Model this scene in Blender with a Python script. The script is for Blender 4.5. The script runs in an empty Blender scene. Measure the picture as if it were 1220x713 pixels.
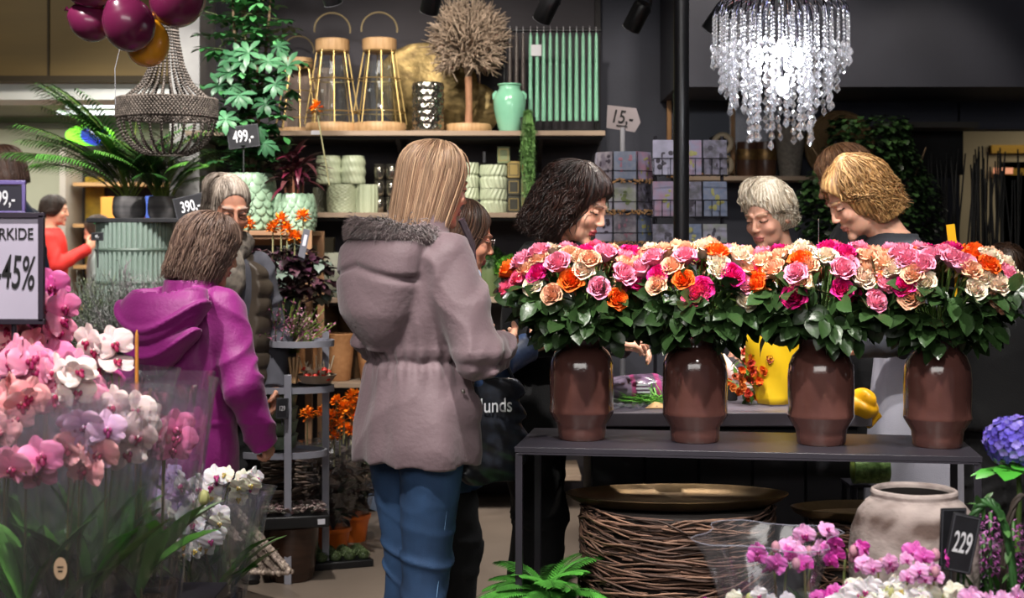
import bpy, math, random
import numpy as np
from mathutils import Vector, Matrix, Euler
from bpy.types import Object
PI = math.pi
random.seed(7)
RNG = np.random.default_rng(7)
SC = bpy.context.scene
COL = SC.collection

# ------------------------------------------------------------------ camera, world, exposure
FPX, HORIZON, EYE = 1700.0, 290.0, 1.4        # focal length in pixels of a 1220x713 frame, horizon row, eye height
cam = bpy.data.cameras.new('camera')
cam_o = bpy.data.objects.new('camera', cam)
COL.objects.link(cam_o)
cam.sensor_width = 36
cam.lens = 36 * FPX / 1220
cam.shift_y = (HORIZON - 356.5) / 1220
cam.clip_start, cam.clip_end = 0.05, 60
cam_o.location = (0, 0, EYE)
cam_o.rotation_euler = (PI / 2, 0, 0)
cam.dof.use_dof = True
cam.dof.focus_distance = 4.25
cam.dof.aperture_fstop = 4.5
SC.camera = cam_o
vs = SC.view_settings
SC.display_settings.display_device = 'sRGB'
vs.view_transform = 'Standard'
vs.look = 'None'
vs.exposure = 0.0
vs.gamma = 1.0
vs.use_curve_mapping = False
SC.cycles.max_bounces = 7
SC.cycles.diffuse_bounces = 3
SC.cycles.glossy_bounces = 3
SC.cycles.transmission_bounces = 7
SC.cycles.transparent_max_bounces = 40
SC.cycles.sample_clamp_indirect = 4.0
SC.cycles.sample_clamp_direct = 0.0
world = bpy.data.worlds.new('world')
SC.world = world
world.use_nodes = True
world.node_tree.nodes['Background'].inputs[0].default_value = (0.60, 0.62, 0.70, 1)
world.node_tree.nodes['Background'].inputs[1].default_value = 0.14


def lamp(kind, name, loc, aim, power, color=(1, 0.93, 0.85), size=0.06, angle=60, blend=0.6, size_y=None):
    L = bpy.data.lights.new(name, kind)
    L.energy = power
    L.color = color
    if kind == 'AREA':
        L.shape = 'RECTANGLE'
        L.size = size
        L.size_y = size_y or size
    else:
        L.shadow_soft_size = size
    if kind == 'SPOT':
        L.spot_size = math.radians(angle)
        L.spot_blend = blend
    o = bpy.data.objects.new(name, L)
    COL.objects.link(o)
    o.location = loc
    if aim is not None:
        o.rotation_euler = (Vector(aim) - Vector(loc)).to_track_quat('-Z', 'Y').to_euler()
    return o


WARM, COOL, NEUT = (1, 0.90, 0.78), (0.86, 0.90, 1.0), (1, 0.95, 0.90)
LG = 1.0
# shop ceiling spots (light), aimed at what they light; some are added only to brighten
lamp('SPOT', 'spot_roses_left', (-0.1, 3.0, 3.15), (0.35, 4.25, 1.25), 330 * LG, NEUT, 0.05, 46)
lamp('SPOT', 'spot_roses_right', (1.3, 3.0, 3.15), (1.0, 4.2, 1.25), 330 * LG, NEUT, 0.05, 46)
lamp('SPOT', 'spot_roses_back', (0.75, 5.3, 3.15), (0.7, 4.4, 1.2), 150 * LG, WARM, 0.05, 50)
lamp('SPOT', 'spot_coat', (-1.1, 2.6, 3.15), (-0.25, 4.1, 1.2), 95 * LG, NEUT, 0.06, 46)
lamp('SPOT', 'spot_orchids', (-1.0, 2.2, 3.1), (-0.95, 3.2, 0.9), 300 * LG, NEUT, 0.06, 60)
lamp('SPOT', 'spot_pot', (0.6, 1.8, 3.1), (0.95, 3.0, 0.8), 330 * LG, NEUT, 0.06, 50)
lamp('SPOT', 'spot_magenta', (-1.9, 4.2, 3.15), (-1.2, 5.5, 1.2), 230 * LG, NEUT, 0.06, 50)
lamp('SPOT', 'spot_tree', (-1.3, 5.3, 3.15), (-1.35, 6.9, 1.7), 260 * LG, NEUT, 0.06, 75)
lamp('SPOT', 'spot_palms', (-2.3, 5.6, 3.15), (-1.9, 7.0, 1.6), 240 * LG, NEUT, 0.06, 75)
lamp('SPOT', 'spot_low_plants', (-0.9, 4.9, 3.15), (-0.95, 6.2, 0.5), 280 * LG, NEUT, 0.06, 55)
lamp('SPOT', 'fill_aisle', (2.3, 4.4, 3.15), (2.05, 5.4, 0), 110 * LG, NEUT, 0.06, 50)  # added spot that brightens the floor on the right
lamp('SPOT', 'fill_niche', (1.0, 6.3, 3.15), (1.25, 7.7, 1.85), 70 * LG, WARM, 0.06, 75)  # extra lamp put in to lift the dark niche
lamp('SPOT', 'fill_ivy', (2.2, 6.2, 3.15), (1.95, 7.4, 1.5), 45 * LG, WARM, 0.06, 60)  # added lamp so the ivy leaves show up
lamp('SPOT', 'fill_fascia', (-3.2, 6.2, 3.2), (-3.4, 8.1, 2.7), 40 * LG, WARM, 0.1, 90)  # made-up source, brightens the fascia and the white soffit strip
lamp('SPOT', 'fill_passers', (-2.6, 6.0, 3.2), (-2.65, 7.6, 1.4), 120 * LG, WARM, 0.1, 60)  # extra lamp that lifts the dark figure at the left edge
lamp('SPOT', 'spot_shelf_left', (-0.75, 5.9, 3.15), (-0.7, 7.6, 1.6), 120 * LG, WARM, 0.06, 75)
lamp('SPOT', 'spot_shelf_right', (0.15, 5.9, 3.15), (0.05, 7.6, 1.6), 120 * LG, WARM, 0.06, 75)
lamp('SPOT', 'spot_cards', (0.9, 5.0, 3.15), (0.7, 6.6, 1.4), 60 * LG, NEUT, 0.06, 60)
lamp('SPOT', 'spot_counter', (0.9, 4.7, 3.15), (0.9, 5.1, 0.9), 130 * LG, NEUT, 0.05, 60)
lamp('SPOT', 'spot_workers', (1.5, 3.9, 3.15), (1.3, 5.0, 1.4), 90 * LG, NEUT, 0.05, 45)
# soft light of the mall behind the photographer and of the arcade beyond the shop
lamp('AREA', 'mall_light', (-0.5, -0.6, 3.0), (0.0, 4.5, 1.0), 105 * LG, (1, 0.96, 0.92), 4.0, size_y=1.2)
lamp('AREA', 'arcade_light', (-3.6, 10.8, 2.5), (-3.6, 10.8, 0), 190 * LG, (1, 0.95, 0.86), 3.0, size_y=3.0)
lamp('AREA', 'right_room_light', (4.3, 9.4, 2.4), (4.3, 9.4, 0), 22 * LG, WARM, 1.4, size_y=1.4)


# ------------------------------------------------------------------ helpers
def hx(s):
    s = s.lstrip('#')
    c = [int(s[i:i + 2], 16) / 255 for i in (0, 2, 4)]
    return tuple(x / 12.92 if x <= 0.04045 else ((x + 0.055) / 1.055) ** 2.4 for x in c)


def W(px, py, Y):
    return ((px - 610) / FPX * Y, Y, EYE - (py - HORIZON) / FPX * Y)


MATS = {}


def mat(name, color='#888888', rough=0.6, metal=0.0, color2=None, scale=20.0, mix=1.0, bump=0.0, bscale=None, spec=0.5, sheen=0.0,
        trans=0.0, ior=1.45, attr=None, objcol=False, emit=None, estr=0.0, stretch=None, coat=0.0, detail=4.0, sss=0.0, tex='noise', alpha=1.0):
    if name in MATS:
        return MATS[name]
    m = bpy.data.materials.new(name)
    m.use_nodes = True
    nt = m.node_tree
    N, L = nt.nodes, nt.links
    b = N['Principled BSDF']
    c1 = hx(color) if isinstance(color, str) else color
    b.inputs['Base Color'].default_value = (*c1, 1)
    b.inputs['Roughness'].default_value = rough
    b.inputs['Metallic'].default_value = metal
    b.inputs['Specular IOR Level'].default_value = spec
    b.inputs['Transmission Weight'].default_value = trans
    b.inputs['IOR'].default_value = ior
    b.inputs['Coat Weight'].default_value = coat
    b.inputs['Sheen Weight'].default_value = sheen
    b.inputs['Alpha'].default_value = alpha
    if sss:
        b.inputs['Subsurface Weight'].default_value = sss
        b.inputs['Subsurface Radius'].default_value = (0.02, 0.008, 0.004)
        b.inputs['Subsurface Scale'].default_value = 0.3
    if emit:
        e = hx(emit)
        b.inputs['Emission Color'].default_value = (*e, 1)
        b.inputs['Emission Strength'].default_value = estr
    tc = N.new('ShaderNodeTexCoord')
    mp = N.new('ShaderNodeMapping')
    L.new(tc.outputs['Object'], mp.inputs[0])
    if stretch:
        mp.inputs['Scale'].default_value = stretch
    if tex == 'noise':
        t = N.new('ShaderNodeTexNoise')
        t.inputs['Scale'].default_value = scale
        t.inputs['Detail'].default_value = detail
        fac = t.outputs['Fac']
    elif tex == 'voronoi':
        t = N.new('ShaderNodeTexVoronoi')
        t.inputs['Scale'].default_value = scale
        fac = t.outputs['Distance']
    elif tex == 'wave':
        t = N.new('ShaderNodeTexWave')
        t.inputs['Scale'].default_value = scale
        t.inputs['Distortion'].default_value = detail
        fac = t.outputs['Fac']
    L.new(mp.outputs[0], t.inputs['Vector'])
    base = None
    if objcol:
        oi = N.new('ShaderNodeObjectInfo')
        base = oi.outputs['Color']
    if attr:
        a = N.new('ShaderNodeAttribute')
        a.attribute_name = attr
        if base is not None:
            mm = N.new('ShaderNodeMix')
            mm.data_type = 'RGBA'
            mm.blend_type = 'MULTIPLY'
            mm.inputs[0].default_value = 1
            L.new(base, mm.inputs[6])
            L.new(a.outputs['Color'], mm.inputs[7])
            base = mm.outputs[2]
        else:
            base = a.outputs['Color']
    if color2 is not None or base is not None:
        r = N.new('ShaderNodeValToRGB')
        r.color_ramp.elements[0].position = 0.35
        r.color_ramp.elements[1].position = 0.65
        L.new(fac, r.inputs[0])
        if base is None:
            r.color_ramp.elements[0].color = (*c1, 1)
            c2 = hx(color2)
            c2 = tuple(a + (b_ - a) * mix for a, b_ in zip(c1, c2))
            r.color_ramp.elements[1].color = (*c2, 1)
            L.new(r.outputs[0], b.inputs['Base Color'])
        else:
            k = 1 - 0.3 * mix
            r.color_ramp.elements[0].color = (k, k, k, 1)
            r.color_ramp.elements[1].color = (1, 1, 1, 1)
            mm = N.new('ShaderNodeMix')
            mm.data_type = 'RGBA'
            mm.blend_type = 'MULTIPLY'
            mm.inputs[0].default_value = 1
            L.new(base, mm.inputs[6])
            L.new(r.outputs[0], mm.inputs[7])
            L.new(mm.outputs[2], b.inputs['Base Color'])
    if bump:
        bn = N.new('ShaderNodeBump')
        bn.inputs['Strength'].default_value = min(1, bump)
        bn.inputs['Distance'].default_value = 0.004
        if bscale:
            t2 = N.new('ShaderNodeTexNoise')
            t2.inputs['Scale'].default_value = bscale
            t2.inputs['Detail'].default_value = 3
            L.new(mp.outputs[0], t2.inputs['Vector'])
            L.new(t2.outputs['Fac'], bn.inputs['Height'])
        else:
            L.new(fac, bn.inputs['Height'])
        L.new(bn.outputs[0], b.inputs['Normal'])
    MATS[name] = m
    return m


def film(name, tint='#ffffff', gloss=0.12, haze=0.05, rough=0.12):
    """thin clear plastic or glass: mostly see-through, some sheen, a touch of milky haze"""
    if name in MATS:
        return MATS[name]
    m = bpy.data.materials.new(name)
    m.use_nodes = True
    N, L = m.node_tree.nodes, m.node_tree.links
    N.clear()
    out = N.new('ShaderNodeOutputMaterial')
    tr = N.new('ShaderNodeBsdfTransparent')
    tr.inputs[0].default_value = (*hx(tint), 1)
    gl = N.new('ShaderNodeBsdfGlossy')
    gl.inputs['Roughness'].default_value = rough
    df = N.new('ShaderNodeBsdfDiffuse')
    df.inputs[0].default_value = (0.85, 0.85, 0.9, 1)
    fr = N.new('ShaderNodeLayerWeight')
    fr.inputs[0].default_value = 0.35
    tc = N.new('ShaderNodeTexCoord')
    nz = N.new('ShaderNodeTexNoise')
    nz.inputs['Scale'].default_value = 9
    L.new(tc.outputs['Object'], nz.inputs['Vector'])
    bn = N.new('ShaderNodeBump')
    bn.inputs['Strength'].default_value = 0.7
    bn.inputs['Distance'].default_value = 0.02
    L.new(nz.outputs['Fac'], bn.inputs['Height'])
    L.new(bn.outputs[0], gl.inputs['Normal'])
    ma = N.new('ShaderNodeMath')
    ma.operation = 'MULTIPLY'
    ma.inputs[1].default_value = gloss * 2.2
    L.new(fr.outputs['Fresnel'], ma.inputs[0])
    m0 = N.new('ShaderNodeMixShader')
    m0.inputs[0].default_value = haze
    L.new(tr.outputs[0], m0.inputs[1])
    L.new(df.outputs[0], m0.inputs[2])
    m1 = N.new('ShaderNodeMixShader')
    ad = N.new('ShaderNodeMath')
    ad.operation = 'ADD'
    ad.inputs[1].default_value = gloss * 0.35
    L.new(ma.outputs[0], ad.inputs[0])
    L.new(ad.outputs[0], m1.inputs[0])
    L.new(m0.outputs[0], m1.inputs[1])
    L.new(gl.outputs[0], m1.inputs[2])
    L.new(m1.outputs[0], out.inputs[0])
    MATS[name] = m
    return m


def tag(o, label=None, cat=None, group=None, kind=None):
    if label:
        o['label'] = label
    if cat:
        o['category'] = cat
    if group:
        o['group'] = group
    if kind:
        o['kind'] = kind
    return o


def thing(name, label, cat, loc=(0, 0, 0), rz=0.0, group=None):
    o = bpy.data.objects.new(name, None)
    COL.objects.link(o)
    o.empty_display_size = 0.05
    o.location = loc
    o.rotation_euler = (0, 0, rz)
    return tag(o, label, cat, group)


def copy_tree(o, parent=None, name=None):
    c = o.copy()
    COL.objects.link(c)
    c.parent = parent
    for ch in o.children:
        copy_tree(ch, c)
    return c


def basis(d, up=(0, 0, 1)):
    d = np.array(d, float)
    d /= np.linalg.norm(d) + 1e-12
    u = np.array(up, float)
    if abs(d @ u) > 0.98:
        u = np.array([1.0, 0, 0])
    s = np.cross(d, u)
    s /= np.linalg.norm(s)
    u = np.cross(s, d)
    return d, s, u


class MB:
    def __init__(self):
        self.V, self.F, self.C, self.n = [], [], [], 0

    def add(self, v, f, col=None):
        v = np.asarray(v, float).reshape(-1, 3)
        self.V.append(v)
        k = self.n
        self.F.extend([tuple(i + k for i in q) for q in f])
        c = np.ones((len(v), 3))
        if col is not None:
            c[:] = np.asarray(col, float)
        self.C.append(c)
        self.n += len(v)
        return self

    def box(self, c, s, rz=0.0, R=None, col=None):
        x, y, z = [a / 2 for a in s]
        v = np.array([(-x, -y, -z), (x, -y, -z), (x, y, -z), (-x, y, -z), (-x, -y, z), (x, -y, z), (x, y, z), (-x, y, z)])
        if R is None:
            R = np.array(Matrix.Rotation(rz, 3, 'Z'))
        v = v @ np.array(R).T + np.array(c)
        return self.add(v, [(0, 3, 2, 1), (4, 5, 6, 7), (0, 1, 5, 4), (1, 2, 6, 5), (2, 3, 7, 6), (3, 0, 4, 7)], col)

    def grid(self, P, col=None, closeu=False, closev=False, flip=False):
        """P: (nu, nv, 3) array"""
        nu, nv = P.shape[:2]
        f = []
        for i in range(nu if closeu else nu - 1):
            for j in range(nv if closev else nv - 1):
                a, b = i * nv + j, ((i + 1) % nu) * nv + j
                c, d = ((i + 1) % nu) * nv + (j + 1) % nv, i * nv + (j + 1) % nv
                f.append((a, d, c, b) if flip else (a, b, c, d))
        return self.add(P.reshape(-1, 3), f, None if col is None else (col.reshape(-1, 3) if isinstance(col, np.ndarray) and col.ndim == 3 else col))

    def tube(self, pts, r, n=8, cap=True, col=None, closed=False):
        pts = np.asarray(pts, float)
        m = len(pts)
        r = np.broadcast_to(np.asarray(r, float), (m,))
        if closed:
            T = np.roll(pts, -1, 0) - np.roll(pts, 1, 0)
        else:
            T = np.gradient(pts, axis=0)
        T /= np.linalg.norm(T, axis=1)[:, None] + 1e-12
        u = np.array([0, 0, 1.0]) if abs(T[0][2]) < 0.9 else np.array([1.0, 0, 0])
        a = np.arange(n) * 2 * PI / n
        P = np.zeros((m, n, 3))
        for i in range(m):
            s = np.cross(T[i], u)
            s /= np.linalg.norm(s) + 1e-12
            u = np.cross(s, T[i])
            P[i] = pts[i] + r[i] * (np.cos(a)[:, None] * s + np.sin(a)[:, None] * u)
        k = self.n
        self.grid(P, col, closeu=closed, closev=True)
        if cap and not closed:
            self.F.append(tuple(k + j for j in range(n)))
            self.F.append(tuple(k + (m - 1) * n + j for j in reversed(range(n))))
        return self

    def cyl(self, a, b, r, r2=None, n=16, col=None):
        return self.tube([a, b], [r, r if r2 is None else r2], n, True, col)

    def lathe(self, prof, c=(0, 0, 0), n=32, fn=None, col=None, cap=True):
        prof = np.asarray(prof, float)
        a = np.arange(n) * 2 * PI / n
        P = np.zeros((len(prof), n, 3))
        for i, (r, z) in enumerate(prof):
            rr = np.full(n, r)
            if fn is not None:
                rr = rr + fn(a, z, i)
            P[i, :, 0] = c[0] + rr * np.cos(a)
            P[i, :, 1] = c[1] + rr * np.sin(a)
            P[i, :, 2] = c[2] + z
        k = self.n
        self.grid(P, col, closev=True, flip=True)
        if cap:
            if prof[0][0] > 1e-4:
                self.F.append(tuple(k + j for j in reversed(range(n))))
            if prof[-1][0] > 1e-4:
                self.F.append(tuple(k + (len(prof) - 1) * n + j for j in range(n)))
        return self

    def ell(self, c, r, R=None, nu=8, nv=12, col=None):
        th = np.linspace(0, PI, nu + 1)
        ph = np.arange(nv) * 2 * PI / nv
        P = np.zeros((nu + 1, nv, 3))
        P[..., 0] = np.sin(th)[:, None] * np.cos(ph)
        P[..., 1] = np.sin(th)[:, None] * np.sin(ph)
        P[..., 2] = np.cos(th)[:, None]
        P = P * (np.array(r) if np.ndim(r) else np.array([r, r, r]))
        if R is not None:
            P = P @ np.array(R).T
        return self.grid(P + np.array(c), col, closev=True)

    def leaf(self, base, d, L, w, bend=0.3, fold=0.25, up=(0, 0, 1), n=5, tip=1.0, col=None, wide=0.45, roll=0.0, wav=0.0):
        """a blade that starts at base, heads along d, droops by bend; wide = where it is broadest"""
        d, s, u = basis(d, up)
        if roll:
            s, u = s * math.cos(roll) + u * math.sin(roll), u * math.cos(roll) - s * math.sin(roll)
        t = np.linspace(0, 1, n + 1)
        ang = bend * t
        x = np.concatenate([[0], np.cumsum(np.cos((ang[1:] + ang[:-1]) / 2) / n)]) * L
        z = -np.concatenate([[0], np.cumsum(np.sin((ang[1:] + ang[:-1]) / 2) / n)]) * L
        k = math.log(0.5) / math.log(wide)
        ww = w / 2 * np.sin(PI * np.clip(t, 0, 1) ** k) ** (0.75)
        ww[0] = w * 0.04
        ww[-1] = w * 0.02
        mid = np.array(base) + x[:, None] * d + z[:, None] * u
        sh = (np.sin(t * 9 + L * 90) * wav * w)[:, None] * u
        lt = mid - ww[:, None] * s + (ww * fold)[:, None] * u + sh
        rt = mid + ww[:, None] * s + (ww * fold)[:, None] * u - sh
        P = np.stack([lt, mid, rt], axis=1)
        return self.grid(P, col)

    def build(self, name, m, parent=None, loc=None, rz=0.0, sharp=40, bevel=0, mods=(), solid=0):
        me = bpy.data.meshes.new(name)
        V = np.concatenate(self.V) if self.V else np.zeros((0, 3))
        me.from_pydata(V.tolist(), [], self.F)
        C = np.concatenate(self.C) if self.C else np.zeros((0, 3))
        if len(C) and (C != 1).any():
            at = me.color_attributes.new('Col', 'FLOAT_COLOR', 'POINT')
            at.data.foreach_set('color', np.concatenate([C, np.ones((len(C), 1))], 1).astype(np.float32).ravel())
        elif len(C):
            at = me.color_attributes.new('Col', 'FLOAT_COLOR', 'POINT')
            at.data.foreach_set('color', np.ones(len(C) * 4, np.float32))
        me.polygons.foreach_set('use_smooth', np.ones(len(me.polygons), bool))
        if sharp:
            me.set_sharp_from_angle(angle=math.radians(sharp))
        me.materials.append(m)
        me.update()
        o = bpy.data.objects.new(name, me)
        COL.objects.link(o)
        if parent is not None:
            o.parent = parent
        if loc is not None:
            o.location = loc
        if rz:
            o.rotation_euler = (0, 0, rz)
        if bevel:
            b = o.modifiers.new('bevel', 'BEVEL')
            b.width = bevel
            b.segments = 2
            b.limit_method = 'ANGLE'
        if solid:
            b = o.modifiers.new('solid', 'SOLIDIFY')
            b.thickness = solid
        return o


def text(s, size, m, parent, loc, rot, sx=1.0, ext=0.0006, name='lettering', align='CENTER', shear=0.0):
    c = bpy.data.curves.new(name, 'FONT')
    c.body = s
    c.size = size
    c.extrude = ext
    c.align_x = align
    c.align_y = 'CENTER'
    c.shear = shear
    c.offset = size * 0.008
    c.materials.append(m)
    _t = bpy.data.objects.new(name, c)
    COL.objects.link(_t)
    me = bpy.data.meshes.new_from_object(_t)
    bpy.data.objects.remove(_t)
    me.name = name
    o = bpy.data.objects.new(name, me)
    COL.objects.link(o)
    o.parent = parent
    o.location = loc
    o.rotation_euler = rot
    o.scale = (sx, 1, 1)
    return o


# ------------------------------------------------------------------ signed distance modelling for bodies, clothes and hair
def s_cap(P, a, b, ra, rb=None):
    a = np.array(a, np.float32)
    b = np.array(b, np.float32)
    rb = ra if rb is None else rb
    ab = b - a
    t = np.clip(((P - a) @ ab) / (ab @ ab + 1e-9), 0, 1)
    return np.linalg.norm(P - a - t[:, None] * ab, axis=1) - (ra + (rb - ra) * t)


def s_ell(P, c, r, R=None):
    q = P - np.array(c, np.float32)
    if R is not None:
        q = q @ np.array(R, np.float32)
    r = np.array(r, np.float32)
    k0 = np.linalg.norm(q / r, axis=1)
    k1 = np.linalg.norm(q / (r * r), axis=1) + 1e-9
    return k0 * (k0 - 1) / k1


def su(a, b, k=0.02):
    h = np.clip(0.5 + 0.5 * (b - a) / k, 0, 1)
    return b + (a - b) * h - k * h * (1 - h)


def ss(a, b, k=0.01):
    """a minus b, smooth"""
    return -su(-a, b, k)


def s_loft(P, zs, A, B, CX=None, CY=None, pw=2.0):
    """stack of ellipses: half widths A (x), B (y) at heights zs, centres CX, CY; superellipse power pw"""
    z = P[:, 2]
    zz = np.linspace(zs[0], zs[-1], 97)
    kn = np.exp(-0.5 * (np.arange(-8, 9) / 3.5) ** 2)
    kn /= kn.sum()

    def at_(v):
        w = np.interp(zz, zs, v)
        w = np.concatenate([2 * w[0] - w[8:0:-1], w, 2 * w[-1] - w[-2:-10:-1]])
        return np.interp(z, zz, np.convolve(w, kn, 'valid'))
    a, b = np.maximum(at_(A), 0.004), np.maximum(at_(B), 0.004)
    cx = at_(CX) if CX is not None else 0
    cy = at_(CY) if CY is not None else 0
    q = (np.abs((P[:, 0] - cx) / a) ** pw + np.abs((P[:, 1] - cy) / b) ** pw) ** (1 / pw)
    d = (q - 1) * np.minimum(a, b)
    return np.maximum(d, np.maximum(z - zs[-1], zs[0] - z)).astype(np.float32)


def nz(P, f=10.0, seed=0.0):
    """cheap smooth pseudo noise in about [-1, 1]"""
    x, y, z = P[:, 0] * f + seed, P[:, 1] * f + seed * 1.7, P[:, 2] * f - seed * 2.3
    return (np.sin(x * 1.1 + 1.7 * np.sin(y * 0.9 + z * 0.6)) + np.sin(y * 1.3 + 1.5 * np.sin(z * 1.1 - x * 0.5)) + np.sin(z * 1.2 + 1.6 * np.sin(x * 0.8 + y * 0.7))) / 3


def surfnet(f, lo, hi, h, slack=1.5, B=8):
    lo = np.array(lo, float)
    nb = np.ceil((np.array(hi, float) - lo) / (h * B)).astype(int)
    n = nb * B
    ci = np.stack(np.meshgrid(*[np.arange(k) for k in nb], indexing='ij'), -1).reshape(-1, 3)
    cc = lo + (ci * B + (B - 1) / 2) * h
    dc = f(cc.astype(np.float32))
    act = np.abs(dc) < B * h * 0.87 * slack
    D = np.repeat(np.repeat(np.repeat(dc.reshape(nb).astype(np.float32), B, 0), B, 1), B, 2)
    loc = np.stack(np.meshgrid(*[np.arange(B)] * 3, indexing='ij'), -1).reshape(-1, 3)
    ia = ci[act]
    CH = 800
    for s in range(0, len(ia), CH):
        idx = (ia[s:s + CH, None, :] * B + loc[None]).reshape(-1, 3)
        D[idx[:, 0], idx[:, 1], idx[:, 2]] = f((lo + idx * h).astype(np.float32))
    # keep a positive skin on the border
    for ax in range(3):
        sl = [slice(None)] * 3
        sl[ax] = 0
        D[tuple(sl)] = np.maximum(D[tuple(sl)], 1e-3)
        sl[ax] = -1
        D[tuple(sl)] = np.maximum(D[tuple(sl)], 1e-3)
    S = D < 0
    cnt = np.zeros(tuple(n - 1), np.uint8)
    offs = [(i, j, k) for i in (0, 1) for j in (0, 1) for k in (0, 1)]
    for i, j, k in offs:
        cnt += S[i:n[0] - 1 + i, j:n[1] - 1 + j, k:n[2] - 1 + k]
    cells = np.argwhere((cnt > 0) & (cnt < 8))
    cv = {o: D[cells[:, 0] + o[0], cells[:, 1] + o[1], cells[:, 2] + o[2]] for o in offs}
    acc = np.zeros((len(cells), 3))
    num = np.zeros(len(cells))
    for a in offs:
        for ax in range(3):
            if a[ax] == 0:
                b = list(a)
                b[ax] = 1
                da, db = cv[a], cv[tuple(b)]
                m = (da < 0) != (db < 0)
                t = np.where(m, da / np.where(m, da - db, 1), 0)
                p = np.array(a, float)[None] + t[:, None] * (np.array(b) - np.array(a))[None]
                acc += p * m[:, None]
                num += m
    V = lo + (cells + acc / num[:, None]) * h
    ids = np.full(tuple(n - 1), -1, np.int32)
    ids[cells[:, 0], cells[:, 1], cells[:, 2]] = np.arange(len(cells))
    F = []
    for ax in range(3):
        sa = [slice(1, n[i] - 1) for i in range(3)]
        sb = list(sa)
        sa[ax] = slice(0, n[ax] - 1)
        sb[ax] = slice(1, n[ax])
        A_, B_ = S[tuple(sa)], S[tuple(sb)]
        e = np.argwhere(A_ != B_)
        base = e.copy()
        for i in range(3):
            if i != ax:
                base[:, i] += 1
        u, v = [(1, 2), (2, 0), (0, 1)][ax]
        q = []
        for du, dv in ((-1, -1), (0, -1), (0, 0), (-1, 0)):
            c = base.copy()
            c[:, u] += du
            c[:, v] += dv
            q.append(ids[c[:, 0], c[:, 1], c[:, 2]])
        q = np.stack(q, 1)
        flip = ~A_[e[:, 0], e[:, 1], e[:, 2]]
        q[flip] = q[flip][:, ::-1]
        F.append(q)
    F = np.concatenate(F)
    return V, F[(F >= 0).all(1)]


def sdf_obj(name, f, lo, hi, h, m, parent, colf=None, slack=1.5):
    V, F = surfnet(f, lo, hi, h, slack)
    me = bpy.data.meshes.new(name)
    me.vertices.add(len(V))
    me.vertices.foreach_set('co', V.astype(np.float32).ravel())
    me.loops.add(F.size)
    me.loops.foreach_set('vertex_index', F.astype(np.int32).ravel())
    me.polygons.add(len(F))
    me.polygons.foreach_set('loop_start', np.arange(0, F.size, 4, dtype=np.int32))
    me.polygons.foreach_set('loop_total', np.full(len(F), 4, np.int32))
    me.polygons.foreach_set('use_smooth', np.ones(len(F), bool))
    me.update(calc_edges=True)
    me.validate()
    at = me.color_attributes.new('Col', 'FLOAT_COLOR', 'POINT')
    c = np.ones((len(V), 4), np.float32)
    if colf is not None:
        c[:, :3] = colf(V.astype(np.float32))
    at.data.foreach_set('color', c.ravel())
    me.materials.append(m)
    o = bpy.data.objects.new(name, me)
    COL.objects.link(o)
    o.parent = parent
    return o
# ------------------------------------------------------------------ the setting
def struct(name, mb, m, **k):
    return tag(mb.build(name, m, **k), kind='structure')


FLOOR = mat('floor_vinyl', '#6b5f55', 0.42, color2='#7b6e62', scale=1.6, bump=0.1, bscale=40, detail=8, stretch=(1, 0.35, 1))
struct('floor', MB().box((-0.5, 7.5, -0.05), (16, 19, 0.1)), FLOOR)
DARK = mat('dark_wall_paint', '#33353f', 0.75, color2='#3a3c47', scale=3, bump=0.15, bscale=60)
CEIL = mat('ceiling_paint', '#16161a', 0.9, color2='#1c1c20', scale=3)
struct('ceiling', MB().box((0, 3.4, 3.45), (12, 9.4, 0.1)), CEIL)
# back wall with its right-hand opening, kept as one wall with a lintel
w = MB()
w.box((0.46, 8.08, 1.7), (4.10, 0.16, 3.4))
w.box((4.35, 8.08, 2.72), (3.70, 0.16, 1.36))
struct('wall_back', w, DARK)
# left return: pale pillar beside the arcade
struct('wall_left_end', MB().box((-1.735, 7.86, 1.7), (0.16, 0.6, 3.4)), mat('pale_plaster', '#a9a7a4', 0.8, color2='#8c8a8a', scale=3.0, bump=0.2, bscale=30), bevel=0.004)
# fascia over the arcade opening
f = MB()
f.box((-4.4, 8.15, 2.86), (5.16, 0.10, 1.08))
struct('wall_left_fascia', f, mat('olive_fascia', '#64501f', 0.55, color2='#6e5824', scale=2, stretch=(0.5, 1, 4)))
g = MB()
for x in (-6.1, -4.95, -3.8, -2.65):
    g.box((x + 1.17, 8.095, 2.86), (0.012, 0.012, 1.06))
g.box((-4.4, 8.09, 2.335), (5.16, 0.02, 0.03))
struct('trim_1', g, mat('dark_joint', '#33280f', 0.7))
struct('trim_2', MB().box((-4.4, 8.36, 2.27), (5.16, 0.34, 0.09)), mat('white_soffit', '#f2f5f0', 0.5, color2='#e8ece8', scale=4))
# soffit box over the right half of the shop
struct('trim_3', MB().box((3.55, 7.6, 2.79), (5.44, 0.8, 1.2)), mat('soffit_paint', '#2b2c36', 0.7, color2='#30313b', scale=4))
# the arcade beyond
CREAM = mat('cream_wall', '#b9bba6', 0.85, color2='#b2b49f', scale=2, bump=0.1, bscale=40)
struct('wall_arcade_back', MB().box((-4.6, 13.1, 1.4), (7.0, 0.16, 2.9)), CREAM)
struct('wall_arcade_left', MB().box((-8.1, 8.4, 1.7), (0.16, 9.5, 3.4)), CREAM)
struct('wall_left', MB().box((-6.2, 2.0, 1.7), (0.16, 6.0, 3.4)), DARK)
struct('wall_right', MB().box((5.4, 4.0, 1.7), (0.16, 10, 3.4)), DARK)
struct('ceiling_arcade', MB().box((-4.6, 10.9, 2.60), (7.0, 4.6, 0.1)), mat('arcade_ceiling', '#8f8c82', 0.9, color2='#88857b', scale=3))
t3 = MB()
t3.box((-4.6, 12.98, 2.47), (7.0, 0.06, 0.05))
struct('trim_4', t3, mat('grey_cornice', '#6f6f66', 0.8))
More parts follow.
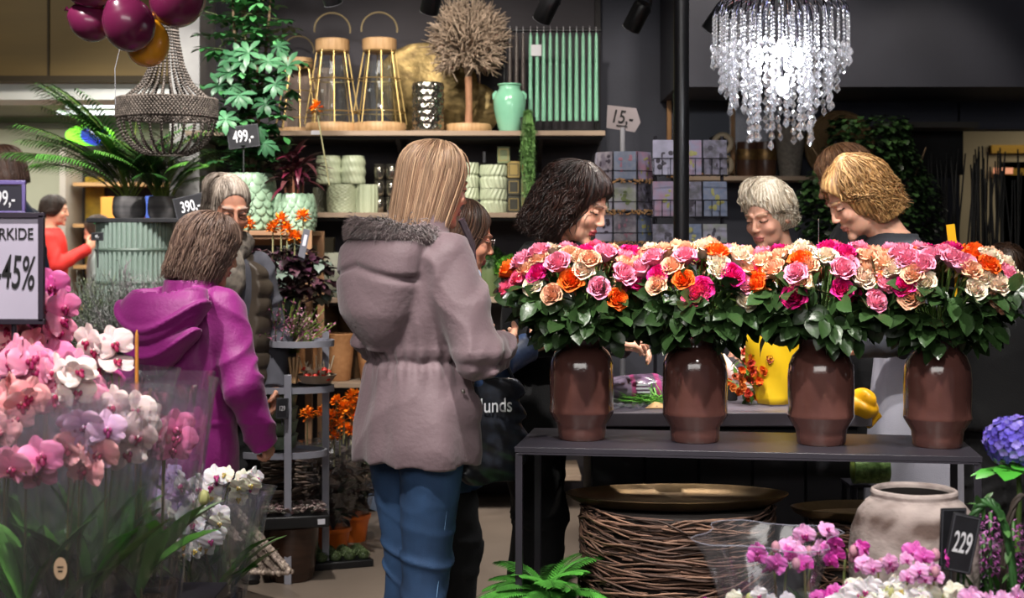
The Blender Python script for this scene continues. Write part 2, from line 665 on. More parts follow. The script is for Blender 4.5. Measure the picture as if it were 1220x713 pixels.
struct('trim_5', MB().box((-4.03, 12.99, 1.05), (0.05, 0.05, 2.0)), mat('door_edge', '#7d7f70', 0.7))
# room behind the right-hand opening
struct('wall_right_room', MB().box((4.6, 10.6, 1.5), (4.4, 0.16, 3.0)), mat('beige_wall', '#8f8468', 0.85, color2='#968b70', scale=2))
struct('wall_room_side', MB().box((2.45, 9.36, 1.5), (0.1, 2.4, 3.0)), DARK)
struct('ceiling_room', MB().box((4.6, 9.4, 2.55), (4.4, 2.5, 0.1)), CEIL)
# slim black steel column in front of the card racks
c = MB()
c.cyl((0.682, 5.75, 0), (0.682, 5.75, 3.4), 0.032, n=24)
c.cyl((0.682, 5.75, 0), (0.682, 5.75, 0.02), 0.08, n=24)
struct('column', c, mat('column_steel', '#141416', 0.35, spec=0.5, scale=20))
# ------------------------------------------------------------------ people
SKIN = mat('skin', '#d9a184', 0.5, attr='Col', mix=0.15, scale=60, sss=0.15, spec=0.35)


def rot(yaw=0, pitch=0, roll=0):
    return np.array(Matrix.Rotation(yaw, 3, 'Z') @ Matrix.Rotation(pitch, 3, 'X') @ Matrix.Rotation(roll, 3, 'Y'), np.float32)


class Pose:
    def __init__(s, H, lean=0.0, yaw=0.0, pitch=0.0, roll=0.0, hw=0.105, stance=0.06, step=0.0, legdx=0.0, female=True, headfwd=0.0, hs=1.0):
        s.H, s.lean, s.female, s.hs = H, lean, female, hs
        s.R = rot(yaw, pitch, roll)
        k = lambda z: lean * max(0, z - 0.53) / 0.29
        s.k = k
        s.hip = [np.array([sx * 0.05 * H, 0, 0.50 * H]) for sx in (-1, 1)]
        s.knee = [np.array([sx * stance * 0.9 + legdx * 0.5, sx * step * 0.5 + 0.02, 0.28 * H]) for sx in (-1, 1)]
        s.ank = [np.array([sx * stance + legdx, sx * step - 0.01, 0.05 * H]) for sx in (-1, 1)]
        s.sh = [np.array([sx * hw * H, k(0.81), 0.805 * H]) for sx in (-1, 1)]
        s.nb = np.array([0, k(0.83) - 0.005, 0.835 * H])
        s.hc = s.nb + np.array([0, headfwd, 0.035]) + s.R @ np.array([0, 0.03, 0.125 * hs])
        s.elb = [s.sh[i] + np.array([(-1, 1)[i] * 0.05, -0.02, -0.18 * H]) for i in (0, 1)]
        s.wri = [s.elb[i] + np.array([0, 0.03, -0.145 * H]) for i in (0, 1)]
        s.palm = [np.array([1, 0, 0]), np.array([-1, 0, 0])]
        s.hd = [None, None]
        s.curl = [0.5, 0.5]

    def arm(s, i, elbow, wrist, hd=None, palm=None, curl=None):
        s.elb[i] = np.array(elbow, float)
        s.wri[i] = np.array(wrist, float)
        if hd is not None:
            s.hd[i] = np.array(hd, float)
        if palm is not None:
            s.palm[i] = np.array(palm, float)
        if curl is not None:
            s.curl[i] = curl


def head_f(P, p):
    """P in head coordinates: +Y face, +Z up"""
    q = P / p.hs
    d = s_ell(q, (0, -0.012, 0.028), (0.073, 0.090, 0.084))
    d = su(d, s_ell(q, (0, 0.028, -0.028), (0.058, 0.058, 0.080)), 0.02)
    d = su(d, s_ell(q, (0, 0.030, -0.078), (0.045, 0.045, 0.032)), 0.02)
    d = su(d, s_ell(q, (0, 0.073, -0.102), (0.017, 0.014, 0.014)), 0.016)
    for sx in (-1, 1):
        d = su(d, s_ell(q, (sx * 0.038, 0.060, -0.032), (0.020, 0.018, 0.018)), 0.016)
        d = ss(d, s_ell(q, (sx * 0.030, 0.094, 0.004), (0.016, 0.014, 0.010)), 0.010)
        d = su(d, s_ell(q, (sx * 0.030, 0.0745, 0.001), (0.013, 0.011, 0.0105)), 0.003)
        d = su(d, s_cap(q, (sx * 0.014, 0.086, 0.021), (sx * 0.044, 0.074, 0.021), 0.006, 0.005), 0.010)
        d = su(d, s_ell(q, (sx * 0.0095, 0.093, -0.034), (0.006, 0.007, 0.005)), 0.005)
        R = rot(sx * 0.35, -0.15)
        e = s_ell(q, (sx * 0.074, -0.006, -0.006), (0.007, 0.017, 0.030), R)
        e = ss(e, s_ell(q, (sx * 0.080, -0.002, -0.004), (0.006, 0.010, 0.018)), 0.003)
        d = su(d, e, 0.006)
    d = su(d, s_cap(q, (0, 0.082, 0.012), (0, 0.1005, -0.029), 0.0065, 0.0082), 0.010)
    d = su(d, s_ell(q, (0, 0.0835, -0.060), (0.023, 0.009, 0.0055)), 0.006)
    d = su(d, s_ell(q, (0, 0.0825, -0.0705), (0.019, 0.009, 0.0060)), 0.004)
    d = ss(d, s_cap(q, (-0.02, 0.095, -0.0655), (0.02, 0.095, -0.0655), 0.0018), 0.003)
    return d * p.hs


def hand_f(P, w, d, n, curl, i, sc=1.0):
    d = d / np.linalg.norm(d)
    n = n - d * (n @ d)
    n = n / np.linalg.norm(n)
    s = np.cross(d, n) * (1 if i else -1)       # towards the thumb side
    out = None
    for k, (off, L) in enumerate(((0.030, 0.068), (0.010, 0.078), (-0.010, 0.072), (-0.029, 0.056))):
        a = w + s * off * 0.45 * sc + d * 0.012 * sc
        b = w + s * off * sc + d * (0.088 - abs(off - 0.005) * 0.25) * sc
        m = s_cap(P, a, b, 0.013 * sc, 0.0105 * sc)
        out = m if out is None else su(out, m, 0.012)
    for k, (off, L) in enumerate(((0.030, 0.068), (0.010, 0.078), (-0.010, 0.072), (-0.029, 0.056))):
        c = w + s * off * sc + d * (0.088 - abs(off - 0.005) * 0.25) * sc
        ang = 0.0
        for seg, fr in enumerate((0.45, 0.32, 0.23)):
            ang += curl * (0.7, 1.0, 0.7)[seg] * (1 + 0.12 * k)
            e = c + (d * math.cos(ang) + n * math.sin(ang) + s * off * 0.6) * L * fr * sc
            out = su(out, s_cap(P, c, e, (0.0092, 0.0085, 0.0078)[seg] * sc, (0.0085, 0.0078, 0.0068)[seg] * sc), 0.003)
            c = e
    c = w + s * 0.024 * sc + d * 0.022 * sc
    out = su(out, s_cap(P, w + d * 0.01 * sc, c, 0.014 * sc, 0.013 * sc), 0.01)
    for seg, (v, L) in enumerate(((s * 0.8 + d * 0.6 + n * 0.3, 0.036), (s * 0.35 + d * 0.9 + n * (0.3 + curl * 0.4), 0.032), (d * 0.9 + n * (0.3 + curl * 0.7), 0.026))):
        v = v / np.linalg.norm(v)
        e = c + v * L * sc
        out = su(out, s_cap(P, c, e, (0.0125, 0.0105, 0.0095)[seg] * sc, (0.0105, 0.0095, 0.008)[seg] * sc), 0.006)
        c = e
    return out


def body(root, p, skin='#d6a184', lips='#b0605a', brow='#5a4030', h=0.005, blush=0.15):
    H = p.H
    Rt = p.R            # head frame -> person frame

    def f(P):
        hq = (P - p.hc.astype(np.float32)) @ Rt
        d = head_f(hq, p)
        nr = 0.050 if p.female else 0.060
        d = su(d, s_cap(P, p.nb + np.array([0, 0, -0.03]), p.hc + p.R @ np.array([0, -0.028, -0.06]), nr * 1.1, nr * 0.95), 0.02)
        zs = np.array([0.47, 0.52, 0.60, 0.70, 0.78, 0.815, 0.84]) * H
        t = s_loft(P, zs, np.array([0.085, 0.095, 0.075, 0.080, 0.082, 0.055, 0.030]) * H, np.array([0.055, 0.06, 0.05, 0.06, 0.055, 0.045, 0.03]) * H, None, np.array([p.k(z / H) for z in zs]))
        d = su(d, t, 0.03)
        for i in (0, 1):
            d = su(d, s_cap(P, p.sh[i] * np.array([0.80, 1, 1]) + np.array([0, 0, -0.025]), p.elb[i], 0.038, 0.034), 0.03)
            d = su(d, s_cap(P, p.elb[i], p.wri[i], 0.036, 0.024), 0.015)
            dd = p.hd[i] if p.hd[i] is not None else p.wri[i] - p.elb[i]
            d = su(d, hand_f(P, p.wri[i], dd, p.palm[i], p.curl[i], i, H / 1.7), 0.008)
            d = su(d, s_cap(P, p.hip[i], p.knee[i], 0.075, 0.052), 0.03)
            d = su(d, s_cap(P, p.knee[i], p.ank[i], 0.052, 0.034), 0.02)
            d = su(d, s_cap(P, p.ank[i] + np.array([0, -0.02, -0.04]), p.ank[i] + np.array([0, 0.13, -0.055]), 0.035, 0.024), 0.02)
        return d

    sk, lp, bw = np.array(hx(skin)), np.array(hx(lips)), np.array(hx(brow))

    def colf(V):
        q = ((V - p.hc.astype(np.float32)) @ Rt) / p.hs
        c = np.tile(sk, (len(V), 1))
        x, y, z = np.abs(q[:, 0]), q[:, 1], q[:, 2]
        front = y > 0.045
        bl = np.exp(-((x - 0.04) ** 2 + (z + 0.035) ** 2) / 0.0006) * front * blush
        c = c * (1 - bl[:, None]) + np.array(hx('#c8604f')) * bl[:, None]
        e = ((x / 0.024) ** 2 + ((z + 0.066) / 0.0125) ** 2 < 1) & (y > 0.078)
        c[e] = lp
        e = (x > 0.014) & (x < 0.047) & (np.abs(z - 0.0225 - 0.10 * (x - 0.014) + 2.6 * np.maximum(0, x - 0.03) ** 2 * 4) < 0.0042) & front
        c[e] = sk * 0.25 + bw * 0.75
        e = (np.abs(x - 0.030) < 0.0145) & (np.abs(z + 0.0035 - 8 * (x - 0.030) ** 2) < 0.0026) & (y > 0.06)
        c[e] = np.array(hx('#2a1c18'))
        return c

    lo = np.min([p.ank[0], p.ank[1], p.wri[0], p.wri[1], p.elb[0], p.elb[1], p.hc, p.sh[0], p.sh[1]], 0) - 0.22
    hi = np.max([p.ank[0], p.ank[1], p.wri[0], p.wri[1], p.elb[0], p.elb[1], p.hc, p.sh[0], p.sh[1]], 0) + 0.22
    lo[2] = -0.02
    return sdf_obj('body', f, lo, hi, h, SKIN, root, colf)


def coat(root, p, m, zs, A, B, name='coat', CY=None, arms=((0.062, 0.055, 0.046), (0.062, 0.055, 0.046)), cuff=0.97, hem=None, wr=0.006, gather=None,
         extra=None, h=0.008, colf=None, quilt=None, pw=2.2, slv=True, open_front=False, neckcut=True, CX=None):
    """zs in metres from the floor"""
    zs = np.array(zs, float)
    CYv = np.array([p.k(z / p.H) for z in zs]) + (0 if CY is None else np.array(CY))

    def f(P):
        # cloth hangs: pull the sampling point about with folds
        d = s_loft(P, zs, np.array(A), np.array(B), CX, CYv, pw)
        if slv:
            for i in (0, 1):
                ra, rb, rc = arms[i]
                s0 = p.sh[i] * np.array([0.86, 1, 1]) + np.array([0, 0, -0.02])
                a = s_cap(P, s0, p.elb[i], ra, rb)
                w = p.elb[i] + (p.wri[i] - p.elb[i]) * cuff
                a = su(a, s_cap(P, p.elb[i], w, rb, rc), 0.02)
                if quilt is None:
                    # folds round the elbow and along the sleeve
                    ax = (w - s0) / np.linalg.norm(w - s0)
                    t = (P - s0.astype(np.float32)) @ ax.astype(np.float32)
                    a = a - wr * 1.9 * np.clip(1 - 2.2 * np.abs(nz(P + (t[:, None] * ax.astype(np.float32)) * 1.2, 9, i * 3.0)), 0, 1) ** 1.5 + wr * 0.5
                # flat cuff end
                u = (w - p.elb[i]) / np.linalg.norm(w - p.elb[i])
                a = np.maximum(a, (P - w.astype(np.float32)) @ u.astype(np.float32) - 0.012)
                d = su(d, a, 0.03)
        if quilt is not None:
            d = d - quilt * np.abs(np.sin((P[:, 2] - zs[0]) * PI / 0.075)) ** 0.5
        if gather is not None:
            zg, amp, w_ = gather
            ph = np.arctan2(P[:, 1], P[:, 0])
            e = np.exp(-((P[:, 2] - zg) / w_) ** 2)
            d = d + amp * e * np.sin(ph * 26 + 2 * nz(P, 14, 2)) + 0.010 * np.exp(-((P[:, 2] - zg) / 0.012) ** 2)
            d = d + amp * 0.9 * (P[:, 2] < zg) * np.sin(ph * 9 + 2.5 * nz(P, 6, 8))
        d = d + wr * 0.8 * nz(P * np.array([1, 1, 0.55], np.float32), 17, 1.0) - wr * 0.9 * np.clip(1 - 2.5 * np.abs(nz(P * np.array([1, 1, 0.7], np.float32), 11, 6.0)), 0, 1) ** 1.5 + wr * 0.3 * nz(P, 38, 4.0)
        if neckcut:
            d = ss(d, s_cap(P, p.nb + np.array([0, 0, -0.015]), p.nb + np.array([0, 0.01, 0.2]), 0.062, 0.075), 0.012)
        if extra is not None:
            d = extra(P, d)
        return d

    pts = np.array([p.sh[0], p.sh[1], p.elb[0], p.elb[1], p.wri[0], p.wri[1]] if slv else [p.sh[0], p.sh[1]])
    lo = np.minimum(pts.min(0) - 0.12, [-max(A) - 0.1, min(CYv) - max(B) - 0.12, zs[0] - 0.05])
    hi = np.maximum(pts.max(0) + 0.16, [max(A) + 0.1, max(CYv) + max(B) + 0.12, zs[-1] + 0.10])
    lo[2] = zs[0] - 0.05
    return sdf_obj(name, f, lo, hi, h, m, root, colf)


def trousers(root, p, m, r=(0.098, 0.066, 0.050), name='trousers', wr=0.004, h=0.008, top=0.60, bell=None, colf=None, bottom=0.055):
    H = p.H

    def f(P):
        d = s_loft(P, np.array([0.47, 0.52, top]) * H, [0.095 * H, 0.105 * H, 0.085 * H], [0.07 * H, 0.075 * H, 0.06 * H])
        for i in (0, 1):
            a = s_cap(P, p.hip[i] + np.array([0, 0, -0.01]), p.knee[i], r[0], r[1])
            b = s_cap(P, p.knee[i], p.ank[i] + np.array([0, 0, 0.0]), r[1], r[2])
            zk = p.knee[i][2]
            cr = np.exp(-((P[:, 2] - zk) / 0.09) ** 2)
            g = -wr * 2.6 * (0.25 + cr) * np.clip(1 - 2.4 * np.abs(nz(P * np.array([0.8, 0.8, 2.0], np.float32) + P[:, [0]] * np.array([0, 0, 1.0], np.float32), 15, i * 2.0)), 0, 1) ** 1.5
            d = su(d, su(a, b, 0.02) + g, 0.022)
        d = d + wr * nz(P * np.array([1, 1, 0.5], np.float32), 20, 3.0)
        return np.maximum(d, bottom - P[:, 2])

    pts = np.array(p.hip + p.knee + p.ank)
    lo, hi = pts.min(0) - 0.16, pts.max(0) + 0.16
    lo[2], hi[2] = bottom - 0.02, top * H + 0.02
    return sdf_obj(name, f, lo, hi, h, m, root, colf)


def shoes(root, p, m):
    for i in (0, 1):
        a = p.ank[i]
        b = MB()
        zs = np.linspace(0, 1, 9)
        P = np.zeros((9, 14, 3))
        for k, t in enumerate(zs):
            y = a[1] - 0.07 + t * 0.25
            wd = 0.038 * (0.85 + 0.35 * math.sin(t * PI * 0.9)) * (1 if t < 0.93 else 0.6)
            ht = 0.10 - 0.062 * min(1, max(0, (t - 0.35) / 0.5))
            ht = ht if t < 0.97 else 0.02
            an = np.linspace(0, 2 * PI, 14, endpoint=False)
            P[k, :, 0] = a[0] + wd * np.cos(an)
            P[k, :, 1] = y
            P[k, :, 2] = ht / 2 + 0.002 + ht / 2 * np.sin(an)
        b.grid(P, closev=True)
        b.F.append(tuple(range(14)))
        b.F.append(tuple(8 * 14 + j for j in reversed(range(14))))
        b.build('shoe', m, root)


def hair(root, p, col, col2, L, wide=0.088, back=0.105, locks=260, wave=0.0, fringe=0.055, m=None, seed=1, lw=0.0055, frontlen=None, open_=0.066, top=0.0, h=0.006, part=0.0, cyd=-0.03, tuck=0.0, name='hair', clear=0.8, rag=0.82):
    """hair cap plus separate locks; L = how far the ends hang below the head centre"""
    rg = np.random.default_rng(seed)
    m = m or mat('hair_' + col.strip('#'), col, 0.42, attr='Col', mix=0.9, scale=90, stretch=(1, 1, 0.12), bump=0.8, spec=0.45)
    Rt = p.R
    c1, c2 = np.array(hx(col)), np.array(hx(col2))
    OC, OR = np.array([0, 0.132, -0.045]), np.array([open_ + 0.036, 0.104, fringe + 0.072])

    def f(P):
        q = ((P - p.hc.astype(np.float32)) @ Rt) / p.hs
        d = s_ell(q, (0, -0.016, 0.030 + top / 2), (wide * 0.95, back * 0.98, 0.094 + top))
        zs = np.array([-L, -L * 0.5, 0.0, 0.04])
        k = 1.0 - tuck
        e = s_loft(q, zs, [wide * 0.92 * k, wide * (0.5 + 0.5 * k), wide * 0.97, wide * 0.7], [back * 0.62 * k, back * 0.75, back * 0.8, back * 0.7], None, [cyd - 0.02, cyd - 0.01, cyd + 0.01, cyd])
        d = su(d, e, 0.03)
        ph = np.arctan2(q[:, 0], q[:, 1] + 0.02)
        d = d + 0.0016 * np.sin(ph * 34 + 2.5 * nz(q * np.array([1, 1, 0.3], np.float32), 22, seed)) + wave * nz(q, 30, seed)
        d = ss(d, s_ell(q, OC, OR), 0.006)
        d = ss(d, s_cap(q, (0, 0.03, -0.09), (0, 0.01, -0.4), 0.055, 0.06), 0.01)
        return d * p.hs

    def colf(V):
        q = ((V - p.hc.astype(np.float32)) @ Rt)
        ph = np.arctan2(q[:, 0], q[:, 1] + 0.02)
        t = 0.5 + 0.5 * np.sin(ph * 41 + 4 * nz(q * np.array([1, 1, 0.3], np.float32), 17, seed))
        return c1 + (c2 - c1) * t[:, None] ** 1.5

    R_ = max(L, 0.12) + 0.16
    base = sdf_obj(name, f, p.hc - np.array([0.2, 0.25, R_]), p.hc + np.array([0.2, 0.25, 0.2]), h, m, root, colf)
    b = MB()
    fl = frontlen if frontlen is not None else L
    for i in range(int(locks * 2.6)):
        ph = rg.uniform(-PI, PI)
        if abs(ph) < clear and rg.random() < 0.93:      # few over the face
            continue
        n = 12
        lay = rg.uniform(0.985, 1.045)
        pts = []
        z_end = -(L if abs(ph) > 1.4 else fl) * rg.uniform(rag, 1.06)
        th0 = rg.uniform(0.1, 1.2)
        sx = part + rg.uniform(-0.02, 0.02)
        w1, w2 = rg.uniform(0, 6), rg.uniform(25, 45)
        for j in range(n):
            t = j / (n - 1)
            arc = 1.0 if L > 0.06 else 0.85
            if t < 0.5:
                th = th0 + (PI / 2 * arc - th0) * (t / 0.5)
                q = np.array([sx * math.cos(th) + wide * 0.97 * math.sin(th) * math.sin(ph), -0.016 + back * math.sin(th) * math.cos(ph), 0.030 + top / 2 + (0.095 + top) * math.cos(th)])
            else:
                u = (t - 0.5) / 0.5
                zz = 0.030 + (z_end - 0.03) * u
                kk = 1 - tuck * u
                q = np.array([wide * 0.97 * math.sin(ph) * kk, (-0.016 + cyd * u * 0.7) + back * (1 - 0.2 * u) * math.cos(ph) * kk, zz])
            q = q * np.array([lay, lay, 1])
            q[0] += wave * 2.2 * math.sin(w1 + w2 * 3 * t) * t
            q[1] += wave * 2.2 * math.cos(w1 * 2 + w2 * 2.4 * t) * t
            if (((q - OC) / (OR - 0.004)) ** 2).sum() < 1 and j > 1:
                break
            pts.append(p.hc + p.R @ (q * p.hs))
        n_ = len(pts)
        if n_ < 4:
            continue
        r = lw * 0.48 * np.array([0.4, 0.8, 1, 1, 1, 1, 1, 1, 0.9, 0.8, 0.6, 0.15])[-n_:] * rg.uniform(0.5, 1.1)
        c = c1 + (c2 - c1) * rg.random() ** 1.3
        b.tube(pts, r, 5, False, c * rg.uniform(0.75, 1.15))
    b.build('locks', m, base, sharp=0)
    return base


def fabric(name, color, bump=0.25, rough=0.85, scale=350, c2=None, **k):
    return mat(name, color, rough, color2=c2 or color, scale=scale, bump=bump, mix=0.5, sheen=0.03, **k)


def heading(deg):
    return math.radians(deg)


BLK = fabric('black_cloth', '#0c0c0e', scale=200, c2='#111114')
SHOE = mat('shoe_leather', '#161314', 0.45, scale=30, bump=0.2)


# 1. the shopper in the taupe parka, seen from behind
def shopper_parka():
    t = thing('person', 'person with long blonde hair in a taupe parka and blue jeans, seen from behind', 'person', W(495, 0, 4.14)[:2] + (0,), heading(-50))
    p = Pose(1.70, lean=0.0, yaw=-0.16, pitch=-0.20, hw=0.108, stance=0.065, step=-0.02, legdx=-0.04, headfwd=0.02)
    p.arm(1, (0.262, 0.02, 1.09), (0.17, 0.175, 1.09), curl=0.6, palm=(-0.6, 0, 0.5))
    p.arm(0, (-0.26, 0.04, 1.10), (-0.10, 0.25, 1.08), curl=0.6, palm=(0.6, 0, 0.5))
    body(t, p, '#dfa88c')
    m = mat('taupe_parka', '#665459', 0.62, color2='#6f5d62', scale=6, bump=0.5, bscale=70, sheen=0.2, spec=0.4)
    md = mat('parka_trim', '#3c3138', 0.6, scale=8, bump=0.3)

    def hood(P, d):
        # hood lying down the back, its edge towards the neck
        a = s_loft(P, np.array([1.10, 1.14, 1.20, 1.30, 1.38, 1.42, 1.445]), [0.03, 0.085, 0.125, 0.152, 0.160, 0.150, 0.12], [0.03, 0.055, 0.080, 0.085, 0.085, 0.08, 0.06], None, [-0.125, -0.130, -0.140, -0.135, -0.115, -0.095, -0.085])
        a = a - 0.010 * np.clip(1 - 2.0 * np.abs(nz(P, 8, 7)), 0, 1) + 0.012 * np.exp(-((P[:, 2] - 1.335 + 0.25 * np.abs(P[:, 0])) / 0.010) ** 2)
        d = su(d, a, 0.012)
        # stand-up collar round the neck, open at the front
        c = np.maximum(s_loft(P, np.array([1.38, 1.42, 1.505]), [0.125, 0.092, 0.085], [0.11, 0.09, 0.085], None, [0.0, 0.01, 0.02]), -s_loft(P, np.array([1.30, 1.42, 1.56]), [0.09, 0.077, 0.072], [0.08, 0.075, 0.072], None, [0, 0.01, 0.02]))
        d = su(d, c, 0.012)
        # box seam along the back and a pocket flap at the hip
        d = d - 0.002 * np.exp(-((P[:, 2] - 1.10) / 0.006) ** 2)
        pk = s_ell(P, (0.175, 0.03, 0.93), (0.03, 0.075, 0.055))
        d = su(d, pk, 0.02)
        return d

    c = coat(t, p, m, [0.775, 0.80, 0.90, 1.02, 1.07, 1.16, 1.27, 1.35, 1.40, 1.44], [0.205, 0.213, 0.205, 0.180, 0.163, 0.178, 0.192, 0.185, 0.145, 0.085],
             [0.152, 0.158, 0.152, 0.135, 0.122, 0.132, 0.138, 0.128, 0.105, 0.075], arms=((0.075, 0.068, 0.056), (0.075, 0.068, 0.056)), wr=0.006,
             gather=(1.065, 0.0045, 0.05), extra=hood, h=0.0065, cuff=1.0)
    # fur along the hood rim
    fur = MB()
    rg = np.random.default_rng(3)
    fc, fd = np.array(hx('#8b7a78')), np.array(hx('#5f5152'))
    for i in range(2600):
        a = rg.uniform(-0.1, PI + 0.1) if rg.random() < 0.8 else rg.uniform(-0.5, PI + 0.5)
        cx, cy = 0.150 * math.cos(a), -0.075 - 0.105 * math.sin(a)
        base = np.array([cx, cy, 1.425 + 0.018 * math.sin(a) + rg.normal(0, 0.012)])
        nn = np.array([math.cos(a) + rg.normal(0, 0.5), -math.sin(a) + rg.normal(0, 0.5), rg.normal(0.35, 0.5)])
        nn /= np.linalg.norm(nn)
        L = rg.uniform(0.016, 0.034)
        e = base + nn * L + np.array([0, 0, -0.008])
        fur.tube([base, base + nn * L * 0.55, e], [0.0015, 0.0012, 0.0003], 3, False, fc + (fd - fc) * rg.random())
    # rim roll below the hair
    a = np.linspace(-0.25, PI + 0.25, 26)
    fur.tube(np.stack([0.148 * np.cos(a), -0.075 - 0.102 * np.sin(a), 1.412 + 0.018 * np.sin(a)], 1), 0.020, 10, True, fd)
    fur.build('fur_trim', mat('fur', '#7a6a6a', 0.9, attr='Col', scale=100, sheen=0.4), c, sharp=0)
    # zip flap and collar edge, seen over the far shoulder
    z = MB()
    z.tube([(0.10, 0.09, 1.47), (0.105, 0.125, 1.40), (0.09, 0.150, 1.28), (0.06, 0.16, 1.10), (0.05, 0.165, 0.95), (0.05, 0.165, 0.80)], 0.010, 6, True)
    z.build('zip_flap', md, c)
    b = MB()
    b.ell((0.205, 0.015, 0.985), (0.006, 0.006, 0.006))
    b.build('snap_button', mat('dull_metal', '#8a8580', 0.35, metal=0.9), c)
    jm = mat('blue_denim', '#1e3350', 0.8, color2='#2e4c72', scale=7, bump=0.3, bscale=500, stretch=(1, 1, 0.5))
    j = trousers(t, p, jm, r=(0.100, 0.066, 0.054), name='jeans', wr=0.003, h=0.0065)
    s = MB()
    for i in (0, 1):
        sx = (-1, 1)[i]
        s.tube([p.hip[i] + np.array([sx * 0.098, 0, 0.02]), (p.hip[i] + p.knee[i]) / 2 + np.array([sx * 0.0835, 0, 0]), p.knee[i] + np.array([sx * 0.067, 0, 0]), p.ank[i] + np.array([sx * 0.055, 0, 0])], 0.0018, 4)
    s.build('side_seam', mat('denim_seam', '#5f83a8', 0.8), j)
    shoes(t, p, SHOE)
    hair(t, p, '#7d5f4a', '#b79678', 0.165, wide=0.090, back=0.108, locks=420, seed=5, lw=0.0055, frontlen=0.19, h=0.005, open_=0.058, tuck=0.05, top=0.004)


# 2. the shopper with glasses in the navy jacket
def shopper_navy():
    t = thing('person', 'person with glasses and dark bob in a navy jacket, holding a small lilac card', 'person', W(525, 0, 4.62)[:2] + (0,), heading(-72))
    p = Pose(1.525, lean=0.02, yaw=-0.15, pitch=-0.25, hw=0.10, stance=0.075, step=0.03)
    p.arm(1, (0.20, 0.04, 0.97), (0.10, 0.275, 1.065), hd=(-0.2, 0.8, 0.35), curl=0.75, palm=(-0.8, 0.2, -0.2))
    p.arm(0, (-0.20, 0.02, 0.99), (-0.06, 0.20, 1.03), curl=0.7, palm=(0.8, 0, 0.2))
    body(t, p, '#cf9478')
    m = mat('navy_jacket', '#26385a', 0.55, color2='#2e4468', scale=8, bump=0.4, bscale=60)

    def ex(P, d):
        c = np.maximum(s_loft(P, np.array([1.22, 1.26, 1.33]), [0.12, 0.088, 0.080], [0.11, 0.088, 0.080], None, [0.0, 0.01, 0.02]), -s_loft(P, np.array([1.15, 1.26, 1.40]), [0.09, 0.072, 0.068], [0.08, 0.072, 0.068], None, [0, 0.01, 0.02]))
        return su(d, c, 0.012)
    c = coat(t, p, m, [0.62, 0.64, 0.75, 0.92, 1.05, 1.17, 1.24, 1.29], [0.175, 0.18, 0.18, 0.17, 0.17, 0.168, 0.14, 0.08], [0.135, 0.14, 0.138, 0.125, 0.125, 0.12, 0.10, 0.07],
             arms=((0.062, 0.056, 0.046),) * 2, extra=ex, wr=0.005, cuff=0.93)
    b = MB()
    b.tube([(0.05, 0.10, 1.30), (0.0, 0.115, 1.27), (-0.05, 0.10, 1.30)], 0.022, 8)
    b.build('collar_lining', fabric('pale_blue_lining', '#8a93a8'), c)
    trousers(t, p, BLK, r=(0.09, 0.07, 0.068), bottom=0.03)
    shoes(t, p, SHOE)
    hair(t, p, '#2b1d17', '#5a4030', 0.10, wide=0.086, back=0.103, locks=220, seed=8, frontlen=0.10, open_=0.066)
    g = MB()
    Q = lambda x, y, z: p.hc + p.R @ np.array([x, y, z])
    for sx in (-1, 1):
        a = np.linspace(0, 2 * PI, 20, endpoint=False)
        g.tube([Q(sx * 0.031 + 0.022 * math.cos(k), 0.100 - 0.006 * abs(math.cos(k)), 0.0 + 0.016 * math.sin(k)) for k in a], 0.0014, 5, closed=True)
        g.tube([Q(sx * 0.053, 0.094, 0.004), Q(sx * 0.076, 0.05, 0.006), Q(sx * 0.079, 0.0, 0.004)], 0.0014, 5)
    g.tube([Q(-0.009, 0.102, 0.003), Q(0, 0.104, 0.005), Q(0.009, 0.102, 0.003)], 0.0014, 5)
    gl = g.build('glasses', mat('steel_frame', '#a9a5a0', 0.25, metal=1.0), t)
    # the lilac card between her fingers
    w = p.wri[1]
    k = thing('card', 'small lilac card held up by the shopper in navy', 'card', t.location, heading(-72))
    b = MB()
    b.box((w[0] - 0.005, w[1] + 0.075, w[2] + 0.055), (0.004, 0.075, 0.055), R=rot(0.2, 0.35))
    o = b.build('card_sheet', mat('lilac_card', '#9a72b8', 0.5), k, bevel=0.001)
    # shoulder bag
    bg = thing('shoulder_bag', 'black printed shopper bag hanging at the side of the shopper in navy', 'bag', t.location, heading(-72))

    def fb(P):
        d = s_loft(P, np.array([0.66, 0.70, 0.85, 0.98]), [0.022, 0.036, 0.030, 0.008], [0.075, 0.105, 0.10, 0.085], [0.245] * 4, [0.10, 0.10, 0.10, 0.10], 3)
        return d + 0.005 * nz(P, 30, 2) + 0.003 * np.sin(P[:, 2] * 90 + 40 * P[:, 1])
    sdf_obj('bag_body', fb, (0.16, -0.05, 0.62), (0.33, 0.25, 1.02), 0.005, mat('black_shiny_bag', '#17171b', 0.28, spec=0.6, color2='#262a33', scale=30), bg)
    b = MB()
    b.tube([(0.245, 0.03, 0.97), (0.24, 0.06, 1.04), (0.235, 0.10, 1.06), (0.24, 0.14, 1.04), (0.245, 0.17, 0.97)], 0.006, 6)
    b.build('handle', MATS['black_shiny_bag'], bg)
    text('lunds', 0.062, mat('white_print', '#d8dade', 0.6), bg, (0.2835, 0.10, 0.90), (PI / 2, 0, PI / 2), 0.8)


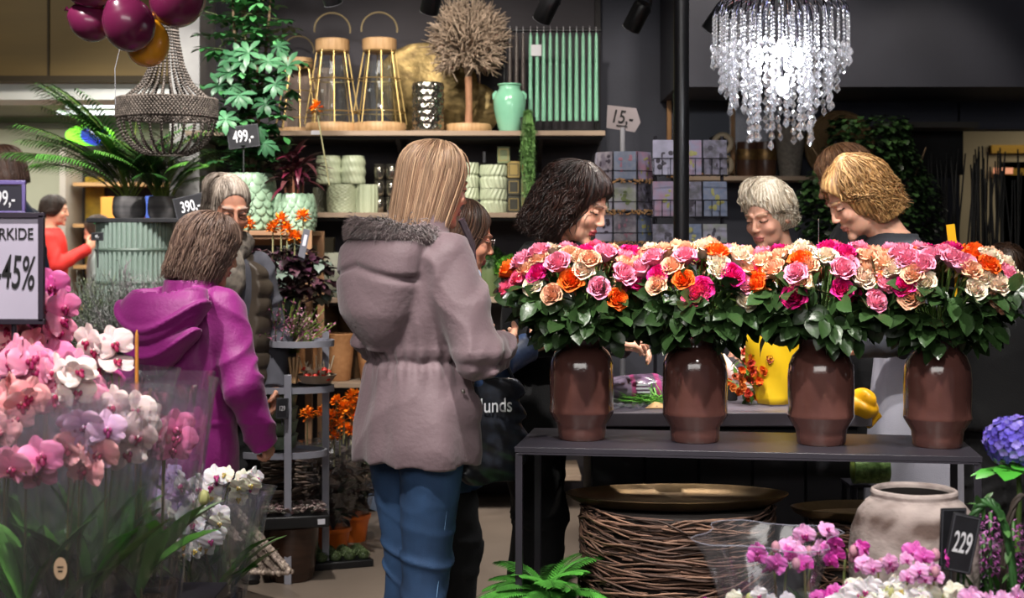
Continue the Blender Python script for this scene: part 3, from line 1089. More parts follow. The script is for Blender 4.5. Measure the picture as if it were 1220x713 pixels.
# 3. the customer with dark curls in a black coat
def shopper_curls():
    t = thing('person', 'person with shoulder-length dark curls in a black coat looking down at the counter', 'person', W(636, 0, 4.95)[:2] + (0,), heading(-108))
    p = Pose(1.665, lean=0.05, yaw=-0.12, pitch=-0.42, hw=0.10, stance=0.085, step=0.05, headfwd=0.035, hs=1.08)
    p.arm(1, (0.22, 0.06, 1.08), (0.13, 0.30, 1.08), curl=0.5, palm=(-0.5, 0, -0.6))
    p.arm(0, (-0.22, 0.06, 1.08), (-0.10, 0.30, 1.05), curl=0.5, palm=(0.5, 0, -0.6))
    body(t, p, '#e0aa90', lips='#b8555a', brow='#3a241c', h=0.0045)
    coat(t, p, BLK, [0.70, 0.74, 0.90, 1.05, 1.18, 1.30, 1.36, 1.41], [0.185, 0.19, 0.18, 0.165, 0.175, 0.178, 0.14, 0.08], [0.15, 0.155, 0.145, 0.13, 0.135, 0.13, 0.11, 0.075], arms=((0.066, 0.06, 0.05),) * 2, wr=0.004, cuff=0.98)
    trousers(t, p, BLK, r=(0.10, 0.085, 0.080), bottom=0.03)
    shoes(t, p, SHOE)
    hair(t, p, '#140c0b', '#38231c', 0.145, wide=0.098, back=0.118, locks=420, seed=11, wave=0.012, frontlen=0.10, open_=0.070, fringe=0.048, clear=1.15, part=0.02, lw=0.0068, top=0.006, tuck=-0.12)


# 4. florist with the short light hair
def florist_short():
    t = thing('person', 'person with short platinum hair in dark clothes behind the counter', 'person', W(952, 0, 5.50)[:2] + (0,), heading(128))
    p = Pose(1.625, lean=0.10, yaw=0.12, pitch=-0.30, hw=0.105, stance=0.09, headfwd=0.02, female=True, hs=1.03)
    p.arm(0, (-0.24, 0.14, 1.06), (-0.12, 0.32, 1.02), curl=0.4, palm=(0.5, 0, -0.7))
    p.arm(1, (0.25, 0.14, 1.05), (0.22, 0.36, 1.10), hd=(0.1, 0.35, 0.6), curl=0.5, palm=(-0.8, 0, -0.2))
    body(t, p, '#dba58c', lips='#b46a64', brow='#8a6a50', h=0.0045)
    coat(t, p, fabric('dark_shirt', '#1a1e26', c2='#222733'), [0.84, 0.88, 0.97, 1.075, 1.195, 1.29, 1.34, 1.38], [0.17, 0.17, 0.16, 0.16, 0.175, 0.17, 0.13, 0.075], [0.13, 0.13, 0.12, 0.12, 0.13, 0.125, 0.105, 0.07],
         name='shirt', arms=((0.056, 0.05, 0.042),) * 2, wr=0.003, cuff=0.7)
    trousers(t, p, BLK, r=(0.09, 0.07, 0.06))
    shoes(t, p, SHOE)
    hair(t, p, '#a8977e', '#f2e6d0', 0.058, wide=0.086, back=0.101, locks=560, seed=14, wave=0.008, tuck=0.15, frontlen=0.0, open_=0.070, fringe=0.047, part=0.035, top=0.010, lw=0.006, clear=1.0, rag=-0.3)


# 5. florist in profile with the grey apron
def florist_apron():
    t = thing('person', 'person with wavy blonde hair, charcoal shirt and grey apron at the counter end', 'person', W(1098, 0, 4.98)[:2] + (0,), heading(97))
    p = Pose(1.70, lean=0.10, yaw=0.0, pitch=-0.52, hw=0.112, stance=0.08, headfwd=0.045, female=False, hs=1.08)
    p.arm(0, (-0.26, 0.10, 1.10), (-0.12, 0.34, 1.04), curl=0.5, palm=(0.6, 0, -0.6))
    p.arm(1, (0.26, 0.10, 1.10), (0.12, 0.34, 1.04), curl=0.5, palm=(-0.6, 0, -0.6))
    body(t, p, '#dba78e', lips='#b8756a', brow='#a07f58', h=0.0045)
    m = fabric('charcoal_shirt', '#23252c', c2='#2a2d36')

    def ex(P, d):
        c = np.maximum(s_loft(P, np.array([1.34, 1.38, 1.435]), [0.115, 0.092, 0.083], [0.10, 0.09, 0.083], None, [p.k(.81), p.k(.82), p.k(.83)]), -s_loft(P, np.array([1.27, 1.38, 1.51]), [0.09, 0.076, 0.070], [0.08, 0.076, 0.070], None, [p.k(.8), p.k(.82), p.k(.85)]))
        return su(d, c, 0.012)
    coat(t, p, m, [0.84, 0.88, 0.98, 1.095, 1.24, 1.338, 1.388, 1.428], [0.165, 0.165, 0.16, 0.165, 0.185, 0.18, 0.14, 0.08], [0.125, 0.125, 0.12, 0.125, 0.135, 0.13, 0.11, 0.075], name='shirt',
         arms=((0.062, 0.056, 0.046),) * 2, wr=0.004, cuff=0.75, extra=ex)
    trousers(t, p, BLK, r=(0.09, 0.07, 0.06))
    shoes(t, p, SHOE)
    ap = mat('grey_apron', '#8c8b96', 0.9, color2='#9998a3', scale=6, bump=0.3, bscale=300)

    def fa(P):
        zs = np.array([0.42, 0.6, 0.86, 1.0, 1.12])
        A = [0.205, 0.20, 0.185, 0.17, 0.165]
        B = [0.165, 0.16, 0.150, 0.135, 0.13]
        o = s_loft(P, zs, A, B, None, [0.03, 0.025, 0.02, 0.02, 0.02])
        i = s_loft(P, zs + np.array([-0.1, 0, 0, 0, 0.1]), [a - 0.026 for a in A], [a - 0.026 for a in B], None, [0.03, 0.025, 0.02, 0.02, 0.02])
        ph = np.arctan2(P[:, 1], P[:, 0])
        d = np.maximum(o, -i) + 0.004 * np.sin(ph * 9 + nz(P, 5))
        return np.maximum(d, -P[:, 1] - 0.10)
    sdf_obj('apron', fa, (-0.25, -0.2, 0.38), (0.25, 0.25, 1.16), 0.007, ap, t)
    hair(t, p, '#80582f', '#cfa56c', 0.100, wide=0.088, back=0.106, locks=520, seed=17, wave=0.011, frontlen=0.01, open_=0.066, fringe=0.058, top=0.010, lw=0.006, clear=1.0, rag=0.2)


# 6. the third florist, half hidden
def florist_behind():
    t = thing('person', 'person with brown swept hair standing behind the florist in the grey apron', 'person', W(1040, 0, 5.72)[:2] + (0,), heading(62))
    p = Pose(1.80, lean=0.05, pitch=-0.35, hw=0.108, stance=0.09, female=False, hs=1.08)
    p.arm(0, (-0.25, 0.10, 1.15), (-0.15, 0.32, 1.08))
    p.arm(1, (0.25, 0.10, 1.15), (0.15, 0.32, 1.08))
    body(t, p, '#d09a80', h=0.006)
    coat(t, p, BLK, [0.86, 0.9, 1.0, 1.12, 1.30, 1.40, 1.45, 1.49], [0.165, 0.165, 0.16, 0.165, 0.185, 0.18, 0.14, 0.08], [0.125, 0.125, 0.12, 0.125, 0.135, 0.13, 0.11, 0.075], name='shirt', arms=((0.06, 0.055, 0.045),) * 2, wr=0.003)
    trousers(t, p, BLK, r=(0.09, 0.07, 0.06))
    shoes(t, p, SHOE)
    hair(t, p, '#7a5238', '#b98a62', 0.06, wide=0.092, back=0.110, locks=380, seed=19, wave=0.003, frontlen=0.04, fringe=0.045, top=0.008)


# 7. the shopper in magenta
def shopper_magenta():
    t = thing('person', 'person with brown bob in a magenta hooded jacket, seen from behind', 'person', W(219, 0, 5.35)[:2] + (0,), heading(-28))
    p = Pose(1.46, lean=0.05, yaw=-0.45, pitch=-0.30, hw=0.115, stance=0.10, step=-0.02, headfwd=0.01, hs=1.12)
    p.arm(1, (0.285, 0.0, 0.87), (0.300, 0.09, 0.68), curl=0.9)
    p.arm(0, (-0.27, 0.02, 0.88), (-0.18, 0.20, 0.82), curl=0.9)
    body(t, p, '#cf9a80')
    m = mat('magenta_jacket', '#7d0a68', 0.55, color2='#880d72', scale=7, bump=0.35, bscale=80, sheen=0.2)

    def hood(P, d):
        hz_ = np.array([1.03, 1.07, 1.15, 1.24, 1.30, 1.335]) - 0.105
        a = s_loft(P, hz_, [0.03, 0.085, 0.150, 0.185, 0.180, 0.155], [0.03, 0.05, 0.075, 0.095, 0.10, 0.09], None, [-0.165, -0.165, -0.16, -0.135, -0.105, -0.08])
        a = np.maximum(a, -s_loft(P, np.array([1.095, 1.155, 1.215, 1.295]), [0.05, 0.12, 0.150, 0.155], [0.03, 0.06, 0.075, 0.08], None, [-0.15, -0.13, -0.10, -0.07]))
        a = a - 0.010 * np.clip(1 - 2.0 * np.abs(nz(P, 8, 3)), 0, 1)
        bk = (P[:, 1] < -0.03)
        for z_, g_ in ((0.985, 0.012), (1.03, -0.009), (1.085, 0.012)):
            a = a - g_ * np.exp(-((P[:, 2] - z_ - 2.6 * P[:, 0] ** 2) / 0.014) ** 2) * bk
        d = su(d, a, 0.010)
        c = np.maximum(s_loft(P, np.array([1.135, 1.185, 1.265]), [0.15, 0.115, 0.10], [0.12, 0.105, 0.095], None, [0.02, 0.035, 0.04]), -s_loft(P, np.array([1.045, 1.185, 1.325]), [0.10, 0.098, 0.085], [0.09, 0.09, 0.08], None, [0.02, 0.035, 0.04]))
        d = su(d, c, 0.012)
        d = d - 0.003 * np.exp(-((P[:, 2] - 0.74) / 0.008) ** 2)
        return d
    coat(t, p, m, [0.545, 0.57, 0.68, 0.82, 0.94, 1.06, 1.145, 1.20], [0.212, 0.214, 0.205, 0.192, 0.198, 0.200, 0.165, 0.09], [0.180, 0.182, 0.170, 0.150, 0.150, 0.145, 0.12, 0.08],
         arms=((0.078, 0.066, 0.054),) * 2, extra=hood, wr=0.006, cuff=1.08, name='jacket', h=0.007)
    trousers(t, p, BLK, r=(0.10, 0.075, 0.065), bottom=0.03)
    shoes(t, p, SHOE)
    hair(t, p, '#4a352e', '#8a7060', 0.135, wide=0.098, back=0.115, locks=420, seed=23, wave=0.004, frontlen=0.12, h=0.0055, open_=0.058)


# 8. the grey-haired man beside her
def shopper_grey():
    t = thing('person', 'person with swept-back grey hair, glasses and a pale patterned scarf', 'person', W(262, 0, 5.95)[:2] + (0,), heading(-152))
    p = Pose(1.655, lean=0.03, yaw=0.05, pitch=-0.30, hw=0.105, stance=0.09, female=False, hs=1.14)
    p.arm(0, (-0.24, 0.03, 1.0), (-0.2, 0.12, 0.80))
    p.arm(1, (0.24, 0.03, 1.0), (0.2, 0.12, 0.80))
    body(t, p, '#c98f76', lips='#a8685c', brow='#8a8078')
    c = coat(t, p, fabric('grey_knit', '#4a4a52'), [0.74, 0.78, 0.9, 1.05, 1.2, 1.28, 1.34, 1.38], [0.19, 0.19, 0.18, 0.175, 0.18, 0.175, 0.14, 0.08], [0.14, 0.145, 0.135, 0.13, 0.13, 0.125, 0.105, 0.07], name='jumper', arms=((0.06, 0.056, 0.046),) * 2)
    vm = mat('olive_puffer', '#3d342b', 0.5, color2='#4a4036', scale=9, bump=0.3)
    coat(t, p, vm, [0.80, 0.83, 0.95, 1.08, 1.2, 1.28, 1.345], [0.205, 0.21, 0.20, 0.195, 0.20, 0.185, 0.12], [0.155, 0.16, 0.155, 0.15, 0.15, 0.14, 0.09], name='puffer_vest', slv=False, quilt=0.012, wr=0.004,
         extra=lambda P, d: np.maximum(d, -s_cap(P, (0, 0.28, 0.7), (0, 0.24, 1.5), 0.15)))
    sc = mat('pale_scarf', '#9a8f82', 0.9, color2='#5a544e', scale=28, bump=0.4)

    def fs(P):
        q = P - np.array([0, 0.03, 1.385], np.float32)
        rr = np.sqrt(q[:, 0] ** 2 + (q[:, 1] * 1.05) ** 2)
        d = np.sqrt((rr - 0.085) ** 2 + (q[:, 2] * 0.75) ** 2) - 0.045
        d = su(d, s_ell(P, (0.02, 0.15, 1.27), (0.085, 0.045, 0.12)), 0.03)
        return d + 0.008 * nz(P * np.array([1, 1, 2.2], np.float32), 20, 5)
    sdf_obj('scarf', fs, (-0.2, -0.15, 1.08), (0.22, 0.26, 1.5), 0.006, sc, t)
    trousers(t, p, BLK, r=(0.09, 0.07, 0.06), bottom=0.03)
    shoes(t, p, SHOE)
    hair(t, p, '#7d6e62', '#c4b6a8', 0.05, wide=0.082, back=0.100, locks=360, seed=27, wave=0.002, frontlen=-0.01, open_=0.070, fringe=0.070, lw=0.0045, part=0.02, clear=1.2, rag=0.3)
    g = MB()
    Q = lambda x, y, z: p.hc + p.R @ (np.array([x, y, z]) * p.hs)
    for sx in (-1, 1):
        a = np.linspace(0, 2 * PI, 20, endpoint=False)
        g.tube([Q(sx * 0.031 + 0.022 * math.cos(k), 0.100 - 0.006 * abs(math.cos(k)), 0.0 + 0.014 * math.sin(k)) for k in a], 0.0016, 5, closed=True)
        g.tube([Q(sx * 0.053, 0.094, 0.004), Q(sx * 0.076, 0.05, 0.006), Q(sx * 0.079, 0.0, 0.004)], 0.0016, 5)
    g.build('glasses', mat('dark_frame', '#2a2422', 0.3), t)


# the passers-by in the arcade on the left
def passer(label, px, Y, H, deg, coatm, skin, hc1, hc2, L, pitch=-0.1, seed=1, arm1=None, lean=0.0, tuck=0.0, hs=1.0):
    t = thing('person', label, 'person', W(px, 0, Y)[:2] + (0,), heading(deg))
    p = Pose(H, lean=lean, pitch=pitch, hw=0.105, stance=0.08, hs=hs)
    if arm1:
        p.arm(1, *arm1)
    body(t, p, skin, h=0.008)
    z = H / 1.7
    coat(t, p, coatm, [0.80 * z, 0.84 * z, 0.95 * z, 1.1 * z, 1.25 * z, 1.33 * z, 1.39 * z, 1.44 * z], [0.19, 0.19, 0.18, 0.17, 0.185, 0.18, 0.14, 0.08], [0.14, 0.145, 0.135, 0.13, 0.13, 0.125, 0.105, 0.07], name='jacket', arms=((0.064, 0.056, 0.046),) * 2, h=0.012, wr=0.004)
    trousers(t, p, BLK, r=(0.09, 0.07, 0.06), h=0.012)
    shoes(t, p, SHOE)
    hair(t, p, hc1, hc2, L, locks=160, seed=seed, h=0.009, tuck=tuck)
    return t, p


def passers():
    passer('person with short brown hair in a navy jacket, cut off by the left frame edge', 12, 7.6, 1.93, 75, mat('navy_coat', '#1c2740', 0.7), '#d0957c', '#2c1c16', '#4e362a', 0.07, seed=31, pitch=-0.2, hs=1.15)
    H = 1.66
    t, p = passer('person in a red jacket with a dark ponytail, drinking from a cup in the arcade', 60, 11.2, 1.80, -80, mat('red_jacket', '#c41f1c', 0.7, color2='#d42a22', scale=8), '#d39a80', '#1e1512', '#3a2a22', 0.04, seed=33,
                  arm1=((0.22, 0.08, 1.22), (0.10, 0.30, 1.36), (-0.1, 0.4, 0.4), (-0.8, 0, 0), 0.8))
    b = MB()
    b.tube([p.hc + np.array([0, -0.10, 0.0]), p.hc + np.array([0, -0.16, -0.05]), p.hc + np.array([0, -0.17, -0.16]), p.hc + np.array([0, -0.15, -0.27])], [0.02, 0.035, 0.03, 0.01], 8)
    b.build('ponytail', mat('dark_hair', '#1e1512', 0.5, bump=0.4, stretch=(1, 1, .1)), t)
    c = thing('drinking_cup', 'pale drinking cup with a green straw held by the person in red', 'cup', t.location, t.rotation_euler.z)
    b = MB()
    w = p.wri[1] + np.array([-0.03, 0.09, 0.03])
    b.lathe([(0.026, 0), (0.036, 0.11), (0.037, 0.112), (0.033, 0.112)], w, 16)
    b.build('cup_body', mat('paper_cup', '#d8a890', 0.7), c)
    b = MB()
    b.tube([w + np.array([0, 0, 0.02]), w + np.array([0, -0.01, 0.14]), w + np.array([0, -0.06, 0.18])], 0.005, 6)
    b.build('straw', mat('green_straw', '#2ea065', 0.5), c)
    passer('person with glasses and a pale grey top facing the one in red', 124, 11.3, 1.62, 95, mat('pale_grey_top', '#8f9a98', 0.8), '#d39a80', '#2a1e18', '#4a3628', 0.10, seed=35, pitch=-0.3)
    b = MB()
    bp = thing('backpack', 'black backpack hanging behind the person in red', 'backpack', W(46, 0, 11.2)[:2] + (0,), 0.0)

    def fb(P):
        return s_loft(P, np.array([0.62, 0.7, 1.0, 1.22, 1.32]), [0.15, 0.17, 0.17, 0.15, 0.09], [0.09, 0.12, 0.12, 0.10, 0.05], None, None, 2.6) + 0.008 * nz(P, 14)
    sdf_obj('pack_body', fb, (-0.22, -0.18, 0.55), (0.22, 0.18, 1.38), 0.012, BLK, bp)
    b = MB()
    b.tube([(-0.05, 0.05, 1.3), (-0.05, 0.09, 1.37), (0.05, 0.09, 1.37), (0.05, 0.05, 1.3)], 0.012, 6)
    b.build('strap', BLK, bp)
    passer('person with dark brown hair, only the head showing behind the rightmost roses', 1193, 5.6, 1.43, 170, BLK, '#8a6248', '#2a1b14', '#4a3426', 0.09, seed=37, pitch=-0.7, hs=0.85)


shopper_parka()
shopper_navy()
shopper_curls()
florist_short()
florist_apron()
florist_behind()
shopper_magenta()
shopper_grey()
passers()
# ------------------------------------------------------------------ wall shelf unit and what stands on it
ZS = [1.987, 1.561, 1.117, 0.674, 0.191]      # board tops
YF, YB = 7.40, 7.95
WOODL = mat('pale_board', '#8d7a68', 0.6, color2='#9a8673', scale=5, stretch=(0.3, 6, 6), bump=0.1)
su_ = thing('shelf_unit', 'dark wall shelf unit with five pale-edged boards behind the shoppers', 'shelf', (-0.60, YB, 0))
UND = mat('shelf_dark', '#211e20', 0.75, scale=10)
MB().box((0, 0.03, 1.6), (2.18, 0.03, 3.2)).build('back_panel', mat('back_panel_dark', '#38353a', 0.8, color2='#3e3b40', scale=3), su_)
for i, z in enumerate(ZS):
    w_ = 2.20
    x0, x1 = ((-1.10, 1.085) if i == 0 else (-1.10, 0.96))
    s = MB().box(((x0 + x1) / 2, -0.265, z - 0.014), (x1 - x0, 0.53, 0.026)).build('shelf_board', WOODL, su_, bevel=0.002)
    MB().box(((x0 + x1) / 2, -0.25, z - 0.034), (x1 - x0 - 0.02, 0.50, 0.014)).build('board_underside', UND, s)
for x in (-0.75, 0.0, 0.75):
    b = MB()
    b.add([(x - .012, 0, 1.95), (x + .012, 0, 1.95), (x + .012, -0.48, 1.95), (x - .012, -0.48, 1.95), (x - .012, 0, 1.80), (x + .012, 0, 1.80), (x + .012, -0.05, 1.80), (x - .012, -0.05, 1.80)],
          [(0, 3, 2, 1), (4, 5, 6, 7), (0, 1, 5, 4), (1, 2, 6, 5), (2, 3, 7, 6), (3, 0, 4, 7)])
    b.build('bracket', UND, su_)
MB().box((1.075, -0.02, 2.5), (0.03, 0.06, 1.1)).build('side_panel', UND, su_)
tk = MB().box((-0.42, -0.531, 1.976), (0.05, 0.002, 0.022)).build('price_ticket', mat('paper_white', '#c9c9d0', 0.7), su_)

GOLDW = mat('gold_wire', '#b59a62', 0.35, metal=0.8)
OAK = mat('light_oak', '#c09c72', 0.55, color2='#a9845a', scale=8, stretch=(8, 1, 1), bump=0.15)
CLEAR = film('clear_glass', '#f4f8f6', 0.16, 0.02, 0.03)


def at(px, Y, z):
    return ((px - 610) / FPX * Y, Y, z)


def lantern(px, Y, label, s=1.0):
    t = thing('wire_lantern', label, 'lantern', at(px, Y, ZS[0]), 0.2, 'wire lanterns with wooden bases')
    MB().lathe([(0.0, 0.0), (0.128, 0.0), (0.132, 0.012), (0.132, 0.035), (0.125, 0.045), (0.0, 0.045)], n=40).build('base', OAK, t).scale = (s,) * 3
    MB().lathe([(0.0, 0.40), (0.080, 0.40), (0.084, 0.41), (0.084, 0.455), (0.075, 0.46), (0.0, 0.46)], n=32).build('lid', OAK, t).scale = (s,) * 3
    b = MB()
    for k in range(8):
        a = k * PI / 4
        b.tube([(0.135 * math.cos(a), 0.135 * math.sin(a), 0.04), (0.125 * math.cos(a), 0.125 * math.sin(a), 0.10), (0.076 * math.cos(a), 0.076 * math.sin(a), 0.40)], 0.0035, 5)
    for r, z in ((0.125, 0.10), (0.105, 0.26), (0.078, 0.395)):
        a = np.arange(28) * 2 * PI / 28
        b.tube(np.stack([r * np.cos(a), r * np.sin(a), np.full(28, z)], 1), 0.003, 5, closed=True)
    b.build('wire_cage', GOLDW, t).scale = (s,) * 3
    b = MB()
    a = np.linspace(-0.15, PI + 0.15, 30)
    b.tube(np.stack([0.088 * np.cos(a), 0 * a, 0.505 + 0.085 * np.sin(a)], 1), 0.0045, 6)
    b.build('handle', mat('dark_gold_wire', '#8f8060', 0.4, metal=0.4), t).scale = (s,) * 3
    MB().lathe([(0.066, 0.05), (0.068, 0.06), (0.068, 0.34), (0.068, 0.345)], n=28, cap=False).build('glass_chimney', CLEAR, t).scale = (s,) * 3
    return t


lantern(396, 7.58, 'wire lantern with wooden lid and hoop, leftmost on the top shelf', 1.08)
lantern(452, 7.56, 'wire lantern with wooden lid and hoop, between the other lantern and the gilded dish', 1.08)
lantern(356, 7.82, 'wire lantern half hidden behind the leafy tree on the top shelf', 0.93)
t = thing('wooden_panel', 'plain pinkish wooden box panel behind the lanterns on the top shelf', 'panel', at(368, 7.88, ZS[0]))
MB().box((0, 0, 0.19), (0.27, 0.05, 0.38)).build('board', mat('pink_wood', '#7d675c', 0.7, color2='#8a7468', scale=4, stretch=(1, 1, 6)), t)
o = MB().box((0, -0.032, 0.19), (0.21, 0.012, 0.32)).build('recess', mat('pink_wood_dark', '#6d584e', 0.7), t)

GILT = mat('gilt_metal', '#a08a5c', 0.42, metal=0.85, color2='#6a5a3c', scale=18, bump=0.5, bscale=60)


def dish(px, Y, r, label, tilt=1.15, deep=0.05):
    t = thing('gilded_dish', label, 'dish', at(px, Y, ZS[0]), 0.1, 'gilded dishes')
    n = 24
    prof = [(0.0, -deep)] + [(r * u, -deep * (1 - u ** 2)) for u in np.linspace(0.2, 0.96, 8)] + [(r, 0.004), (r * 1.0, -0.004), (r * 0.9, -deep * 0.25 - 0.006), (0.0, -deep - 0.006)]
    b = MB().lathe(prof, n=56, fn=lambda a, z, i: 0.0015 * np.sin(a * 40))
    R = np.array(Matrix.Rotation(tilt, 3, 'X'))
    b.V = [v @ R.T + np.array([0, 0, r * math.sin(tilt) + 0.004]) for v in b.V]
    b.build('dish_plate', GILT, t, sharp=60)


dish(508, 7.80, 0.285, 'large round gilded dish leaning behind the mirrored vase')
dish(562, 7.84, 0.165, 'smaller gilded dish leaning behind the trunk of the twig tree')


def twig_tree():
    t = thing('twig_tree', 'decorative ball of bare twigs on a wooden trunk and round base', 'ornament', at(558, 7.60, ZS[0]))
    MB().lathe([(0, 0), (0.120, 0), (0.125, 0.010), (0.125, 0.036), (0.118, 0.046), (0, 0.046)], n=40).build('base', OAK, t)
    MB().tube([(0, 0, 0.04), (0.004, 0, 0.14), (0, 0, 0.30)], [0.022, 0.018, 0.02], 12).build('trunk', mat('trunk_wood', '#9a6f52', 0.7, scale=30, bump=0.4, stretch=(1, 1, 0.1)), t)
    b = MB()
    rg = np.random.default_rng(4)
    c1, c2 = np.array(hx('#8d7a69')), np.array(hx('#c0ab97'))
    cen = np.array([0, 0, 0.50])
    for i in range(620):
        d = rg.normal(size=3)
        d[1] *= 0.8
        d /= np.linalg.norm(d)
        rad = np.array([0.195, 0.15, 0.225])
        if d[2] < -0.75:
            continue
        e = cen + d * rad * rg.uniform(0.88, 1.04)
        s = cen + (d * rad) * rg.uniform(0.35, 0.7) - np.array([0, 0, 0.04])
        m = (s + e) / 2 + rg.normal(0, 0.013, 3)
        w = rg.normal(0, 0.016, 3)
        b.tube([s, m, e + w], [0.0048, 0.004, 0.0028], 4, True, c1 + (c2 - c1) * rg.random())
        for k in range(2):
            q = m + (e - m) * rg.uniform(0.1, 0.8)
            b.tube([q, q + d * 0.03 + rg.normal(0, 0.02, 3)], [0.0034, 0.0022], 4, True, c1 + (c2 - c1) * rg.random())
    for i in range(24):
        d = rg.normal(size=3)
        d /= np.linalg.norm(d)
        b.tube([(0, 0, 0.28), cen + d * 0.05 - np.array([0, 0, 0.06]), cen + d * 0.13], [0.009, 0.007, 0.004], 5, True, c1)
    b.build('twigs', mat('dry_twig', '#a8927e', 0.8, attr='Col', scale=60), t, sharp=0)


twig_tree()


def mirrored_vase():
    t = thing('mirrored_vase', 'bubbled silver mirrored glass vase on the top shelf', 'vase', at(510, 7.52, ZS[0]))
    prof = [(0.078, 0)] + [(0.080, z) for z in np.linspace(0.005, 0.255, 60)] + [(0.074, 0.258), (0.070, 0.20)]
    b = MB().lathe(prof, n=96, fn=lambda a, z, i: 0.007 * np.abs(np.sin(a * 7 + (round(z / 0.036) % 2) * PI / 2)) * abs(math.sin(z / 0.036 * PI)) ** 0.6)
    b.build('vase_body', mat('mercury_glass', '#b5b0a4', 0.12, metal=0.95, color2='#8a8478', scale=30, bump=0.3), t, sharp=0)


mirrored_vase()
t = thing('ceramic_jar', 'mint green glazed jar with two small lugs on the top shelf', 'jar', at(607, 7.55, ZS[0]))
MB().lathe([(0.0, 0), (0.052, 0), (0.056, 0.006), (0.070, 0.06), (0.083, 0.12), (0.086, 0.165), (0.078, 0.20), (0.060, 0.222), (0.056, 0.232), (0.058, 0.245), (0.066, 0.250), (0.062, 0.256), (0.052, 0.25), (0.05, 0.22), (0, 0.2)], n=48).build('jar_body', mat('mint_glaze', '#7fc0a0', 0.15, color2='#8fcbae', scale=4, coat=0.5), t)
for sx in (-1, 1):
    b = MB()
    b.tube([(sx * 0.066, 0, 0.215), (sx * 0.084, 0, 0.20), (sx * 0.084, 0, 0.175)], [0.009, 0.008, 0.006], 8)
    b.build('lug', MATS['mint_glaze'], t)


def candle_rack():
    t = thing('candle_rack', 'dark iron rack for hanging candles at the right of the top shelf', 'rack', at(660, 7.62, ZS[0]))
    b = MB()
    m = mat('iron_dark', '#28282a', 0.45, metal=0.7)
    for x in (-0.265, 0.235):
        MB().cyl((x, 0, 0), (x, 0, 0.555), 0.007).build('post', m, t)
    MB().cyl((-0.28, 0, 0.55), (0.25, 0, 0.55), 0.010).build('rail', m, t)
    MB().cyl((-0.28, 0.06, 0.008), (0.25, 0.06, 0.008), 0.007).cyl((-0.28, -0.06, 0.008), (0.25, -0.06, 0.008), 0.007).cyl((-0.265, -0.06, 0.008), (-0.265, 0.06, 0.008), 0.007).cyl((0.235, -0.06, 0.008), (0.235, 0.06, 0.008), 0.007).build('foot_frame', m, t)
    MB().box((-0.095, -0.03, 0.44), (0.055, 0.002, 0.06)).build('price_tag', MATS['paper_white'], t)
    gm = mat('green_wax', '#7bb79a', 0.4, color2='#86bfa2', scale=5, objcol=False)
    dm = mat('bronze_wax', '#4a4340', 0.4)
    first = {}
    ordw = ['first', 'second', 'third', 'fourth', 'fifth', 'sixth', 'seventh', 'eighth', 'ninth', 'tenth', 'eleventh']
    for k in range(14):
        dark = k < 3
        x = -0.235 + (0.035 * k if dark else 0.035 * k + 0.005)
        lab = ('dark bronze taper candle, %s from the left end of the iron rack' % ordw[k]) if dark else ('mint green taper candle, %s of the mint row counted from the twig tree' % ordw[k - 3])
        c = thing('taper_candle', lab, 'candle', (t.location[0] + x, t.location[1] - 0.012, ZS[0] + 0.02), 0, ('dark' if dark else 'mint') + ' taper candles on the iron rack')
        b = MB().lathe([(0.0, 0.045), (0.0115, 0.046), (0.0120, 0.08), (0.0085, 0.49), (0.004, 0.515), (0, 0.517)], n=12)
        if dark not in first:
            o = b.build('wax', dm if dark else gm, c)
            w = MB().tube([(0, 0, 0.51), (0, 0.002, 0.545), (0, 0.012, 0.552)], 0.0012, 4).build('wick', MATS['paper_white'], c)
            first[dark] = (o, w)
        else:
            for q in first[dark]:
                r = q.copy()
                COL.objects.link(r)
                r.parent = c


candle_rack()

# trailing plant in its small pot at the edge of the shelf
t = thing('trailing_plant', 'trailing string-like green plant hanging over the top shelf edge', 'plant', at(629, 7.46, ZS[0]))
MB().lathe([(0, 0), (0.034, 0), (0.042, 0.07), (0.038, 0.07), (0.034, 0.06), (0, 0.06)], n=20).build('pot', mat('dark_pot', '#2c2c2e', 0.5), t)
b = MB()
rg = np.random.default_rng(6)
for i in range(46):
    x, y = rg.normal(0, 0.012), rg.normal(-0.01, 0.01)
    L = rg.uniform(0.18, 0.44)
    pts = [(x * 0.6, y, 0.06), (x, -0.045 + y * .5, 0.09), (x * 1.4, -0.085, 0.02)] + [(x * 1.6 + rg.normal(0, 0.004), -0.09 + rg.normal(0, 0.006), 0.02 - L * q) for q in np.linspace(0.1, 1, 7)]
    c = np.array(hx('#6f9a55')) * rg.uniform(0.6, 1.25)
    b.tube(pts, 0.0016, 4, False, c)
    for q in pts[1:]:
        for k in range(5):
            d = rg.normal(size=3)
            b.leaf(np.array(q) + rg.normal(0, 0.004, 3), d, 0.018, 0.006, n=2, col=c * rg.uniform(0.8, 1.3))
b.build('trails', mat('trail_green', '#6a9a50', 0.5, attr='Col'), t, sharp=0)

# embossed pots, tealights and small boxes on the second board
POTG = mat('pale_green_glaze', '#a3ac90', 0.35, color2='#b0b89c', scale=8)


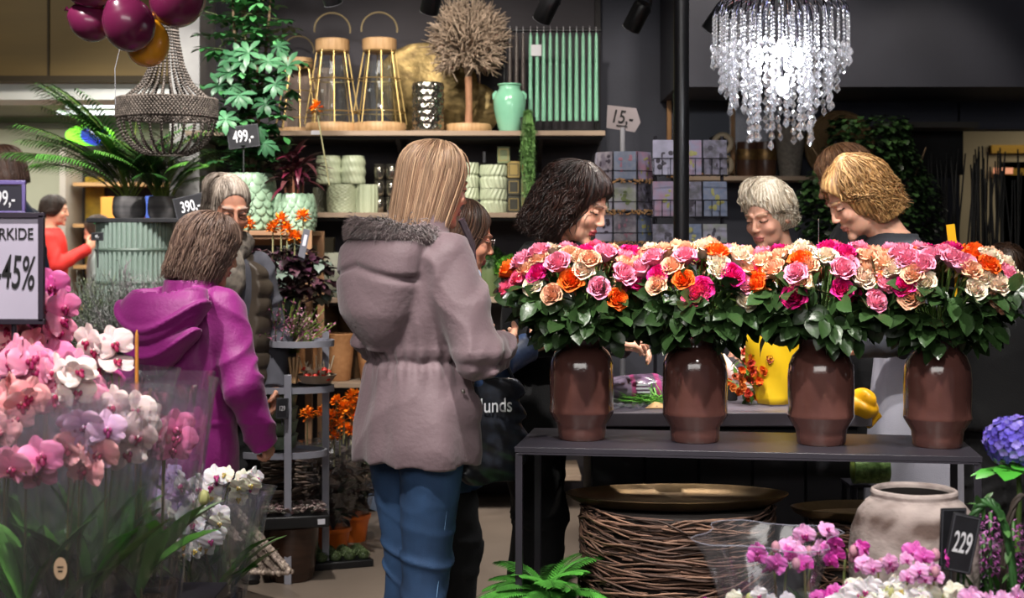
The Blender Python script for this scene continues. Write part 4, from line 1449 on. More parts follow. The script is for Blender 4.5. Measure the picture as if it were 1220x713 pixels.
def emb_pot(px, z, r, h, style, label, Y=7.58, m=None, group='embossed pale green pots', name='flower_pot'):
    t = thing(name, label, 'pot', at(px, Y, z), 0, group)
    nrow = 6
    if style == 'rib':
        fn = lambda a, zz, i: 0.0022 * np.sign(np.sin(a * 14))
        n = 112
    elif style == 'weave':
        fn = lambda a, zz, i: 0.0025 * np.sin(a * 16 + (round(zz / (h / 16)) % 2) * PI)
        n = 128
    elif style == 'wrap':
        fn = lambda a, zz, i: 0.003 * np.sin(a * 17 + 4 * math.sin(zz * 30)) - 0.010 * math.exp(-((zz - h / 2) / 0.006) ** 2)
        n = 96
    else:
        fn = lambda a, zz, i: 0.003 * np.abs(np.sin(a * 9 + zz * 60)) + 0.002 * math.sin(zz * 120)
        n = 96
    prof = [(0, 0), (r * 0.93, 0)] + [(r * (0.95 + 0.05 * math.sin(PI * q)), h * q) for q in np.linspace(0.01, 0.99, 28)] + [(r * 0.93, h), (r * 0.88, h * 0.99), (r * 0.86, h * 0.8), (0, h * 0.78)]
    b = MB().lathe(prof, n=n, fn=lambda a, zz, i: fn(a, zz, i) if 2 <= i <= 29 else 0 * a)
    b.build('pot_body', m or POTG, t, sharp=0)
    return t


z2 = ZS[1]
emb_pot(408, z2, 0.082, 0.150, 'weave', 'woven-pattern pale pot at the left of the lower row on the second shelf')
emb_pot(437, z2, 0.062, 0.150, 'rib', 'vertically ribbed pale pot beside the woven-pattern pot')
emb_pot(392, z2 + 0.152, 0.066, 0.150, 'swirl', 'pale embossed pot, left one stacked on the woven-pattern pot')
emb_pot(421, z2 + 0.152, 0.062, 0.150, 'swirl', 'pale embossed pot stacked above the ribbed pot')
emb_pot(383, z2, 0.045, 0.140, 'weave', 'dark olive woven pot half hidden behind the dark red leaves', Y=7.7, m=mat('olive_glaze', '#4c4c3c', 0.4))
emb_pot(557, z2, 0.060, 0.132, 'wrap', 'pale string-wrapped pot beside the blonde head, lower one')
emb_pot(557, z2 + 0.134, 0.060, 0.132, 'wrap', 'pale string-wrapped pot beside the blonde head, upper one')
emb_pot(588, z2, 0.073, 0.126, 'wrap', 'wide string-wrapped pale pot, lower of the right-hand stack')
emb_pot(588, z2 + 0.128, 0.073, 0.126, 'wrap', 'wide string-wrapped pale pot, upper of the right-hand stack')
MERC = MATS['mercury_glass']
first = None
k = 0
for row in range(3):
    for col_ in range(4):
        px = 452 + 14 * col_
        base = z2 + row * 0.088
        t = thing('tealight_glass', 'small mirrored tealight glass, %s row and %s place left of the blonde head' % (['bottom', 'middle', 'top'][row], ['first', 'second', 'third', 'fourth'][col_]), 'candle holder', at(px, 7.60, base), 0.2 * k, 'mirrored tealight glasses')
        if first is None:
            b = MB().lathe([(0, 0), (0.022, 0), (0.027, 0.02), (0.029, 0.05), (0.026, 0.085), (0.023, 0.085), (0.024, 0.05), (0.018, 0.01), (0, 0.01)], n=36, fn=lambda a, z, i: 0.003 * np.abs(np.sin(a * 5 + i)))
            first = b.build('glass', MERC, t, sharp=0)
            first2 = MB().lathe([(0.0, 0.012), (0.016, 0.012), (0.016, 0.03), (0, 0.031)], n=16).build('wax', mat('ivory_wax', '#d8cdb0', 0.5), t)
        else:
            for q in (first, first2):
                r = q.copy()
                COL.objects.link(r)
                r.parent = t
        k += 1
bm_ = mat('dark_box_card', '#2b2a20', 0.5, color2='#35342a')
gm_ = mat('gold_print', '#8d7a48', 0.35, metal=0.6)
pal = mat('sage_card', '#6f7a55', 0.6)
bx = [(612, z2, 0), (612, z2 + 0.092, 0), (612, z2 + 0.184, 1), (628, z2, 2), (628, z2 + 0.092, 2), (628, z2 + 0.184, 0), (600, z2 + 0.262, 2)]
names = {0: 'gold-framed dark gift box, %s box right of the wrapped pots', 1: 'brass-coloured gift box, %s box right of the wrapped pots', 2: 'sage green gift box, %s box right of the wrapped pots'}
for i, (px, z, kk) in enumerate(bx):
    t = thing('gift_box', names[kk] % ['bottom left', 'middle left', 'upper left', 'bottom right', 'middle right', 'upper right', 'topmost'][i], 'box', at(px, 7.58, z), 0, 'gift boxes, style %s' % ['dark', 'brass', 'sage'][kk])
    MB().box((0, 0, 0.045), (0.066, 0.066, 0.088)).build('carton', (bm_, gm_, pal)[kk], t, bevel=0.002)
    b = MB()
    for (x, z_, w, h) in ((0, 0.075, 0.05, 0.004), (0, 0.015, 0.05, 0.004), (-0.024, 0.045, 0.004, 0.06), (0.024, 0.045, 0.004, 0.06)):
        b.box((x, -0.034, z_), (w, 0.001, h))
    b.build('printed_frame', gm_ if kk != 1 else bm_, t)
t = thing('candle', 'small white candle in a dark holder on the second shelf', 'candle', at(577, 7.80, z2 + 0.0))
MB().lathe([(0, 0), (0.02, 0), (0.02, 0.28), (0, 0.28)], n=14).build('holder', bm_, t)
MB().lathe([(0, 0.28), (0.009, 0.28), (0.008, 0.34), (0, 0.34)], n=10).build('wax', MATS['paper_white'], t)

# geometric vases on the third board
VAS = mat('ribbed_vase_glaze', '#a9ab9c', 0.45, color2='#8e9283', scale=5, bump=0.1)


def zig_vase(px, r, h, label, m=VAS):
    t = thing('faceted_vase', label, 'vase', at(px, 7.58, ZS[2]), 0, 'faceted pale vases')
    prof = [(r * 0.8, 0)] + [(r * (0.80 + 0.22 * math.sin(PI * min(1, q * 1.05)) ** 0.8 - 0.30 * max(0, q - 0.6) / 0.4) , h * q) for q in np.linspace(0.02, 0.98, 12)] + [(r * 0.5, h), (r * 0.44, h * 0.97)]
    b = MB().lathe(prof, n=40, fn=lambda a, z, i: (0.007 * np.where((np.round(a / (2 * PI) * 40).astype(int)) % 2 == 0, 1, -1) * (1 if i % 2 else -1)) if 0 < i < len(prof) - 2 else 0 * a)
    b.build('vase_body', m, t, sharp=25)
    return t


zig_vase(395, 0.118, 0.235, 'large faceted pale vase on the third shelf beside the tree pots')
zig_vase(444, 0.098, 0.215, 'faceted pale vase on the third shelf touching the parka outline')
t = thing('storage_box', 'small sand-coloured box at the back of the third shelf', 'box', at(386, 7.85, ZS[2]))
MB().box((0, 0, 0.15), (0.11, 0.08, 0.30)).build('carton', mat('sand_card', '#8a8068', 0.7), t, bevel=0.003)
MB().box((0, 0, 0.305), (0.116, 0.086, 0.02)).build('lid', MATS['sand_card'], t, bevel=0.003)


def baby_tears(px, r, label, seed, n=900, hgt=0.085, Y=7.58, pm='#7e8c5c', col='#6fae3e', dark=1.0, ph=0.13):
    t = thing('potted_plant', label, 'plant', at(px, Y, ZS[2]), 0, None)
    MB().lathe([(0, 0), (r * 0.62, 0), (r * 0.78, ph * 0.4), (r * 0.86, ph * 0.8), (r * 0.82, ph), (r * 0.74, ph), (r * 0.74, ph * 0.9), (0, ph * 0.88)], n=36).build('pot', mat('moss_glaze' + pm, pm, 0.4), t)
    b = MB()
    rg = np.random.default_rng(seed)
    c = np.array(hx(col)) * dark
    b.ell((0, 0, ph * 0.95), (r * 0.85, r * 0.85, hgt * 0.75), col=c * 0.4)
    for i in range(n):
        d = rg.normal(size=3)
        d[2] = abs(d[2])
        d /= np.linalg.norm(d)
        q = np.array([0, 0, ph * 0.95]) + d * np.array([r * 0.98, r * 0.98, hgt]) * rg.uniform(0.82, 1.08)
        b.leaf(q, d + rg.normal(0, 0.7, 3), 0.018, 0.014, n=2, col=c * rg.uniform(0.6, 1.3))
    b.build('foliage', mat('fresh_leaf', '#6fae3e', 0.5, attr='Col'), t, sharp=0)


baby_tears(609, 0.085, 'bright green bushy plant in a pale green pot on the third shelf', 2, pm='#6f8058')
baby_tears(583, 0.095, 'dark green fern-like plant in a round moss green pot on the third shelf', 3, pm='#5f6f48', col='#3c6b28', n=500, hgt=0.11, Y=7.66, ph=0.16)

# tan tapered pots and the darker ones on the fourth board
TAN = mat('tan_clay', '#a9794f', 0.75, color2='#996a42', scale=40, bump=0.4)
DKC = mat('dark_bronze_clay', '#4a3520', 0.5, color2='#5c432a', scale=30, bump=0.3)
for px, lab in ((404, 'tall tapered tan clay pot, leftmost on the fourth shelf'), (443, 'tall tapered tan clay pot beside the parka on the fourth shelf'), (365, 'tan clay pot behind the grey steel stand on the fourth shelf')):
    t = thing('clay_pot', lab, 'pot', at(px, 7.55, ZS[3]), 0, 'tan tapered clay pots')
    MB().lathe([(0, 0), (0.055, 0), (0.060, 0.01), (0.074, 0.12), (0.084, 0.245), (0.080, 0.25), (0.075, 0.245), (0.065, 0.10), (0, 0.09)], n=36).build('pot_body', TAN, t)
for px, lab in ((385, 'dark bronze barrel pot, left one behind the tan pots'), (422, 'dark bronze barrel pot, middle one behind the tan pots'), (458, 'dark bronze barrel pot behind the parka')):
    t = thing('barrel_pot', lab, 'pot', at(px, 7.72, ZS[3]), 0, 'dark bronze barrel pots')
    MB().lathe([(0, 0), (0.075, 0), (0.082, 0.02), (0.088, 0.18), (0.086, 0.40), (0.080, 0.405), (0.078, 0.39), (0, 0.3)], n=36).build('pot_body', DKC, t)

# bottom board: white blossoms, plates below it
t = thing('blossom_tray', 'tray of creamy white blossoms on the lowest shelf', 'tray', at(455, 7.58, ZS[4]))
MB().box((0, 0, 0.02), (0.36, 0.26, 0.04)).build('tray_base', UND, t, bevel=0.004)
b = MB()
for i in range(420):
    q = np.array([rg.uniform(-0.17, 0.17), rg.uniform(-0.12, 0.12), rg.uniform(0.04, 0.16)])
    cc = np.array(hx('#b8b490')) * rg.uniform(0.7, 1.2)
    for k in range(4):
        b.leaf(q, rg.normal(size=3) + np.array([0, -0.3, 0.5]), 0.022, 0.018, n=2, col=cc)
tag(b.build('blossoms', mat('cream_petal', '#cfcaa8', 0.6, attr='Col'), t, sharp=0), kind='stuff')
for px, r, lab, c in ((452, 0.105, 'blue-grey plate standing on edge under the lowest shelf, front one', '#5c6a80'), (430, 0.10, 'dark plate standing on edge under the lowest shelf, behind the blue-grey one', '#2c3038')):
    t = thing('standing_plate', lab, 'plate', at(px, 7.46 + (455 - px) * 0.004, 0), 0.5)
    b = MB().lathe([(0, 0.012), (r * 0.6, 0.012), (r, 0.0), (r, -0.004), (r * 0.6, 0.004), (0, 0.004)], n=40)
    R = np.array(Matrix.Rotation(1.35, 3, 'X'))
    b.V = [v @ R.T + np.array([0, 0, r * math.sin(1.35) * 0.99]) for v in b.V]
    b.build('plate_disc', mat('plate' + c, c, 0.3), t, sharp=50)
    b = MB()
    b.tube([(r * 0.5, 0.06, 0.006), (0, 0.075, 0.09), (-r * 0.5, 0.06, 0.006)], 0.004, 6)
    b.build('stand', MATS['iron_dark'], t)

# ------------------------------------------------------------------ right-hand wall niche
t = thing('niche_shelf', 'pale-edged wall shelf behind the black column', 'shelf', at(905, 7.86, 0))
MB().box((-0.02, 0, 1.752), (0.86, 0.28, 0.024)).build('shelf_board', WOODL, t, bevel=0.002)
MB().box((-0.3, 0.05, 1.70), (0.03, 0.16, 0.08)).build('bracket', UND, t)
MB().box((0.3, 0.05, 1.70), (0.03, 0.16, 0.08)).build('bracket', UND, t)
zN = 1.764
t = thing('framed_mirror', 'square mirror in a natural wood frame behind the black column', 'mirror', at(835, 7.90, zN))
b = MB()
for x, z, w, h in ((0, 0.012, 0.375, 0.024), (0, 0.478, 0.375, 0.024), (-0.176, 0.245, 0.024, 0.49), (0.176, 0.245, 0.024, 0.49)):
    b.box((x, 0, z), (w, 0.03, h))
b.build('frame', mat('frame_wood', '#a57a4c', 0.5, color2='#8c6338', scale=6), t, bevel=0.002)
MB().box((0, 0.012, 0.245), (0.34, 0.004, 0.46)).build('mirror_glass', mat('mirror_glass', '#77777a', 0.08, metal=1.0), t)
t = thing('mirror', 'grey reflecting mirror sheet standing right of the wood-framed mirror', 'mirror', at(902, 7.93, zN))
MB().box((0, 0, 0.24), (0.25, 0.012, 0.48)).build('mirror_sheet', mat('dull_mirror', '#8d8d92', 0.22, metal=0.9), t)
MB().box((0, -0.006, 0.006), (0.25, 0.012, 0.012)).build('bottom_rail', UND, t)
for k, (z, lab) in enumerate(((0.045, 'cream ring ornament, lower one beside the wooden frame'), (0.145, 'cream ring ornament, upper one beside the wooden frame'))):
    t = thing('ring_ornament', lab, 'ornament', at(861, 7.80, zN + 0.0), 0, 'cream ring ornaments')
    a = np.arange(28) * 2 * PI / 28
    r = 0.046
    MB().tube(np.stack([r * np.cos(a), 0 * a, (0.062 if k == 0 else 0.183) + r * np.sin(a)], 1), 0.0155, 10, closed=True).build('ring', mat('cream_ceramic', '#c9b89a', 0.4), t)
for px, lab in ((890, 'bronze barrel pot with gold band, left one on the niche shelf'), (912, 'bronze barrel pot with gold band, right one on the niche shelf')):
    t = thing('banded_pot', lab, 'pot', at(px, 7.82, zN), 0, 'bronze banded pots')
    MB().lathe([(0, 0), (0.054, 0), (0.058, 0.02), (0.060, 0.12), (0.056, 0.19), (0.05, 0.19), (0.05, 0.15), (0, 0.14)], n=32).build('pot_body', mat('brown_lacquer', '#4a3128', 0.3, color2='#5c4030', scale=9), t)
    MB().lathe([(0.0605, 0.09), (0.062, 0.095), (0.0605, 0.145), (0.0585, 0.15)], n=32, cap=False).build('gold_band', mat('worn_gold', '#8a6c40', 0.4, metal=0.6, color2='#5a4430', scale=30), t)
t = thing('tall_vase', 'tall mottled grey stone vase at the right end of the niche shelf', 'vase', at(941, 7.80, zN))
MB().lathe([(0, 0), (0.052, 0), (0.056, 0.01), (0.078, 0.17), (0.082, 0.24), (0.076, 0.265), (0.068, 0.27), (0.066, 0.26), (0.07, 0.2), (0, 0.18)], n=40).build('vase_body', mat('mottled_stone', '#6e6860', 0.85, color2='#857e74', scale=60, bump=0.6), t)
# rattan disc and tag behind the chandelier
t = thing('rattan_disc', 'round woven rattan disc leaning on the wall behind the ivy', 'decoration', at(1000, 7.92, 1.70))
b = MB()
for k in range(16):
    r = 0.02 + k * 0.0105
    a = np.arange(40) * 2 * PI / 40
    b.tube(np.stack([r * np.cos(a), 0 * a - 0.001 * k, 0.24 + r * np.sin(a)], 1), 0.006, 5, closed=True)
for k in range(20):
    a = k * 2 * PI / 20
    b.tube([(0, 0, 0.24), (0.17 * math.cos(a), -0.012, 0.24 + 0.17 * math.sin(a))], 0.003, 4)
b.build('weave', mat('rattan', '#6d5434', 0.7, color2='#7d6340', scale=40), t, sharp=0)
b = MB()
a = np.arange(44) * 2 * PI / 44
b.tube(np.stack([0.185 * np.cos(a), 0 * a - 0.01, 0.24 + 0.185 * np.sin(a)], 1), 0.013, 8, closed=True)
b.build('rim', MATS['rattan'], t)
b = MB().box((-0.02, -0.03, 0.235), (0.085, 0.004, 0.085), R=Matrix.Rotation(0.3, 3, 'Y'))
q = b.build('price_tag', mat('black_tag', '#15151a', 0.5), t)
MB().box((-0.02, -0.033, 0.245), (0.032, 0.001, 0.03), R=Matrix.Rotation(0.3, 3, 'Y')).build('label_print', mat('grey_print', '#7c7c86', 0.6), q)
# ------------------------------------------------------------------ greeting-card racks
CARDC = ['#a9a6bd', '#b4b0c4', '#9c9ab8', '#a8a2ac', '#8f8aa0', '#b5b3c8', '#8c93a8']
CARDM = []
for i, c in enumerate(CARDC):
    CARDM.append(mat('card_print_%s' % 'abcdefg'[i], c, 0.45, color2=['#c0bcd4', '#9aa28c', '#b48aa0', '#6f6878', '#5c5a60', '#a8b090', '#7886a4'][i], scale=14 + 5 * i, detail=3))
MOTIF = [mat('motif_green', '#7d8c5a', 0.5), mat('motif_dark', '#4c4652', 0.5), mat('motif_rose', '#b07c90', 0.5), mat('motif_yellow', '#b0ac68', 0.5)]
GL = mat('glitter_gold', '#e6b884', 0.25, metal=0.25)
WIRE = mat('rack_wire', '#35333a', 0.4, metal=0.6)


def card_thing(root_loc, rz, local, w, h, mi, label, group, lean=0.12, motif=0):
    c = thing('greeting_card', label, 'card', root_loc, rz, group)
    R = Matrix.Rotation(local[3], 3, 'Z') @ Matrix.Rotation(-lean, 3, 'X')
    ctr = np.array(local[:3])
    MB().box(ctr, (w, 0.004, h), R=R).build('card_sheet', CARDM[mi], c)
    b = MB()
    rr = random.Random(int(abs(ctr[0] * 977 + ctr[2] * 3571 + mi * 31) * 10))
    Rn = np.array(R)
    for k in range(7):
        q = ctr + Rn @ np.array([rr.uniform(-w * .3, w * .3), -0.0028, rr.uniform(-h * .33, h * .33)])
        b.ell(q, (w * rr.uniform(0.04, 0.13), 0.0006, h * rr.uniform(0.03, 0.10)), R=Rn, nu=6, nv=8)
    b.build('printed_motif', MOTIF[motif], c)
    return c


def rack_round():
    base = at(742, 6.55, 0)
    t = thing('card_rack', 'revolving card rack with a handwritten price board on top', 'card rack', base, 0.0)
    MB().lathe([(0, 0), (0.20, 0), (0.20, 0.02), (0.03, 0.05), (0, 0.05)], n=32).build('base', WIRE, t)
    MB().cyl((0, 0, 0.03), (0, 0, 1.93), 0.012, n=12).build('pole', mat('pale_pole', '#a8a8b0', 0.4), t)
    zr = [1.682, 1.542, 1.402, 1.262, 1.122]
    b = MB()
    for z in zr:
        for k in range(8):
            a0, a1 = k * PI / 4 - PI / 8, (k + 1) * PI / 4 - PI / 8
            r = 0.145
            p0, p1 = np.array([r * math.sin(a0), -r * math.cos(a0), z]), np.array([r * math.sin(a1), -r * math.cos(a1), z])
            b.tube([p0, p1], 0.0025, 4)
            b.tube([p0 + [0, 0, 0.045], p1 + [0, 0, 0.045]], 0.002, 4)
            b.tube([p0, p0 + [0, 0, 0.13]], 0.002, 4)
            b.tube([p0, (0, 0, z)], 0.002, 4)
    b.build('wire_pockets', WIRE, t)
    n = 0
    for ri, z in enumerate(zr):
        for k in (-2, -1, 0, 1, 2):
            a = k * PI / 4
            r = 0.128
            mi = (n * 3 + ri) % 7
            where = ['top', 'second', 'third', 'fourth', 'lowest'][ri]
            face = {-2: 'far left side', -1: 'left-turned side', 0: 'front', 1: 'right-turned side', 2: 'far right side'}[k]
            card_thing(base, 0, (r * math.sin(a), -r * math.cos(a), z + 0.070, a), 0.098, 0.125, mi, 'greeting card in the %s row, %s of the round card rack' % (where, face), 'cards on the round rack', motif=(n + ri) % 4)
            n += 1
        # glittering gold strip between the rows
    rg2 = random.Random(5)
    for z in zr[:4]:
        b = MB()
        for k in range(150):
            a = rg2.uniform(-1.9, 1.9)
            r = 0.150
            b.ell((r * math.sin(a), -r * math.cos(a), z - 0.004 + rg2.uniform(-0.009, 0.012)), rg2.uniform(0.003, 0.006), nu=3, nv=4)
        tag(b.build('glitter_strip', GL, t, sharp=10), kind='stuff')
    s = thing('price_board', 'white handwritten card reading 15,- above the round card rack', 'sign', (base[0], base[1], 1.93), 0.0)
    b = MB()
    b.add([(-0.075, 0, 0.0), (0.055, 0, -0.02), (0.082, 0, 0.025), (0.062, 0, 0.09), (-0.070, 0, 0.105),
           (-0.075, 0.004, 0.0), (0.055, 0.004, -0.02), (0.082, 0.004, 0.025), (0.062, 0.004, 0.09), (-0.070, 0.004, 0.105)],
          [(0, 1, 2, 3, 4), (9, 8, 7, 6, 5), (0, 5, 6, 1), (1, 6, 7, 2), (2, 7, 8, 3), (3, 8, 9, 4), (4, 9, 5, 0)])
    b.build('board', mat('warm_card', '#9d9396', 0.7), s)
    MB().tube([(0, 0.006, -0.06), (0, 0.006, 0.04)], 0.004, 6).build('clip', WIRE, s)
    text('15,-', 0.085, mat('ink', '#141214', 0.6), s, (-0.005, -0.001, 0.047), (PI / 2, 0.1, 0), 0.8, shear=0.15)
    MB().tube([(-0.03, -0.002, 0.012), (0.02, -0.002, 0.006)], 0.0025, 4).build('underline', MATS['ink'], s)


def rack_flat():
    base = at(822, 6.35, 0)
    t = thing('card_rack', 'tall black wire card rack with large cards behind the column', 'card rack', base, 0.0)
    MB().box((0, 0.05, 0.02), (0.40, 0.34, 0.03)).build('base', WIRE, t, bevel=0.004)
    for x in (-0.15, 0.15):
        MB().cyl((x, 0.05, 0.03), (x, 0.05, 1.88), 0.008).build('post', WIRE, t)
    b = MB()
    zr = [1.700, 1.515, 1.325, 1.14]
    for z in zr:
        for zz in (0.0, 0.075):
            b.tube([(-0.165, 0.05, z + zz), (-0.165, -0.045, z + zz), (0.165, -0.045, z + zz), (0.165, 0.05, z + zz)], 0.0028, 4)
        for x in np.linspace(-0.165, 0.165, 10):
            b.tube([(x, -0.045, z + 0.075), (x, -0.045, z), (x, 0.05, z)], 0.002, 4)
    b.build('wire_pockets', WIRE, t)
    n = 0
    for ri, z in enumerate(zr):
        for ci in range(3):
            x = -0.112 + ci * 0.112
            card_thing(base, 0, (x, 0.0 + 0.012 * (ci == 1), z + 0.083, 0.05 * (ci - 1)), 0.106, 0.155, (2 * n + 3 * ri) % 7,
                       'large greeting card, %s column and %s row of the black wire rack' % (['left', 'middle', 'right'][ci], ['top', 'second', 'third', 'lowest'][ri]), 'cards on the black wire rack', lean=0.08, motif=(n * 2 + 1) % 4)
            n += 1


rack_round()
rack_flat()
# ------------------------------------------------------------------ work counter and what lies on it
ct = thing('work_counter', 'dark panelled florist counter with a grey stone-look worktop', 'counter', (0.70, 4.93, 0))
STONE = mat('worktop', '#77707a', 0.38, color2='#665f68', scale=5, bump=0.1, bscale=60)
MB().box((0, 0, 0.827), (0.94, 0.60, 0.045)).build('worktop', STONE, ct, bevel=0.004)
PAN = mat('counter_panel', '#25252a', 0.6, color2='#2b2b30', scale=4)
MB().box((0, 0.02, 0.43), (0.88, 0.50, 0.75)).build('carcass', PAN, ct)
for k in range(5):
    MB().box((-0.352 + 0.176 * k, -0.236, 0.44), (0.168, 0.014, 0.70)).build('door_panel', PAN, ct, bevel=0.003)
MB().box((0, 0.03, 0.03), (0.84, 0.46, 0.06)).build('plinth', UND, ct)
ZC = 0.85


def on(px, Y, z=ZC):
    return at(px, Y, z)


# purple-labelled bag of potting stuff
t = thing('plastic_bag', 'clear purple-printed plastic bag lying on the counter between the left vases', 'bag', on(762, 4.98), 0.1)


def fb(P):
    d = s_ell(P, (0, 0, 0.045), (0.125, 0.075, 0.046))
    return d + 0.007 * nz(P, 34, 2) + 0.004 * nz(P, 70, 1)


def cb(V):
    c = np.tile(np.array(hx('#6d5570')), (len(V), 1))
    m = np.abs(np.abs(V[:, 0] - 0.01) - 0.045) < 0.012
    c[m] = hx('#a8477a')
    m = (np.abs(V[:, 0] + 0.07) < 0.03)
    c[m] = hx('#8a7a90')
    return c


sdf_obj('bag_body', fb, (-0.16, -0.11, -0.01), (0.16, 0.11, 0.12), 0.005, mat('purple_plastic', '#6d5570', 0.22, attr='Col', spec=0.7), t, cb)
b = MB()
for k, (x, z, w) in enumerate(((-0.004, 0.075, 0.042), (-0.002, 0.062, 0.050), (0.0, 0.049, 0.045), (0.0, 0.036, 0.03))):
    b.box((x, -0.073 + 0.0 * k, z - 0.012), (w, 0.004, 0.006), rz=0.1)
b.build('label_print', mat('label_white', '#c4c0cc', 0.5), t)

t = thing('cut_greenery', 'small heap of bright green cut foliage on the counter', 'greenery', on(770, 4.86), 0.0)
b = MB()
rg = np.random.default_rng(12)
for i in range(130):
    x = rg.normal(0, 0.035)
    d = np.array([rg.normal(-0.8, 0.5), rg.normal(0, 0.5), rg.uniform(0.0, 0.3)])
    c = np.array(hx('#5fa035')) * rg.uniform(0.6, 1.4)
    b.leaf((x + 0.03, rg.normal(0, 0.03), 0.004 + rg.uniform(0, 0.02)), d, rg.uniform(0.05, 0.10), 0.008, 0.2, n=3, col=c)
tag(b.build('sprigs', mat('sprig_green', '#5fa035', 0.5, attr='Col'), t, sharp=0), kind='stuff')
t = thing('trimming_paper', 'small tan scrap of wrapping paper lying beside the second vase', 'paper', on(782, 4.76), 0.3)
b = MB()
b.add([(-0.05, -0.02, 0.002), (0.05, -0.035, 0.002), (0.055, 0.03, 0.006), (0.0, 0.02, 0.018), (-0.05, -0.02, 0.0035), (0.05, -0.035, 0.0035), (0.055, 0.03, 0.0075), (0.0, 0.02, 0.0195)],
      [(0, 3, 2, 1), (4, 5, 6, 7), (0, 1, 5, 4), (1, 2, 6, 5), (2, 3, 7, 6), (3, 0, 4, 7)])
b.build('paper_sheet', mat('kraft_tan', '#b59064', 0.7), t)
t = thing('clear_wrap', 'crumpled sheet of clear wrap lying on the worktop left of the second vase', 'wrap', on(745, 4.78), 0.2)
x = np.linspace(-0.10, 0.10, 16)
y = np.linspace(-0.05, 0.05, 9)
X, Y_ = np.meshgrid(x, y, indexing='ij')
Z = 0.006 + 0.005 * np.sin(X * 90 + Y_ * 70) + 0.004 * np.sin(X * 150 - Y_ * 120)
MB().grid(np.stack([X, Y_, Z], -1)).build('sheet', film('crinkled_film', '#e8ecff', 0.5, 0.10, 0.15), t)


def petal(b, c, d, up, L, w, cup, col, n=4):
    """rounded petal: starts at c, grows along d, cups towards up"""
    d, s, u = basis(d, up)
    T = np.linspace(0, 1, n + 1)
    U = np.array([-1, -0.55, 0, 0.55, 1])
    P = np.zeros((n + 1, 5, 3))
    for i, t_ in enumerate(T):
        wd = w / 2 * (math.sin(PI * min(1, 0.12 + 0.80 * t_)) ** 0.6)
        for j, uu in enumerate(U):
            rise = cup * L * (t_ ** 1.6) + 0.22 * w * uu * uu * (1 - 0.3 * t_)
            edge = (1 - 0.12 * uu * uu * t_)
            P[i, j] = c + d * (t_ * L * edge) + s * uu * wd + u * rise
    C = np.zeros((n + 1, 5, 3))
    for i, t_ in enumerate(T):
        C[i, :] = np.array(col[0]) * (1 - t_) + np.array(col[1]) * t_
    return b.grid(P, C)


# bouquet wrapped in yellow paper
t = thing('wrapped_bouquet', 'orange bouquet in a yellow paper sheet lying on the counter', 'bouquet', on(925, 4.86), 0.0)
b = MB()
u = np.linspace(-1.0, 1.0, 19)
v = np.linspace(0, 1, 12)
P = np.zeros((19, 12, 3))
for i, uu in enumerate(u):
    for j, vv in enumerate(v):
        a = uu * 1.9
        r = 0.055 + 0.055 * vv
        top = 0.235 + 0.035 * math.cos(a * 1.6 + 0.5) - 0.05 * (abs(uu) ** 3)
        P[i, j] = (-0.005 + r * math.sin(a) + 0.006 * math.sin(uu * 11 + vv * 5), -0.055 * math.cos(a) - 0.02 * vv + 0.006 * math.sin(vv * 9 + uu * 6), 0.005 + top * vv)
b.grid(P)
b.build('paper_wrap', mat('yellow_paper', '#d0aa10', 0.5, color2='#dcb616', scale=5, bump=0.2, bscale=30), t, solid=0.002)
b = MB()
rg = np.random.default_rng(15)
for i in range(56):
    if i < 44:
        q = np.array([-0.105 + rg.normal(0, 0.030), rg.uniform(-0.06, 0.04), rg.uniform(0.02, 0.20)])
        q[0] += (q[2] - 0.05) * 0.28
    else:
        q = np.array([rg.uniform(-0.03, 0.06), rg.uniform(-0.02, 0.05), rg.uniform(0.20, 0.27)])
    col = [hx('#ff7a2a'), hx('#ff9a4a'), hx('#f0604a'), hx('#ff9a70')][i % 4]
    dark = [k * 0.7 for k in col]
    for k in range(8):
        a = k * 2.4
        d = np.array([math.cos(a), -0.6, math.sin(a)]) + rg.normal(0, 0.2, 3)
        petal(b, q, d, (0, -1, 0.2), 0.020, 0.020, 0.4, (dark, col), 3)
for i in range(50):
    q = np.array([-0.10 + rg.normal(0, 0.04), rg.uniform(-0.04, 0.05), rg.uniform(0.02, 0.20)])
    b.leaf(q, rg.normal(size=3), 0.05, 0.018, n=3, col=np.array(hx('#5f8a34')) * rg.uniform(0.5, 1.3))
b.build('blossoms', mat('orange_petal', '#ff8a3a', 0.55, attr='Col'), t, sharp=0)
t = thing('spray_bottle', 'small green bottle with a pale cap standing behind the orange bouquet', 'bottle', on(893, 5.02))
MB().lathe([(0, 0), (0.024, 0), (0.026, 0.01), (0.026, 0.09), (0.020, 0.115), (0.010, 0.13), (0.010, 0.14), (0, 0.14)], n=24).build('bottle_body', mat('green_bottle', '#4a9a58', 0.2, trans=0.4), t)
MB().lathe([(0, 0.14), (0.012, 0.14), (0.012, 0.165), (0, 0.166)], n=16).build('cap', mat('pale_cap', '#a8c8a8', 0.4), t)
t = thing('paper_roll', 'pink and white patterned wrapping paper cone lying on the counter', 'paper', on(873, 4.98), 0.0)
b = MB().tube([(-0.05, 0, 0.14), (0.06, -0.03, 0.03)], [0.032, 0.018], 20)
b.build('paper_cone', mat('floral_paper', '#c8a0a0', 0.6, color2='#e0d4d0', scale=40), t)
MB().tube([(-0.056, 0.001, 0.146), (-0.05, 0, 0.14)], [0.024, 0.034], 20).build('rolled_edge', MATS['floral_paper'], t)
MB().tube([(0.0, 0.02, 0.004), (0.0, 0.0, 0.06)], [0.02, 0.012], 10).build('weight', mat('dark_clip', '#333', 0.5) if False else UND, t)

# crumpled yellow bag at the counter end
t = thing('yellow_bag', 'crumpled saffron yellow plastic bag at the right end of the counter', 'bag', (1.135, 4.66, 0.80), 0)


